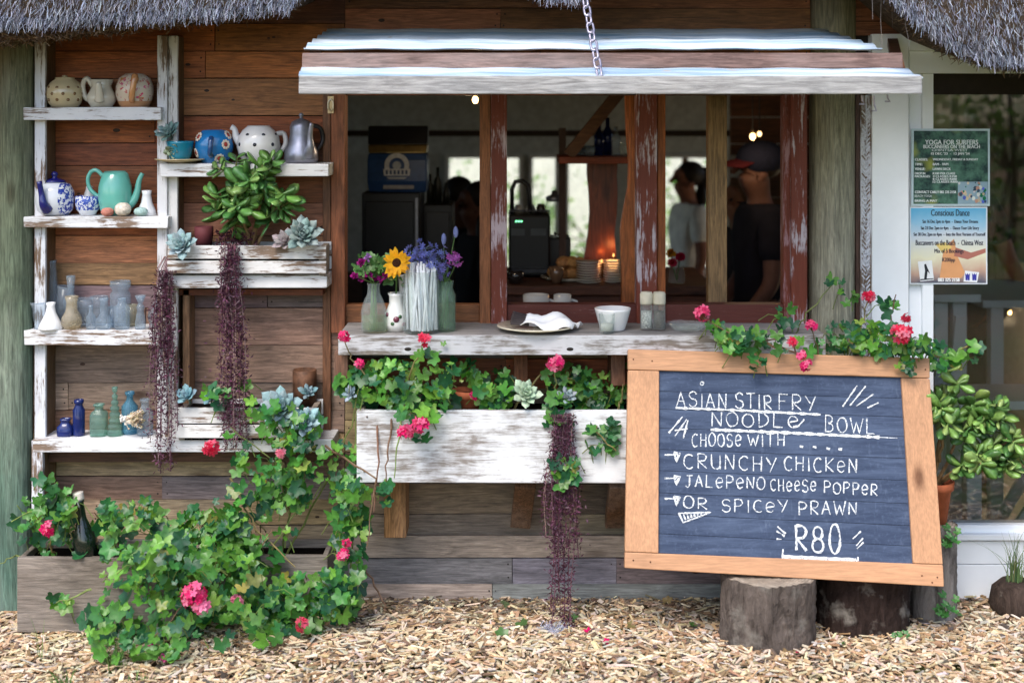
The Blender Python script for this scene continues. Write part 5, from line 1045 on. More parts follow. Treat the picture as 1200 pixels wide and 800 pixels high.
# lavender-grey twiggy tuft on the chips
q = random.Random(77); b = MB(); c0 = P(648, 750, -.36); c0.z = gz(-.36) + .012
for _ in range(260):
    d = Vector((q.gauss(0, 1), q.gauss(0, .8), abs(q.gauss(.1, .5)))).normalized(); p = c0 + Vector((q.gauss(0, .022), q.gauss(0, .016), 0)); b.tube([p, p + d * .012, p + d * .02 + Vector((q.gauss(0, .005), 0, q.gauss(0, .005)))], .0009, 3, vary(rgb(166, 168, 184), .2, q))
tag(b.build('dry_tuft', M['stem']), 'pale grey lichen-like tuft lying on the chips below the hanging purple plant', 'tuft')

# succulent rosettes
def rosette(label, px, py, Y, rpx, col, tipc, face, seed, n=26, wide=.40):
    q = random.Random(seed); b = MB(); c = P(px, py, Y); r = rpx / S(Y); ax = Vector(face).normalized(); X, Yv, Z = basis(ax, Vector((.3, .2, 1)))
    for k in range(n):
        t_ = k / (n - 1); a = k * 2.39996; el = math.radians(82 - 72 * t_ ** .8); L = r * (.42 + .62 * t_) * q.uniform(.92, 1.08); w = L * wide * q.uniform(.9, 1.1); rd = X * math.cos(a) + Yv * math.sin(a)
        d = rd * math.cos(el) + Z * math.sin(el); up = Z * math.cos(el) - rd * math.sin(el); sd = rd.cross(Z); o = c + rd * r * .04
        sec = [(0, .30, .10), (.3, .62, .17), (.6, 1.0, .16), (.82, .86, .11), (.96, .3, .05), (1.04, .02, .0)]; vs = []; cc = mixc(vary(col, .1, q), tipc, .25 * q.random())
        for u, ww, th in sec:
            p = o + d * L * u + up * L * (.22 * u * u); hw, hh = w * ww * .62, L * th * .5
            vs += [p - sd * hw + up * hw * .35, p - up * hh, p + sd * hw + up * hw * .35, p + up * hh * .35]
        b.add(vs, [(4 * i + j, 4 * i + (j + 1) % 4, 4 * i + 4 + (j + 1) % 4, 4 * i + 4 + j) for i in range(5) for j in range(4)], cc, q.random())
    b.tube([c + Z * r * .02, c - Z * r * .3, c - Z * r * .5 - Vector((0, 0, r * .3))], r * .09, 6, mixc(col, rgb(120, 110, 80), .6))
    return tag(b.build('succulent', M['succ'], smooth=True), label, 'succulent')
BG, GRN, PNK = rgb(136, 172, 176), rgb(156, 186, 164), rgb(176, 140, 156)
rosette('blue-green rosette succulent leaning out of the turquoise pot', 199, 157, -.125, 17, rgb(120, 160, 154), PNK, (-.25, -.75, .6), 1)
rosette('drooping pale green rosette hanging over the rim of the turquoise pot', 203, 175, -.135, 12, rgb(150, 172, 140), PNK, (-.1, -.8, -.3), 2, 14, .5)
rosette('frosty blue rosette at the left end of the slatted planter box', 214, 288, -.20, 20, rgb(150, 184, 186), PNK, (-.1, -.85, .45), 3, 32)
rosette('blue-grey rosette at the right end of the slatted planter box', 354, 277, -.20, 25, rgb(134, 164, 158), PNK, (.2, -.8, .5), 4, 30)
rosette('pinkish grey rosette beside the larger one in the slatted planter box', 335, 284, -.19, 17, rgb(164, 156, 156), PNK, (-.35, -.75, .5), 5, 22)
rosette('pale blue rosette at the left of the brown and white planter box', 220, 465, -.19, 15, rgb(118, 168, 178), PNK, (-.2, -.7, .65), 6, 18, .5)
rosette('small blue rosette behind the hanging purple plant at the shelf bottom', 247, 466, -.16, 12, rgb(126, 172, 186), PNK, (0, -.7, .6), 7, 16, .5)
rosette('largest blue-grey rosette above the climbing geranium', 331, 478, -.25, 26, rgb(140, 176, 178), PNK, (-.1, -.85, .5), 8, 32)
rosette('second blue-grey rosette lower right of the largest one', 356, 496, -.27, 21, rgb(146, 182, 188), PNK, (.15, -.85, .5), 9, 26)
rosette('small dark blue rosette in front of the rusty tin', 361, 461, -.2, 12, rgb(108, 146, 152), PNK, (.1, -.8, .6), 10, 18)
rosette('pale mint rosette in the middle of the whitewashed planter', 616, 463, -.29, 20, rgb(182, 206, 178), rgb(196, 206, 180), (.1, -.8, .55), 11, 24, .42)
rosette('small grey rosette right of the pale mint one in the whitewashed planter', 664, 466, -.30, 13, rgb(150, 170, 172), PNK, (.2, -.7, .6), 12, 18)
rosette('small blue rosette at the left end of the whitewashed planter', 412, 462, -.26, 12, rgb(140, 166, 176), PNK, (-.2, -.8, .5), 13, 16)

# jade plants
def jade(label, base, branches, seed, lpx, cols, dens=1.):
    q = random.Random(seed); root = thing('jade_plant', label, 'plant', base); b = MB(); sb = MB()
    def leaf(p, d, up, L, col):
        x, y, z = basis(up, d); w = L * .28; th = L * .06; sec = [(0, .2), (.2, .5), (.45, .85), (.68, 1.), (.88, .66), (1., .06)]; vs = []
        for u, ww in sec:
            c = p + y * L * u + z * L * (.14 * u * u); vs += [c - x * w * ww, c - z * th * ww, c + x * w * ww, c + z * th * ww]
        b.add(vs, [(4 * i + j, 4 * i + (j + 1) % 4, 4 * i + 4 + (j + 1) % 4, 4 * i + 4 + j) for i in range(5) for j in range(4)] + [(20, 21, 22, 23)], col, q.random())
    for br in branches:
        pts = [P(*p) for p in br]; dense = []
        for a, c in zip(pts, pts[1:]): dense += [a.lerp(c, i / 4) + Vector((q.gauss(0, .003), q.gauss(0, .003), q.gauss(0, .003))) for i in range(4)]
        dense.append(pts[-1]); n_ = len(dense); sb.tube(dense, [.0065 - .0035 * i / n_ for i in range(n_)], 6, vary(rgb(138, 112, 78), .15, q))
        for e in [pts[-1]] + [dense[int(n_ * f)] for f in (.55, .75) if n_ > 6]:
            for tw in range(2):
                ax = Vector((q.gauss(0, .6), q.gauss(-.6, .5), q.gauss(.5, .5))).normalized(); end = e + ax * q.uniform(.02, .065); sb.tube([e, end], .0028, 5, rgb(120, 120, 70))
                for pr_ in range(3):
                    c = end - ax * (.012 * (2 - pr_)); o1 = ax.orthogonal().normalized(); o1 = Matrix.Rotation(pr_ * 1.57 + q.uniform(-.3, .3), 3, ax) @ o1
                    for sgn in (1, -1):
                        L0_ = 0; op = (.25 if pr_ == 2 else .75); d = (ax * (1.15 - op) + o1 * sgn * op * 1.2).normalized(); L = q.uniform(*lpx) / S(-.2) * (.65 if pr_ == 2 else 1)
                        leaf(c, d, ax + o1 * sgn * -.3 + Vector((0, -.2, .35)), L, vary(q.choice(cols), .18, q))
    b.build('foliage', M['succ2'], root, smooth=True); sb.build('stems', M['stem'], root); return root
M['succ2'] = leafmat('glossy jade leaf', .3, .12, .5, (1., 1.2, .4))
JC = [rgb(86, 132, 66), rgb(104, 150, 72), rgb(70, 116, 60), rgb(124, 160, 86)]
jade('glossy green jade plant rising from the slatted planter box in front of the dotted teapot', P(292, 290, -.11),
     [[(292, 290, -.11), (286, 268, -.13), (262, 255, -.15), (254, 240, -.16)], [(294, 290, -.11), (300, 250, -.14), (285, 225, -.17), (275, 205, -.18)], [(296, 290, -.11), (305, 240, -.15), (312, 212, -.18), (322, 196, -.19)], [(298, 290, -.11), (320, 255, -.15), (330, 235, -.17)],
      [(294, 290, -.11), (285, 258, -.17), (275, 244, -.2)], [(300, 240, -.15), (298, 216, -.19), (296, 204, -.2)]], 51, (18, 29), JC)
jade('large jade plant spreading from the terracotta pot in front of the glass door', P(1096, 566, -.22),
     [[(1096, 566, -.22), (1100, 520, -.24), (1112, 480, -.25), (1118, 450, -.26)], [(1098, 566, -.22), (1115, 530, -.24), (1140, 500, -.26), (1140, 468, -.27)], [(1098, 566, -.22), (1130, 548, -.26), (1160, 530, -.28), (1182, 516, -.29)], [(1098, 566, -.22), (1112, 555, -.28), (1130, 546, -.30), (1146, 534, -.31)],
      [(1100, 540, -.24), (1106, 500, -.3), (1102, 470, -.3)], [(1140, 552, -.27), (1170, 548, -.28), (1190, 538, -.28)], [(1140, 500, -.26), (1155, 490, -.27), (1165, 486, -.27)]], 52, (17, 27), [rgb(96, 134, 64), rgb(120, 156, 78), rgb(76, 116, 58), rgb(140, 164, 92)])
# hanging purple plants
def hanging(label, top, px, py0, py1, w0, w1, Y, n, seed, spill=.02):
    q = random.Random(seed); root = thing('trailing_plant', label, 'plant', P(*top)); b = MB(); sb = MB(); zt = PZ(py0, Y)
    PC = [rgb(92, 50, 74), rgb(78, 42, 60), rgb(108, 62, 84), rgb(68, 40, 52), rgb(104, 74, 88), rgb(58, 32, 44)]; ns = 20
    for k in range(ns):
        x0 = px + q.uniform(-w0, w0) * .5; e = py0 + (py1 - py0) * (1. if k < 4 else q.uniform(.35, 1.0)); dx = q.gauss(0, w1 * .21); f1, f2, am = q.uniform(0, 6), q.uniform(4, 9), q.uniform(1, 3.4); dy = q.gauss(0, .012)
        def at(t_): return P(x0 + dx * min(1, t_ * 1.6) + am * math.sin(t_ * f2 + f1), py0 + (e - py0) * t_, Y + dy * t_ + .004 * math.sin(t_ * f2 * 1.3 + f1))
        pts = [P(top[0] + (x0 - px) * .5, top[1], top[2]), P(x0, py0 - 3, (Y + top[2]) / 2 - .02)] + [at(i / 14) for i in range(15)]
        pts = [p if p.z > gz(p.y) + .004 else Vector((p.x + .01 * q.gauss(0, 1), p.y - .01, gz(p.y) + .012)) for p in pts]
        sb.tube(pts, .0012, 4, vary(q.choice((rgb(126, 92, 100), rgb(160, 132, 128), rgb(100, 62, 76))), .2, q), None, False)
        nl = int(n / ns * (e - py0) / (py1 - py0) * 1.35)
        for _ in range(nl):
            t_ = q.random() ** .9; c = at(t_) + Vector((q.gauss(0, .0075), q.gauss(0, .0075), q.gauss(0, .004)))
            if q.random() < .07: c += Vector((q.gauss(0, .025), q.gauss(0, .015), 0))
            if c.z < gz(c.y) + .003: continue
            d = Vector((q.gauss(0, .8), q.gauss(-.2, .7), q.gauss(.1, .7))).normalized(); L = q.uniform(.008, .019); sd = d.orthogonal().normalized(); sd = Matrix.Rotation(q.uniform(0, 6.28), 3, d) @ sd * L * .16
            b.add([c, c + d * L * .5 + sd, c + d * L, c + d * L * .5 - sd], [(0, 1, 2, 3)], vary(q.choice(PC), .25, q), q.random())
    b.build('foliage', M['purple'], root); sb.build('stems', M['stem'], root)
M['purple'] = leafmat('purple leaflet', .5, .15, .35, (1.2, .8, .9))
hanging('dark purple trailing plant hanging at the right end of the glass shelves', (202, 292, -.1), 193, 318, 552, 18, 26, -.20, 3900, 61)
hanging('dark purple trailing plant hanging from the middle of the slatted planter box', (268, 292, -.1), 268, 288, 528, 16, 46, -.215, 4800, 62)
hanging('dark purple trailing plant hanging from the whitewashed planter down to the wood chips', (660, 485, -.22), 662, 486, 742, 26, 42, -.345, 5200, 63)
b = MB(); q = random.Random(64)                                 # grassy sprig and dark sprawl inside the slatted planter
for _ in range(420):
    c = P(q.uniform(255, 300), q.uniform(272, 290), q.uniform(-.17, -.06)); d = Vector((q.gauss(0, 1), q.gauss(0, 1), abs(q.gauss(0, .8)))).normalized(); L = q.uniform(.008, .02); sd = d.orthogonal() * L * .14; b.add([c, c + d * L * .5 + sd, c + d * L, c + d * L * .5 - sd], [(0, 1, 2, 3)], vary(rgb(92, 52, 66), .3, q))
tag(b.build('creeper', M['purple']), 'low purple creeper on the soil beside the maroon pot', 'plant')
b, _ = grass('', 352, 287, -.08, 9, 40, .012, 12, GC, PZ(288, -.185) - .012); tag(b.build('grass_tuft', M['leaf']), 'grassy sprig behind the right rosette of the slatted planter box', 'grass')

# ------------------------------------------------------------------ cut flowers on the counter
def stem(b, pts, r=.0016, c=rgb(92, 124, 66)): b.tube(pts, r, 5, c)
def bunch(name, label, base): return thing(name, label, 'flowers', base)
base = Vector((PX(438, -.23), -.23, CT + .006)); s = S(-.23); q = random.Random(71)
root = bunch('sweet_pea_bunch', 'purple and lilac flowers with green leaves in the clear milk bottle', base); sb = MB(); b = MB(); lf = MB()
for px, py, kind_ in ((416, 323, 'm'), (424, 327, 'm'), (432, 322, 'm'), (440, 325, 'm'), (447, 327, 'm'), (431, 302, 'l'), (424, 308, 'm'), (452, 322, 'm')):
    e = P(px, py, -.25 + q.uniform(-.03, .03)); stem(sb, [base + Vector((q.gauss(0, .008), q.gauss(0, .008), 0)), base + Vector((q.gauss(0, .005), 0, 54 / s)), e])
    for k in range(26 if kind_ == 'm' else 46):
        d = Vector((q.gauss(0, 1), q.gauss(-.4, .8), q.gauss(.2, .8))).normalized(); L = q.uniform(.008, .019); sd = d.orthogonal().normalized() * L * (.42 if kind_ == 'm' else .16); cc = vary(rgb(150, 30, 120) if kind_ == 'm' else rgb(176, 130, 196), .25, q)
        b.add([e, e + d * L * .6 + sd, e + d * L * 1.05, e + d * L * .6 - sd], [(0, 1, 2, 3)], cc)
for _ in range(46): ivy_leaf(lf, P(q.uniform(418, 460), q.uniform(300, 326), -.23 + q.uniform(-.04, .04)), Vector((q.gauss(0, .5), -.6, .6)), Vector((q.gauss(0, .6), 0, q.gauss(.3, .5))), q.uniform(4, 8) / s, vary(rgb(92, 136, 76), .25, q), q)
b.build('petals', M['petal'], root); sb.build('stems', M['stem'], root); lf.build('leaves', M['leaf'], root)
base = Vector((PX(464, -.20), -.20, CT + 30 / S(-.2))); s = S(-.2); root = bunch('sunflower', 'yellow sunflower with a dark centre in the small white vase', base); c0 = P(465, 308, -.285); b = MB(); ax = Vector((-.1, -.95, .15)).normalized(); X, Yv, Z = basis(ax, Vector((0, 0, 1)))
for ring, (L, n_, el) in enumerate(((18, 15, .10), (15, 14, .35))):
    for k in range(n_):
        a = k * 6.283 / n_ + ring * .2 + q.gauss(0, .06); d = X * math.cos(a) + Yv * math.sin(a); sd = d.cross(Z); d2 = (d * math.cos(el) + Z * math.sin(el)).normalized(); Lm = L / s * q.uniform(.85, 1.1); vs = []
        for u, w in ((.3, .5), (.55, 1), (.8, .75), (1, .05)): p = c0 + d2 * Lm * u - Z * (.004 * u); vs += [p - sd * Lm * .17 * w, p + sd * Lm * .17 * w]
        b.add(vs, [(2 * i, 2 * i + 1, 2 * i + 3, 2 * i + 2) for i in range(3)], vary(rgb(238, 178, 24), .12, q))
b.build('petals', M['petal'], root)
MB().lathe(c0 - Z * .004, [(0, .012), (.010, .011), (.0185, .006), (.019, -.002), (.012, -.006)], 20, rgb(58, 36, 22), 0, None, Z.to_track_quat('Z', 'Y').to_matrix()).build('flower_disc', plain('seeds', None, .9, .1, 0, 300, .8, 1.), root)
sb = MB(); stem(sb, [base, base + Vector((0, .01, .05)), c0 - Z * .006], .003); sb.build('stem', M['stem'], root)
lf = MB(); ivy_leaf(lf, P(457, 326, -.2), Vector((-.3, -.7, .5)), Vector((-.8, 0, .3)), 11 / s, rgb(116, 160, 110), q); ivy_leaf(lf, P(474, 330, -.19), Vector((.3, -.7, .5)), Vector((.8, 0, .3)), 9 / s, rgb(120, 160, 112), q); lf.build('leaves', M['leaf'], root)
pot('paper_cup', 'white paper cup lying upright behind the sunflower', 'cup', 479, -.16, CT + .0006, [(0, 0), (9, 0), (12, 60), (12.6, 62), (11.4, 62), (9, 4), (0, 3)], rgb(226, 226, 226), 'matte')
base = Vector((PX(521, -.20), -.20, CT + .008)); root = bunch('agapanthus_bunch', 'blue agapanthus and mauve sweet peas in the green tinted jar', base); sb = MB(); b = MB(); s = S(-.2)
for px, py, n_, rp, cc in ((497, 293, 20, 16, rgb(120, 132, 206)), (512, 303, 22, 16, rgb(138, 146, 214)), (488, 305, 14, 12, rgb(112, 122, 200)), (506, 316, 14, 13, rgb(140, 148, 212)), (530, 302, 8, 8, rgb(176, 96, 186)), (536, 306, 6, 6, rgb(190, 110, 196)), (520, 318, 8, 9, rgb(120, 118, 190)), (482, 296, 8, 8, rgb(130, 140, 206))):
    c = P(px, py, -.20 + q.uniform(-.05, .03)); stem(sb, [base + Vector((q.gauss(0, .01), q.gauss(0, .01), 0)), base + Vector((q.gauss(0, .01), 0, 56 / s)), c], .0018)
    for k in range(n_):
        d = Vector((q.gauss(0, 1), q.gauss(-.3, .9), q.gauss(.2, .8))).normalized(); p = c + d * rp / s * q.uniform(.5, 1); sb.tube([c, p], .0008, 3, rgb(96, 110, 120), None, False); x, y, z = basis(d, Vector((q.gauss(0, 1), q.gauss(0, 1), q.gauss(0, 1)))); col = vary(cc, .2, q)
        for m in range(6):
            a = m * 1.047; dr = x * math.cos(a) + y * math.sin(a); sd = y * math.cos(a) - x * math.sin(a); L = .0135; b.add([p, p + dr * L * .55 + sd * L * .22 + z * L * .35, p + dr * L + z * L * .45, p + dr * L * .55 - sd * L * .22 + z * L * .35], [(0, 1, 2, 3)], col)
for px, py in ((534, 272), (520, 280)): c = P(px, py, -.2); stem(sb, [base + Vector((0, 0, 50 / s)), c]); b.ball(c, (3 / s, 3 / s, 7 / s), rgb(150, 160, 210), 6, 5)
b.build('petals', M['petal'], root); sb.build('stems', M['stem'], root)

# a few fallen leaves and petals on the chips, each its own thing
q = random.Random(88)
for i in range(16):
    x, y = q.uniform(-.55, 1.6), q.uniform(-.6, -.06); b = MB(); pinkp = i % 6 == 0
    ivy_leaf(b, Vector((x, y, gz(y) + .026)), Vector((q.gauss(0, .3), q.gauss(-.3, .3), 1)), Vector((q.gauss(0, 1), q.gauss(0, 1), 0)), .014 if pinkp else q.uniform(.015, .028), vary(PINK if pinkp else q.choice((rgb(84, 120, 66), rgb(104, 118, 80), rgb(126, 112, 76))), .2, q), q)
    tag(b.build('fallen_petal' if pinkp else 'fallen_leaf', M['petal' if pinkp else 'leaf'], smooth=True), 'pink petal fallen on the wood chips' if pinkp else 'small leaf fallen on the wood chips', 'petal' if pinkp else 'leaf', 'pink petals on the chips' if pinkp else 'fallen leaves on the chips')
# ------------------------------------------------------------------ people inside
def skin_mesh(name, verts, edges, mat, parent, sub=2, root=0):
    me = bpy.data.meshes.new(name); me.from_pydata([v[:3] for v in verts], edges, []); o = bpy.data.objects.new(name, me); COL.objects.link(o); me.materials.append(mat)
    m = o.modifiers.new('skin', 'SKIN'); m.use_smooth_shade = True
    for i, v in enumerate(verts): d = me.skin_vertices[0].data[i]; d.radius = (v[3], v[4] if len(v) > 4 else v[3]); d.use_root = (i == root)
    s_ = o.modifiers.new('sub', 'SUBSURF'); s_.levels = sub; s_.render_levels = sub; o.parent = parent; return o
def colmat(name, c, rough=.9):
    t = NT(name); g = t.noise(t.n('TexCoord').outputs['Object'], 14, 4); return t.fin(t.mix(1., tuple(c), t.ramp(g, .3, .7, (.8,) * 3, (1.15,) * 3), 'MULTIPLY'), rough, .2)
def person(label, x, y, rz, height, shirt, trousers, hair, haircol, skin=rgb(168, 116, 90), armL=(.02, -.10), armR=(.02, -.10), bendL=0., bendR=0., cap=None):
    root = thing('person', label, 'person', (x, y, FZ)); root.rotation_euler = (0, 0, rz); k = height / 1.76; root.scale = (k, k, k); sk = colmat('skin tone', skin, .55)
    V = [(0, 0, .95, .13, .10), (0, 0, 1.12, .125, .095), (0, .01, 1.32, .16, .105), (0, .015, 1.45, .075, .07), (0, .0, 1.52, .05, .052), (0, -.02, 1.60, .062, .07), (0, -.008, 1.67, .078, .098), (0, 0, 1.735, .055, .07)]
    E = [(0, 1), (1, 2), (2, 3), (3, 4), (4, 5), (5, 6), (6, 7)]
    def add(p, par): V.append(p); E.append((par, len(V) - 1)); return len(V) - 1
    br_ = add((0, -.082, 1.685, .038, .03), 6); nb_ = add((0, -.112, 1.655, .015), br_); add((0, -.137, 1.632, .016), nb_); add((0, -.088, 1.575, .034, .026), 5); add((0, .062, 1.68, .07), 6)
    for sx in (-1, 1): add((sx * .082, .01, 1.63, .018, .01), 5)
    W = {}
    for sx, (dx, dy), bd in ((1, armL, bendL), (-1, armR, bendR)):
        s_ = add((sx * .17, .01, 1.42, .062), 2); e = add((sx * (.21 + dx), .03 + dy * .3, 1.13, .043), s_); w_ = add((sx * (.22 + dx), .0 + dy - bd, .90 + bd * .5, .028, .024), e)
        d = Vector(V[w_][:3]) - Vector(V[e][:3]); d.normalize(); pm = add((V[w_][0], V[w_][1] + d.y * .07, V[w_][2] + d.z * .07, .036, .02), w_); W[sx] = (s_, e, w_)
        for f in range(4): kx = add((V[pm][0] + (f - 1.5) * .006, V[pm][1] + d.y * .05 + (f - 1.5) * .017, V[pm][2] + d.z * (.05 - abs(f - 1.3) * .006), .0095), pm); add((V[kx][0] - sx * .008, V[kx][1] + d.y * .03 - .004, V[kx][2] + d.z * .03, .008), kx)
        th = add((V[w_][0] - sx * .012, V[w_][1] - .04, V[w_][2] + d.z * .05, .012), w_); add((V[th][0] - sx * .006, V[th][1] - .012, V[th][2] + d.z * .03, .009), th)
    for sx in (-1, 1):
        h_ = add((sx * .09, .0, .90, .092), 0); kn = add((sx * .10, -.012, .50, .062), h_); an = add((sx * .10, .02, .09, .042), kn); add((sx * .11, -.15, .035, .04, .03), an)
    skin_mesh('body', V, E, sk, root)
    sv = [(0, .0, .80, .168, .138), (0, 0, 1.12, .145, .115), (0, .01, 1.32, .182, .125), (0, .012, 1.475, .095, .088)]; se = [(0, 1), (1, 2), (2, 3)]
    for sx in (1, -1):
        s_, e, w_ = W[sx]; a, c = Vector(V[s_][:3]), Vector(V[e][:3]); n0 = len(sv); sv += [(*a, .078), (*a.lerp(c, .72), .068)]; se += [(2, n0), (n0, n0 + 1)]
    skin_mesh('shirt', sv, se, colmat('shirt', shirt), root)
    tv = [(0, 0, .95, .165, .135)]; te = []
    for sx in (1, -1): n0 = len(tv); tv += [(sx * .09, 0, .86, .13), (sx * .10, -.012, .5, .08), (sx * .10, .02, .1, .066)]; te += [(0, n0), (n0, n0 + 1), (n0 + 1, n0 + 2)]
    skin_mesh('trousers', tv, te, colmat('trousers', trousers), root)
    b = MB()
    if hair != 'none':
        b.ball((0, .022, 1.69), (.089, .104, .092), haircol, 14, 9)
        if hair == 'tied': b.ball((0, .115, 1.62), (.05, .05, .07), haircol, 10, 7); b.ball((0, .10, 1.53), (.06, .04, .10), haircol, 10, 7); b.ball((0, .125, 1.70), (.045, .05, .04), haircol, 8, 6)
        if hair == 'long': b.ball((0, .06, 1.56), (.105, .075, .2), haircol, 12, 9); b.ball((.06, .02, 1.5), (.04, .05, .14), haircol, 8, 6); b.ball((-.06, .02, 1.5), (.04, .05, .14), haircol, 8, 6)
        b.build('hair', M['hair'], root, smooth=True, local=True)
    for sx in (-1, 1): MB().ball((sx * .034, -.098, 1.655), .010, rgb(40, 32, 28), 8, 6).build('eye', M['dark'], root, smooth=True, local=True)
    if cap:
        co = MB(); co.ball((0, .01, 1.70), (.104, .120, .088), cap[0], 18, 10); co.build('cap', M['cloth'], root, smooth=True, local=True)
        br_ = MB(); vs = []; n_ = 12
        for r_ in (.10, .205):
            for i in range(n_ + 1): a = math.radians(-60 + 120 * i / n_); vs.append((math.sin(a) * .098, -(r_ - .0) * math.cos(a) * (1 if r_ > .15 else 1), 1.70 - (r_ - .1) * .22 - .02 * abs(math.sin(a))))
        br_.add(vs, [(i, i + 1, n_ + 2 + i, n_ + 1 + i) for i in range(n_)], cap[1]); br_.build('cap_brim', M['cloth'], root, solid=.006, local=True)
    return root
def hgt(py, Y): return PZ(py, Y) - FZ
person('man in dark t-shirt and dark cap with red brim at the right of the window', PX(889, 1.9), 1.9, math.radians(-80), hgt(171, 1.9), rgb(34, 32, 42), rgb(70, 64, 52), 'short', rgb(60, 48, 40), rgb(120, 84, 72), (.02, -.16), (.0, -.12), .04, .04, (rgb(38, 40, 58), rgb(84, 30, 36)))
person('man in loose white t-shirt with dark tied-back hair before the bright back window', PX(806, 4.1), 4.1, math.radians(-75), hgt(192, 4.1), rgb(236, 234, 224), rgb(96, 90, 78), 'tied', rgb(40, 32, 28), rgb(140, 94, 74), (.02, -.06), (.0, -.06))
person('woman with long brown hair half hidden behind the man in the cap', PX(868, 2.5), 2.5, math.radians(-60), hgt(212, 2.5), rgb(60, 54, 56), rgb(54, 54, 66), 'long', rgb(112, 82, 60))
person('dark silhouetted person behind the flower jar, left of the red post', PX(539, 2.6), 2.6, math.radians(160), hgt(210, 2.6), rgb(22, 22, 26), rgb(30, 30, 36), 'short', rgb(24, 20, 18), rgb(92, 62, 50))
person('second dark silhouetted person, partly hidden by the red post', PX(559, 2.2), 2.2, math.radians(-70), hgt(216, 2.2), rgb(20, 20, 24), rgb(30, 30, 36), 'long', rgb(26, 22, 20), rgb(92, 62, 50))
person('person in a dark t-shirt behind the glass door, arm showing right of the posters', PX(1122, 2.3), 2.3, math.radians(14), hgt(158, 2.3), rgb(30, 30, 36), rgb(34, 36, 46), 'short', rgb(40, 32, 28), rgb(182, 122, 94), (.06, -.2), (.0, -.1), .06, 0)

# ------------------------------------------------------------------ things inside the cafe
Yk = .9
kt = PZ(335, Yk)
kc = thing('kitchen_counter', 'long dark wooden counter inside the window carrying plates and food', 'counter', (PX(700, 1.2), 1.2, FZ))
MB().box(PX(585, Yk), PX(838, Yk), Yk, 1.6, kt - .04, kt, rgb(96, 58, 38)).build('worktop', M['plank'], kc, bevel=.004); MB().box(PX(588, Yk), PX(836, Yk), Yk + .03, 1.58, FZ, kt - .041, rgb(110, 62, 40)).build('cabinet', M['plank'], kc)
MB().box(PX(596, .3), PX(742, .3), .22, .56, .90, .925, rgb(84, 56, 42)).build('lower_ledge', M['plank'], kc); MB().box(PX(600, .3), PX(738, .3), .50, .53, FZ, .899, rgb(70, 48, 38)).build('ledge_panel', M['plank'], kc)
def lathe_thing(name, label, cat, x, y, z, prof, col, mat, group=None, seg=20): return tag(MB().lathe((x, y, z), prof, seg, col).build(name, M[mat], smooth=True), label, cat, group)
for px, Yp, n_, r_, g_, lb in ((690, 1.0, 9, .055, 'plates in the left stack', 'round white plate in the taller stack in front of the orange wood slab'), (718, 1.02, 9, .042, 'plates in the right stack', 'small round white plate in the stack beside the candle')):
    pl = None
    for i in range(n_):
        zz = kt + .001 + i * .0105
        if pl is None: pl = lathe_thing('plate', lb, 'plate', PX(px, Yp), Yp, zz, [(0, 0), (r_ * .6, 0), (r_, .007), (r_ * .99, .009), (r_ * .6, .003), (0, .003)], rgb(206, 204, 196), 'ceramic', g_); p0 = pl.location.copy()
        else:
            c = pl.copy(); COL.objects.link(c); c.location = p0 + Vector((R.uniform(-.002, .002), R.uniform(-.002, .002), i * .0105))
pt = lathe_thing('platter', 'wide pale platter heaped with pastries on the kitchen counter', 'platter', PX(668, 1.12), 1.12, kt + .001, [(0, 0), (.10, 0), (.13, .012), (.128, .016), (.1, .006), (0, .005)], rgb(190, 180, 160), 'ceramic'); q = random.Random(91)
for i in range(15):
    b = MB(); lay = 0 if i < 9 else 1; a = i * 2.4; rr = (.085 if lay == 0 else .05) * math.sqrt((i % 9 + .6) / 9); c = Vector((PX(668, 1.12) + rr * math.cos(a) * 1.2, 1.12 + rr * math.sin(a), kt + .033 + lay * .042)); b.ball(c, (.034, .028, .024), vary(rgb(186, 136, 82), .2, q), 9, 6, Matrix.Rotation(q.uniform(0, 3), 3, 'Z'))
    tag(b.build('pastry', plain('baked crust', None, .7, .3, 0, 60, .4, .5) if i == 0 else bpy.data.materials['baked crust'], smooth=True), 'golden brown pastry heaped on the platter inside the window', 'pastry', 'pastries heaped on the platter')
for px, lb in ((628, 'larger white mug just inside the window above the fork plate'), (659, 'smaller white mug just inside the window beside the larger one')):
    x = PX(px, .38); root = thing('mug', lb, 'mug', (x, .38, .9255)); r_ = .05 if px < 640 else .034; MB().lathe((x, .38, .926), [(0, 0), (r_ * .8, 0), (r_, .02), (r_, .115), (r_ * .9, .115), (r_ * .88, .02), (0, .01)], 22, rgb(206, 204, 198)).build('body', M['ceramic'], root, smooth=True); MB().tube([Vector((x + r_, .38, 1.02)), Vector((x + r_ + .02, .38, 1.015)), Vector((x + r_ + .022, .38, .98)), Vector((x + r_, .38, .955))], .006, 7, rgb(206, 204, 198)).build('handle', M['ceramic'], root, smooth=True)
FL = emit('candle flame', (1, .45, .12), 1.6); BU = emit('warm bulb', (1, .60, .24), 3.)
for px, py, Yf, lb in ((719, 297, 1.16, 'lit candle behind the small plate stack'), (705, 304, 1.2, 'second lit candle left of the brighter one')):
    x, z = PX(px, Yf), PZ(py, Yf); root = thing('candle', lb, 'candle', (x, Yf, kt)); MB().lathe((x, Yf, kt + .001), [(0, 0), (.016, 0), (.016, z - kt - .02), (0, z - kt - .018)], 14, rgb(110, 74, 50)).build('wax', M['matte'], root, smooth=True); MB().lathe((x, Yf, z - .016), [(0, 0), (.004, .005), (.003, .011), (0, .018)], 10).build('flame', FL, root, smooth=True)
    pl_ = bpy.data.lights.new('candle_light', 'POINT'); pl_.energy = .06; pl_.color = (1, .45, .15); pl_.shadow_soft_size = .02; lo = bpy.data.objects.new('candle_light', pl_); COL.objects.link(lo); lo.parent = root; lo.location = (0, .05, z - kt + .03)
Ym = 1.2
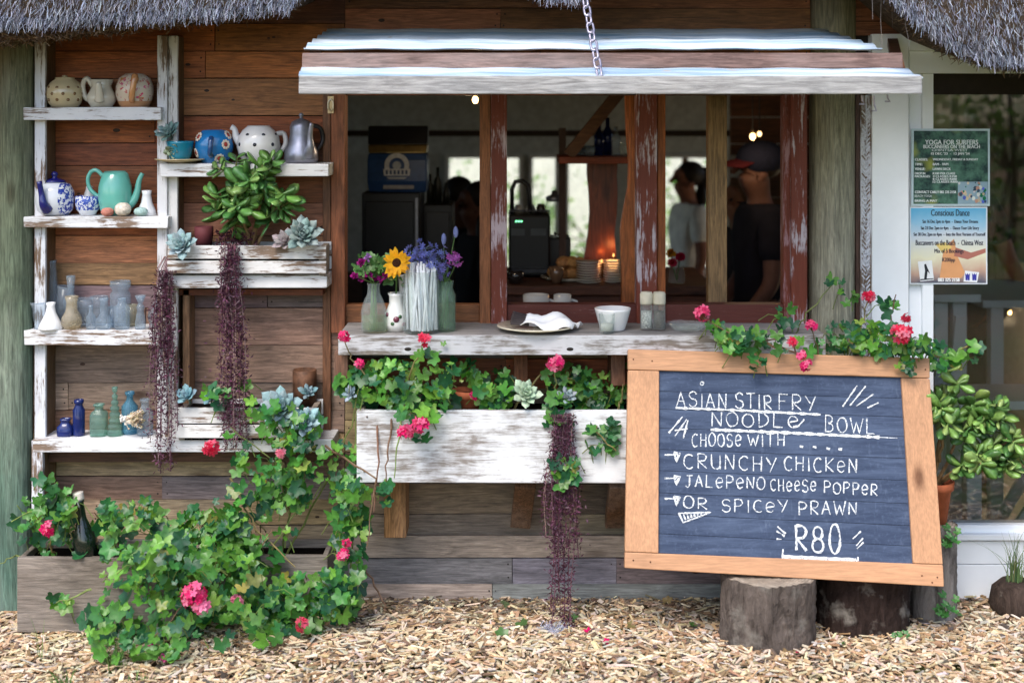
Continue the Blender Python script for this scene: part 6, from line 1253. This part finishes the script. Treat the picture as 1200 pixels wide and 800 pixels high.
em = thing('espresso_machine', 'black espresso machine on the counter with tiny green lights', 'coffee machine', (PX(620, Ym), Ym + .12, kt))
MB().box(PX(596, Ym), PX(645, Ym), Ym, Ym + .3, kt + .001, PZ(252, Ym), rgb(12, 12, 15)).build('body', M['dark'], em, bevel=.01)
b = MB(); b.box(PX(599, Ym), PX(615, Ym), Ym - .004, Ym - .0005, PZ(276, Ym), PZ(268, Ym), rgb(60, 66, 70)); b.box(PX(622, Ym), PX(640, Ym), Ym - .004, Ym - .0005, PZ(276, Ym), PZ(268, Ym), rgb(60, 66, 70)); b.build('control_panel', M['dark'], em)
b = MB()
for px in (604, 607, 610): b.box(PX(px, Ym), PX(px + 2, Ym), Ym - .006, Ym - .0045, PZ(260, Ym), PZ(258.6, Ym))
b.build('indicator_light', emit('green lamp', (.2, 1, .4), 2.), em)
MB().box(PX(600, Ym), PX(641, Ym), Ym - .05, Ym - .001, PZ(318, Ym), PZ(314, Ym), rgb(60, 60, 64)).build('drip_tray', M['metal'], em)
MB().tube([P(597, 251, Ym + .02), P(597, 247, Ym + .02), P(644, 247, Ym + .02), P(644, 251, Ym + .02)], .004, 6, rgb(90, 90, 96)).build('cup_rail', M['metal'], em)
tag(MB().tube([P(600, 254, 1.25), P(600, 222, 1.25), P(604, 213, 1.25), P(612, 212, 1.25), P(619, 217, 1.25), P(621, 232, 1.25), P(621, 250, 1.25)], .010, 9, rgb(34, 34, 38)).build('swan_neck_tap', M['dark'], smooth=True), 'dark curved swan neck tap against the bright back window', 'tap')
Yd = 1.35; x = PX(650, Yd); s = S(Yd); zd = PZ(277, Yd)
tag(MB().box(PX(636, Yd), PX(668, Yd), Yd - .08, Yd + .1, kt + .001, zd, rgb(30, 28, 30)).build('dispenser_stand', M['dark'], bevel=.006), 'black stand below the glass drinks dispenser', 'stand')
root = thing('drinks_dispenser', 'glass drinks dispenser jar with a steel lid silhouetted before the back window', 'dispenser', (x, Yd, zd)); MB().lathe((x, Yd, zd + .001), [(0, 0), (11 / s, 0), (12.5 / s, 3 / s), (12.5 / s, 34 / s), (9 / s, 41 / s)], 22).build('jar', M['glassc'], root, smooth=True); MB().lathe((x, Yd, zd + 41.2 / s), [(0, 0), (10 / s, 0), (10.5 / s, 5 / s), (4 / s, 8 / s), (3.4 / s, 12 / s), (0, 13 / s)], 20, rgb(120, 122, 128)).build('lid', M['metal'], root, smooth=True); MB().tube([Vector((x, Yd - 12 / s, zd + .02)), Vector((x, Yd - 20 / s, zd + .018))], .006, 7, rgb(60, 60, 64)).build('tap', M['metal'], root, smooth=True)
def wavy_slab(name, label, left, right, Y, th, col, mat='plankv'):
    n = len(left); b = MB(); vs = [P(x, y, Y) for x, y in left] + [P(x, y, Y) for x, y in right] + [P(x, y, Y) + Vector((0, th, 0)) for x, y in left] + [P(x, y, Y) + Vector((0, th, 0)) for x, y in right]; fs = []
    for i in range(n - 1): fs += [(i, i + 1, n + i + 1, n + i), (2 * n + i, 3 * n + i, 3 * n + i + 1, 2 * n + i + 1), (i, 2 * n + i, 2 * n + i + 1, i + 1), (n + i, n + i + 1, 3 * n + i + 1, 3 * n + i)]
    b.add(vs, fs, col); return tag(b.build(name, M[mat]), label, 'wood slab')
M['slab'] = wood('oiled slab wood', 'Z', .35, .5, (.6, 1.3))
yy = [-40, 60, 110, 150, 190, 220, 245, 270, 300, 330, 500, 800]
wavy_slab('wood_slab', 'tall live-edge orange wood slab beside the white and red window mullion', [(x, y) for x, y in zip((734, 734, 733, 734, 737, 736, 731, 727, 728, 729, 728, 728), yy)], [(750, y) for y in yy], .40, .05, rgb(196, 112, 58), 'slab')
yy = [190, 205, 225, 250, 275, 300, 320, 339]
wavy_slab('wood_slab', 'reddish-brown live-edge wood slab under the bottle shelf', [(x, y) for x, y in zip((688, 688, 690, 691, 689, 685, 682, 680), yy)], [(x, y) for x, y in zip((724, 723, 724, 723, 720, 722, 724, 724), yy)], 1.25, .05, rgb(150, 74, 44), 'slab')
bs = thing('bar_shelf', 'dark red wooden bar shelf with a diagonal brace holding glasses', 'shelf', P(700, 190, 1.1)); MB().box(PX(655, .95), PX(746, .95), .95, 1.3, PZ(192, .95), PZ(184, .95), rgb(140, 70, 46)).build('board', M['plank'], bs, bevel=.003)
MB().bar(P(666, 182, 1.0), P(726, 108, 1.0), .05, .06, rgb(96, 66, 44), (0, 1, 0)).build('brace', M['plank'], bs); MB().box(PX(655, 1.28), PX(663, 1.28), 1.26, 1.32, PZ(335, 1.3), PZ(150, 1.3), rgb(70, 48, 38)).build('post', M['plankv'], bs)
q = random.Random(5); zs = PZ(184, .95) + .001
for px, Y, h, r_, mt, nm, lb in ((702, 1.1, 38, 6, 'glassb', 'bottle', 'dark blue bottle at the left of the bar shelf'), (712, 1.15, 44, 6, 'glassb', 'bottle', 'tallest dark blue bottle on the bar shelf'), (722, 1.1, 34, 5.5, 'glass', 'bottle', 'clear bottle on the bar shelf beside the blue ones'), (690, 1.05, 12, 8, 'glass', 'tumbler', 'low tumbler on the bar shelf under the brace'), (680, 1.08, 10, 7, 'glass', 'tumbler', 'smallest tumbler at the left of the bar shelf'), (734, 1.02, 15, 9, 'glassc', 'glass_bowl', 'glass bowl at the right end of the bar shelf')):
    s = S(Y); pr = [(0, 0), (r_, 0), (r_, h * .6), (r_ * .4, h * .76), (r_ * .4, h), (r_ * .3, h)] if nm == 'bottle' else [(0, 0), (r_ * .7, 0), (r_, h * .5), (r_ * .9, h), (r_ * .8, h), (r_ * .85, h * .5), (0, 1)]
    tag(MB().lathe((PX(px, Y), Y, zs), [(a / s, c / s) for a, c in pr], 18).build(nm, M[mt], smooth=True), lb, nm.replace('_', ' '))
# blue coffee bag on a dark cabinet
Yg = 1.15
kb = thing('cabinet', 'tall dark metal cabinet under the blue coffee bag', 'cabinet', (PX(458, Yg), Yg + .15, FZ)); MB().box(PX(424, Yg), PX(492, Yg), Yg, Yg + .34, FZ, PZ(226, Yg), rgb(30, 30, 34)).build('body', M['dark'], kb, bevel=.006)
MB().box(PX(428, Yg), PX(485, Yg), Yg - .012, Yg - .001, PZ(352, Yg), PZ(236, Yg), rgb(20, 20, 24)).build('door', M['dark'], kb, bevel=.003); MB().box(PX(487, Yg), PX(490, Yg), Yg - .014, Yg - .001, PZ(352, Yg), PZ(232, Yg), rgb(130, 130, 136)).build('trim', M['metal'], kb)
zb_ = PZ(226, Yg) + .001; bg = thing('coffee_bag', 'blue coffee sack with a pale round emblem and dark folded top', 'bag', (PX(465, Yg), Yg + .1, zb_))
b = MB(); n = 12; vs = []; rows_ = [(0, .96), (.3, 1.), (.7, 1.), (.86, .98)]
def bagrow(z, k, d):
    return [Vector((PX(465, Yg) + k * dx / S(Yg), Yg + .1 + dy * d, z)) for dx, dy in ((-35, -1), (-12, -1.12), (12, -1.12), (35, -1), (35, 1), (-35, 1))]
zt = PZ(180, Yg); zt2 = PZ(170, Yg); zt3 = PZ(148, Yg)
def bagpart(name, levels, col, mat):
    b = MB(); vs = []
    for z, k, d in levels: vs += bagrow(z, k, d)
    m = len(levels); b.add(vs, [(6 * i + j, 6 * i + (j + 1) % 6, 6 * i + 6 + (j + 1) % 6, 6 * i + 6 + j) for i in range(m - 1) for j in range(6)] + [tuple(range(6))[::-1], tuple(6 * (m - 1) + j for j in range(6))], col); b.build(name, M[mat], bg, bevel=.006)
bagpart('sack', [(zb_, .96, .08), (zb_ + .05, 1, .09), (zt - .03, 1, .085), (zt, .97, .075)], rgb(34, 66, 116), 'dark'); bagpart('gold_band', [(zt + .0005, .97, .074), (zt2, 1., .06)], rgb(150, 130, 84), 'metal'); bagpart('folded_top', [(zt2 + .0005, 1.0, .06), (zt3, 1.02, .03)], rgb(20, 22, 30), 'dark')
b = MB(); ye = Yg + .1 - .105; cx, cy = 465, 194
for k in range(26):
    a0, a1 = math.radians(-30 + k * 240 / 26), math.radians(-30 + (k + 1) * 240 / 26); b.add([P(cx + r_ * math.cos(a), cy - r_ * math.sin(a), ye) for r_, a in ((9, a0), (14.5, a0), (14.5, a1), (9, a1))], [(0, 1, 2, 3)], rgb(190, 194, 200))
for k in range(16): a0, a1 = k * .3927, (k + 1) * .3927; b.add([P(cx, cy, ye - .001), P(cx + 5 * math.cos(a0), cy - 5 * math.sin(a0), ye - .001), P(cx + 5 * math.cos(a1), cy - 5 * math.sin(a1), ye - .001)], [(0, 1, 2)], rgb(170, 176, 184))
b.add([P(x, y, ye - .002) for x, y in ((449, 198), (481, 198), (480, 206), (450, 206))], [(0, 1, 2, 3)], rgb(196, 198, 204)); b.add([P(x, y, ye - .002) for x, y in ((453, 207.5), (477, 207.5), (474, 210), (456, 210))], [(0, 1, 2, 3)], rgb(170, 174, 182)); b.add([P(x, y, ye - .002) for x, y in ((449, 217), (485, 217), (485, 221.5), (449, 221.5))], [(0, 1, 2, 3)], rgb(150, 148, 150))
for k in range(6): b.add([P(452 + k * 4.6 + x, y, ye - .003) for x, y in ((0, 199.5), (2.6, 199.5), (2.6, 204.5), (0, 204.5))], [(0, 1, 2, 3)], rgb(60, 76, 110))
b.build('emblem', M['matte'], bg)
# clutter beside the machine and the coffee bag
root = thing('low_cabinet', 'low dark cabinet right of the coffee bag cabinet carrying bottles', 'cabinet', (PX(510, 1.4), 1.5, FZ)); MB().box(PX(496, 1.4), PX(530, 1.4), 1.4, 1.7, FZ, PZ(240, 1.4), rgb(24, 22, 24)).build('body', M['dark'], root, bevel=.005); MB().box(PX(499, 1.4), PX(527, 1.4), 1.388, 1.399, PZ(340, 1.4), PZ(248, 1.4), rgb(34, 30, 30)).build('door', M['dark'], root, bevel=.003)
for px, h, r_, lb in ((504, 34, 4, 'dark bottle standing right beside the blue coffee bag'), (513, 42, 5, 'tall dark bottle on the low cabinet against the back window'), (523, 24, 4, 'short dark bottle at the right end of the low cabinet')):
    s = S(1.5); tag(MB().lathe((PX(px, 1.5), 1.5, PZ(240, 1.4) + .001), [(a / s, c / s) for a, c in ((0, 0), (r_, 0), (r_, h * .6), (r_ * .4, h * .75), (r_ * .4, h), (0, h))], 16, rgb(28, 30, 26)).build('bottle', M['dark'], smooth=True), lb, 'bottle')
for px, w, h, c_, nm, lb in ((608, 6, 9, rgb(190, 186, 176), 'cup', 'white espresso cup upside down at the left on the machine top'), (622, 6, 9, rgb(180, 178, 170), 'cup', 'white espresso cup in the middle of the machine top'), (634, 6, 10, rgb(60, 50, 46), 'cup', 'dark espresso cup at the right on the machine top')):
    s = S(1.35); tag(MB().lathe((PX(px, 1.35), 1.35, PZ(252, 1.2) + .001), [(a / s, c / s) for a, c in ((0, 0), (w, 0), (w * .95, h * .5), (w * .6, h), (0, h))], 16, c_).build(nm, M['ceramic'], smooth=True), lb, 'cup')
for px, Yq, r_, h, c_, lb in ((652, .98, .030, .07, rgb(120, 92, 70), 'brown ceramic bowl on the kitchen counter left of the pastries'), (738, 1.35, .03, .09, rgb(60, 48, 42), 'dark crock behind the small plate stack'), (604, .97, .035, .05, rgb(46, 40, 38), 'dark low bowl at the left end of the kitchen counter')):
    tag(MB().lathe((PX(px, Yq), Yq, kt + .001), [(0, 0), (r_ * .6, 0), (r_, h * .5), (r_ * 1.1, h), (r_, h), (r_ * .9, h * .5), (0, h * .2)], 18, c_).build('crock', M['ceramic'], smooth=True), lb, 'crock')
# vase of dahlias inside
base = Vector((PX(793, 1.0), 1.0, kt + .001)); s = S(1.0); root = thing('flower_vase', 'clear vase of red and yellow dahlias inside the right window pane', 'vase', base); MB().lathe(base, [(0, 0), (9 / s, 0), (10 / s, 3 / s), (8 / s, 16 / s), (9 / s, 20 / s)], 18).build('glass', M['glassc'], root, smooth=True); b = MB(); q = random.Random(6); sb = MB()
for px, py, c_ in ((797, 301, rgb(196, 36, 84)), (788, 308, rgb(206, 60, 90)), (786, 297, rgb(214, 160, 40))):
    c = P(px, py, 1.0); sb.tube([base + Vector((0, 0, .01)), c], .003, 5, rgb(70, 100, 50))
    for k in range(60): d = Vector((q.gauss(0, 1), q.gauss(-.5, .8), q.gauss(.3, .8))).normalized(); L = .024; sd = d.orthogonal() * L * .25; b.add([c, c + d * L * .6 + sd, c + d * L, c + d * L * .6 - sd], [(0, 1, 2, 3)], vary(c_, .2, q))
b.build('petals', M['petal'], root); sb.build('stems', M['stem'], root)
# lamps
def bulb(label, px, py, Y, r_, top, pw_=0):
    x, z = PX(px, Y), PZ(py, Y); root = thing('pendant_bulb', label, 'lamp', (x, Y, z)); MB().ball((x, Y, z), (r_, r_, r_ * 1.25), (1, 1, 1), 14, 10).build('bulb', BU, root, smooth=True); MB().lathe((x, Y, z + r_ * 1.1), [(r_ * .5, 0), (r_ * .55, r_), (r_ * .2, r_ * 1.5), (0, r_ * 1.5)], 12, rgb(70, 56, 40)).build('socket', M['dark'], root, smooth=True); MB().tube([Vector((x, Y, z + r_ * 2.3)), Vector((x, Y, top))], .0025, 5, rgb(30, 28, 26)).build('cord', M['dark'], root)
    if pw_: l_ = bpy.data.lights.new('bulb_light', 'POINT'); l_.energy = pw_; l_.color = (1, .74, .45); l_.shadow_soft_size = .03; lo = bpy.data.objects.new('bulb_light', l_); COL.objects.link(lo); lo.parent = root; lo.location = (0, -.05, -.04)
bulb('glowing bare bulb just under the awning at the top of the left window', 557, 117, .35, .012, CZ - .002, 1.5); bulb('glowing bare bulb above the man in the cap', 882, 160, 1.6, .014, CZ - .002, .9); bulb('dim bulb beside the lit one above the man in the cap', 890, 157, 2.0, .010, CZ - .002)
for i, (px, py) in enumerate(((1188, 354), (1175, 366), (1183, 366), (1158, 374), (1166, 376))): bulb(('highest', 'left of the middle pair', 'right of the middle pair', 'left of the lowest pair', 'right of the lowest pair')[i] + ' small warm bulb glimmering through the glass door', px, py, 3.4, .009, CZ - .002, 1.6)
tag(MB().box(PX(858, 2.86), PX(872, 2.86), 2.86, 2.895, PZ(208, 2.86), PZ(182, 2.86), rgb(196, 196, 190)).build('wall_notice', M['print']), 'pale notice on the plank partition left of the cap', 'notice')
# white tables behind the glass door
def table(label, px0, px1, pyt, Y, dep):
    zt = PZ(pyt, Y); x0, x1 = PX(px0, Y), PX(px1, Y); root = thing('table', label, 'table', ((x0 + x1) / 2, Y + dep / 2, FZ)); Wt = rgb(206, 212, 216); MB().box(x0, x1, Y, Y + dep, zt - .035, zt, Wt).build('tabletop', M['doorpaint'], root, bevel=.004)
    for x in (x0 + .05, x1 - .11):
        for y in (Y + .04, Y + dep - .1): MB().box(x, x + .06, y, y + .06, FZ, zt - .036, Wt).build('leg', M['doorpaint'], root, bevel=.003)
    MB().bar((x0 + .08, Y + .03, FZ + .08), (x1 - .08, Y + .03, zt - .1), .05, .02, Wt, (0, 1, 0)).build('brace', M['doorpaint'], root)
table('white wooden table behind the glass door at the right edge', 1152, 1330, 352, 1.5, .8); table('farther white wooden table behind the glass door, left of the nearer one', 1085, 1150, 345, 1.15, .55); table('low white bench just inside the bottom of the glass door', 1122, 1300, 470, .55, .35)
tag(MB().box(PX(1158, 4.9), PX(1184, 4.9), 4.9, 4.93, PZ(262, 4.9), PZ(222, 4.9), rgb(190, 186, 170)).build('picture_frame', M['matte']), 'pale framed picture deep inside behind the glass door', 'picture')

# ------------------------------------------------------------------ greenery outside: behind the cafe, and the trees facing it
def tree(label, x, y, z0, hgt_, cr, ch, n, seed, cols, trunk_r=.09, name='tree', lsz=.09):
    q = random.Random(seed); root = thing(name, label, name, (x, y, z0)); b = MB(); b.tube([Vector((x, y, z0 - .05)), Vector((x + .05, y, z0 + hgt_ * .35)), Vector((x - .04, y + .03, z0 + hgt_ * .75))], [trunk_r, trunk_r * .75, trunk_r * .35], 9, rgb(92, 78, 64)); cl = []
    for k in range(16):
        d = Vector((q.gauss(0, 1), q.gauss(0, 1), q.gauss(0, .8))); d = d.normalized() * q.uniform(.3, 1); c = Vector((x + d.x * cr, y + d.y * cr, z0 + hgt_ - ch / 2 + d.z * ch / 2)); cl.append(c)
        if hgt_ > 1.6: b.tube([Vector((x, y, z0 + hgt_ * .35)), Vector((x, y, z0 + hgt_ * .35)).lerp(c, .5) + Vector((0, 0, .1)), c], [trunk_r * .4, trunk_r * .25, trunk_r * .1], 5, rgb(92, 78, 64))
    b.build('trunk', M['bark'], root, smooth=True); f = MB()
    for _ in range(n):
        c = q.choice(cl) + Vector((q.gauss(0, cr * .2), q.gauss(0, cr * .2), q.gauss(0, ch * .12))); d = Vector((q.gauss(0, 1), q.gauss(0, 1), q.gauss(-.2, .6))).normalized(); L = q.uniform(.6, 1.3) * lsz; sd = d.orthogonal().normalized(); sd = Matrix.Rotation(q.uniform(0, 6), 3, d) @ sd * L * .26
        if c.z < z0 + .03: continue
        f.add([c, c + d * L * .5 + sd, c + d * L, c + d * L * .5 - sd], [(0, 1, 2, 3)], vary(q.choice(cols), .2, q), q.random())
    f.build('crown', M['leaf'], root); return root
GB = [rgb(150, 186, 104), rgb(172, 198, 126), rgb(128, 166, 92)]; GD = [rgb(112, 140, 62), rgb(92, 122, 58), rgb(136, 156, 76)]
for i, (x, y, h, w, lb) in enumerate(((-1.0, 9.2, 1.7, .7, 'light green shrub seen through the left back window'), (.1, 9.8, 1.5, .6, 'light green shrub seen between the red post and the dispenser jar'), (.85, 9.0, 1.75, .6, 'light green shrub seen right of the dispenser jar'), (1.9, 9.6, 1.9, .8, 'light green shrub seen behind the man in the white t-shirt'), (4.2, 9.2, 1.9, .9, 'light green shrub seen far through the glass door'))):
    tree(lb, x, y, -.42, h, w, h * .95, 520, 100 + i, GB, .03, 'shrub')
tag(MB().box(-9, 12, 11.5, 11.7, -.43, 1.45, rgb(244, 240, 222)).build('bright_backdrop_wall', M['matte']), 'pale wall added behind the cafe to brighten the back windows', 'wall')  # added pale wall, stands in for overbright daylight in the back windows
for i, (x, y, h, w, lb) in enumerate(((6.2, -9.5, 4.2, 1.7, 'dark leafy tree facing the cafe, nearest to the glass door'), (9.5, -12, 5.2, 2.2, 'taller dark tree facing the cafe farther right'), (3.4, -13, 4.6, 1.8, 'bushy dark tree facing the cafe behind the camera'), (-7.5, -12, 5.0, 2.1, 'dark tree facing the cafe far left'), (13.5, -10, 5.4, 2.4, 'broad dark tree facing the cafe at the far right'))):
    tree(lb, x, y, .06, h, w, h * .72, 3600, 200 + i, GD, .13, 'tree', .17)
for i, (x, y, h, w, lb) in enumerate(((3.6, -8.2, 2.7, .9, 'dark dense shrub opposite the chalkboard across the yard'), (4.9, -8.8, 3.0, 1.0, 'tall dark shrub opposite the glass door across the yard'), (6.4, -8.0, 2.8, 1.0, 'wide dark shrub right of the tall one across the yard'), (8.2, -8.6, 3.0, 1.1, 'dark shrub at the far right across the yard'))):
    tree(lb, x, y, .06, h, w, h * .98, 1500, 300 + i, GD, .05, 'shrub', .12)
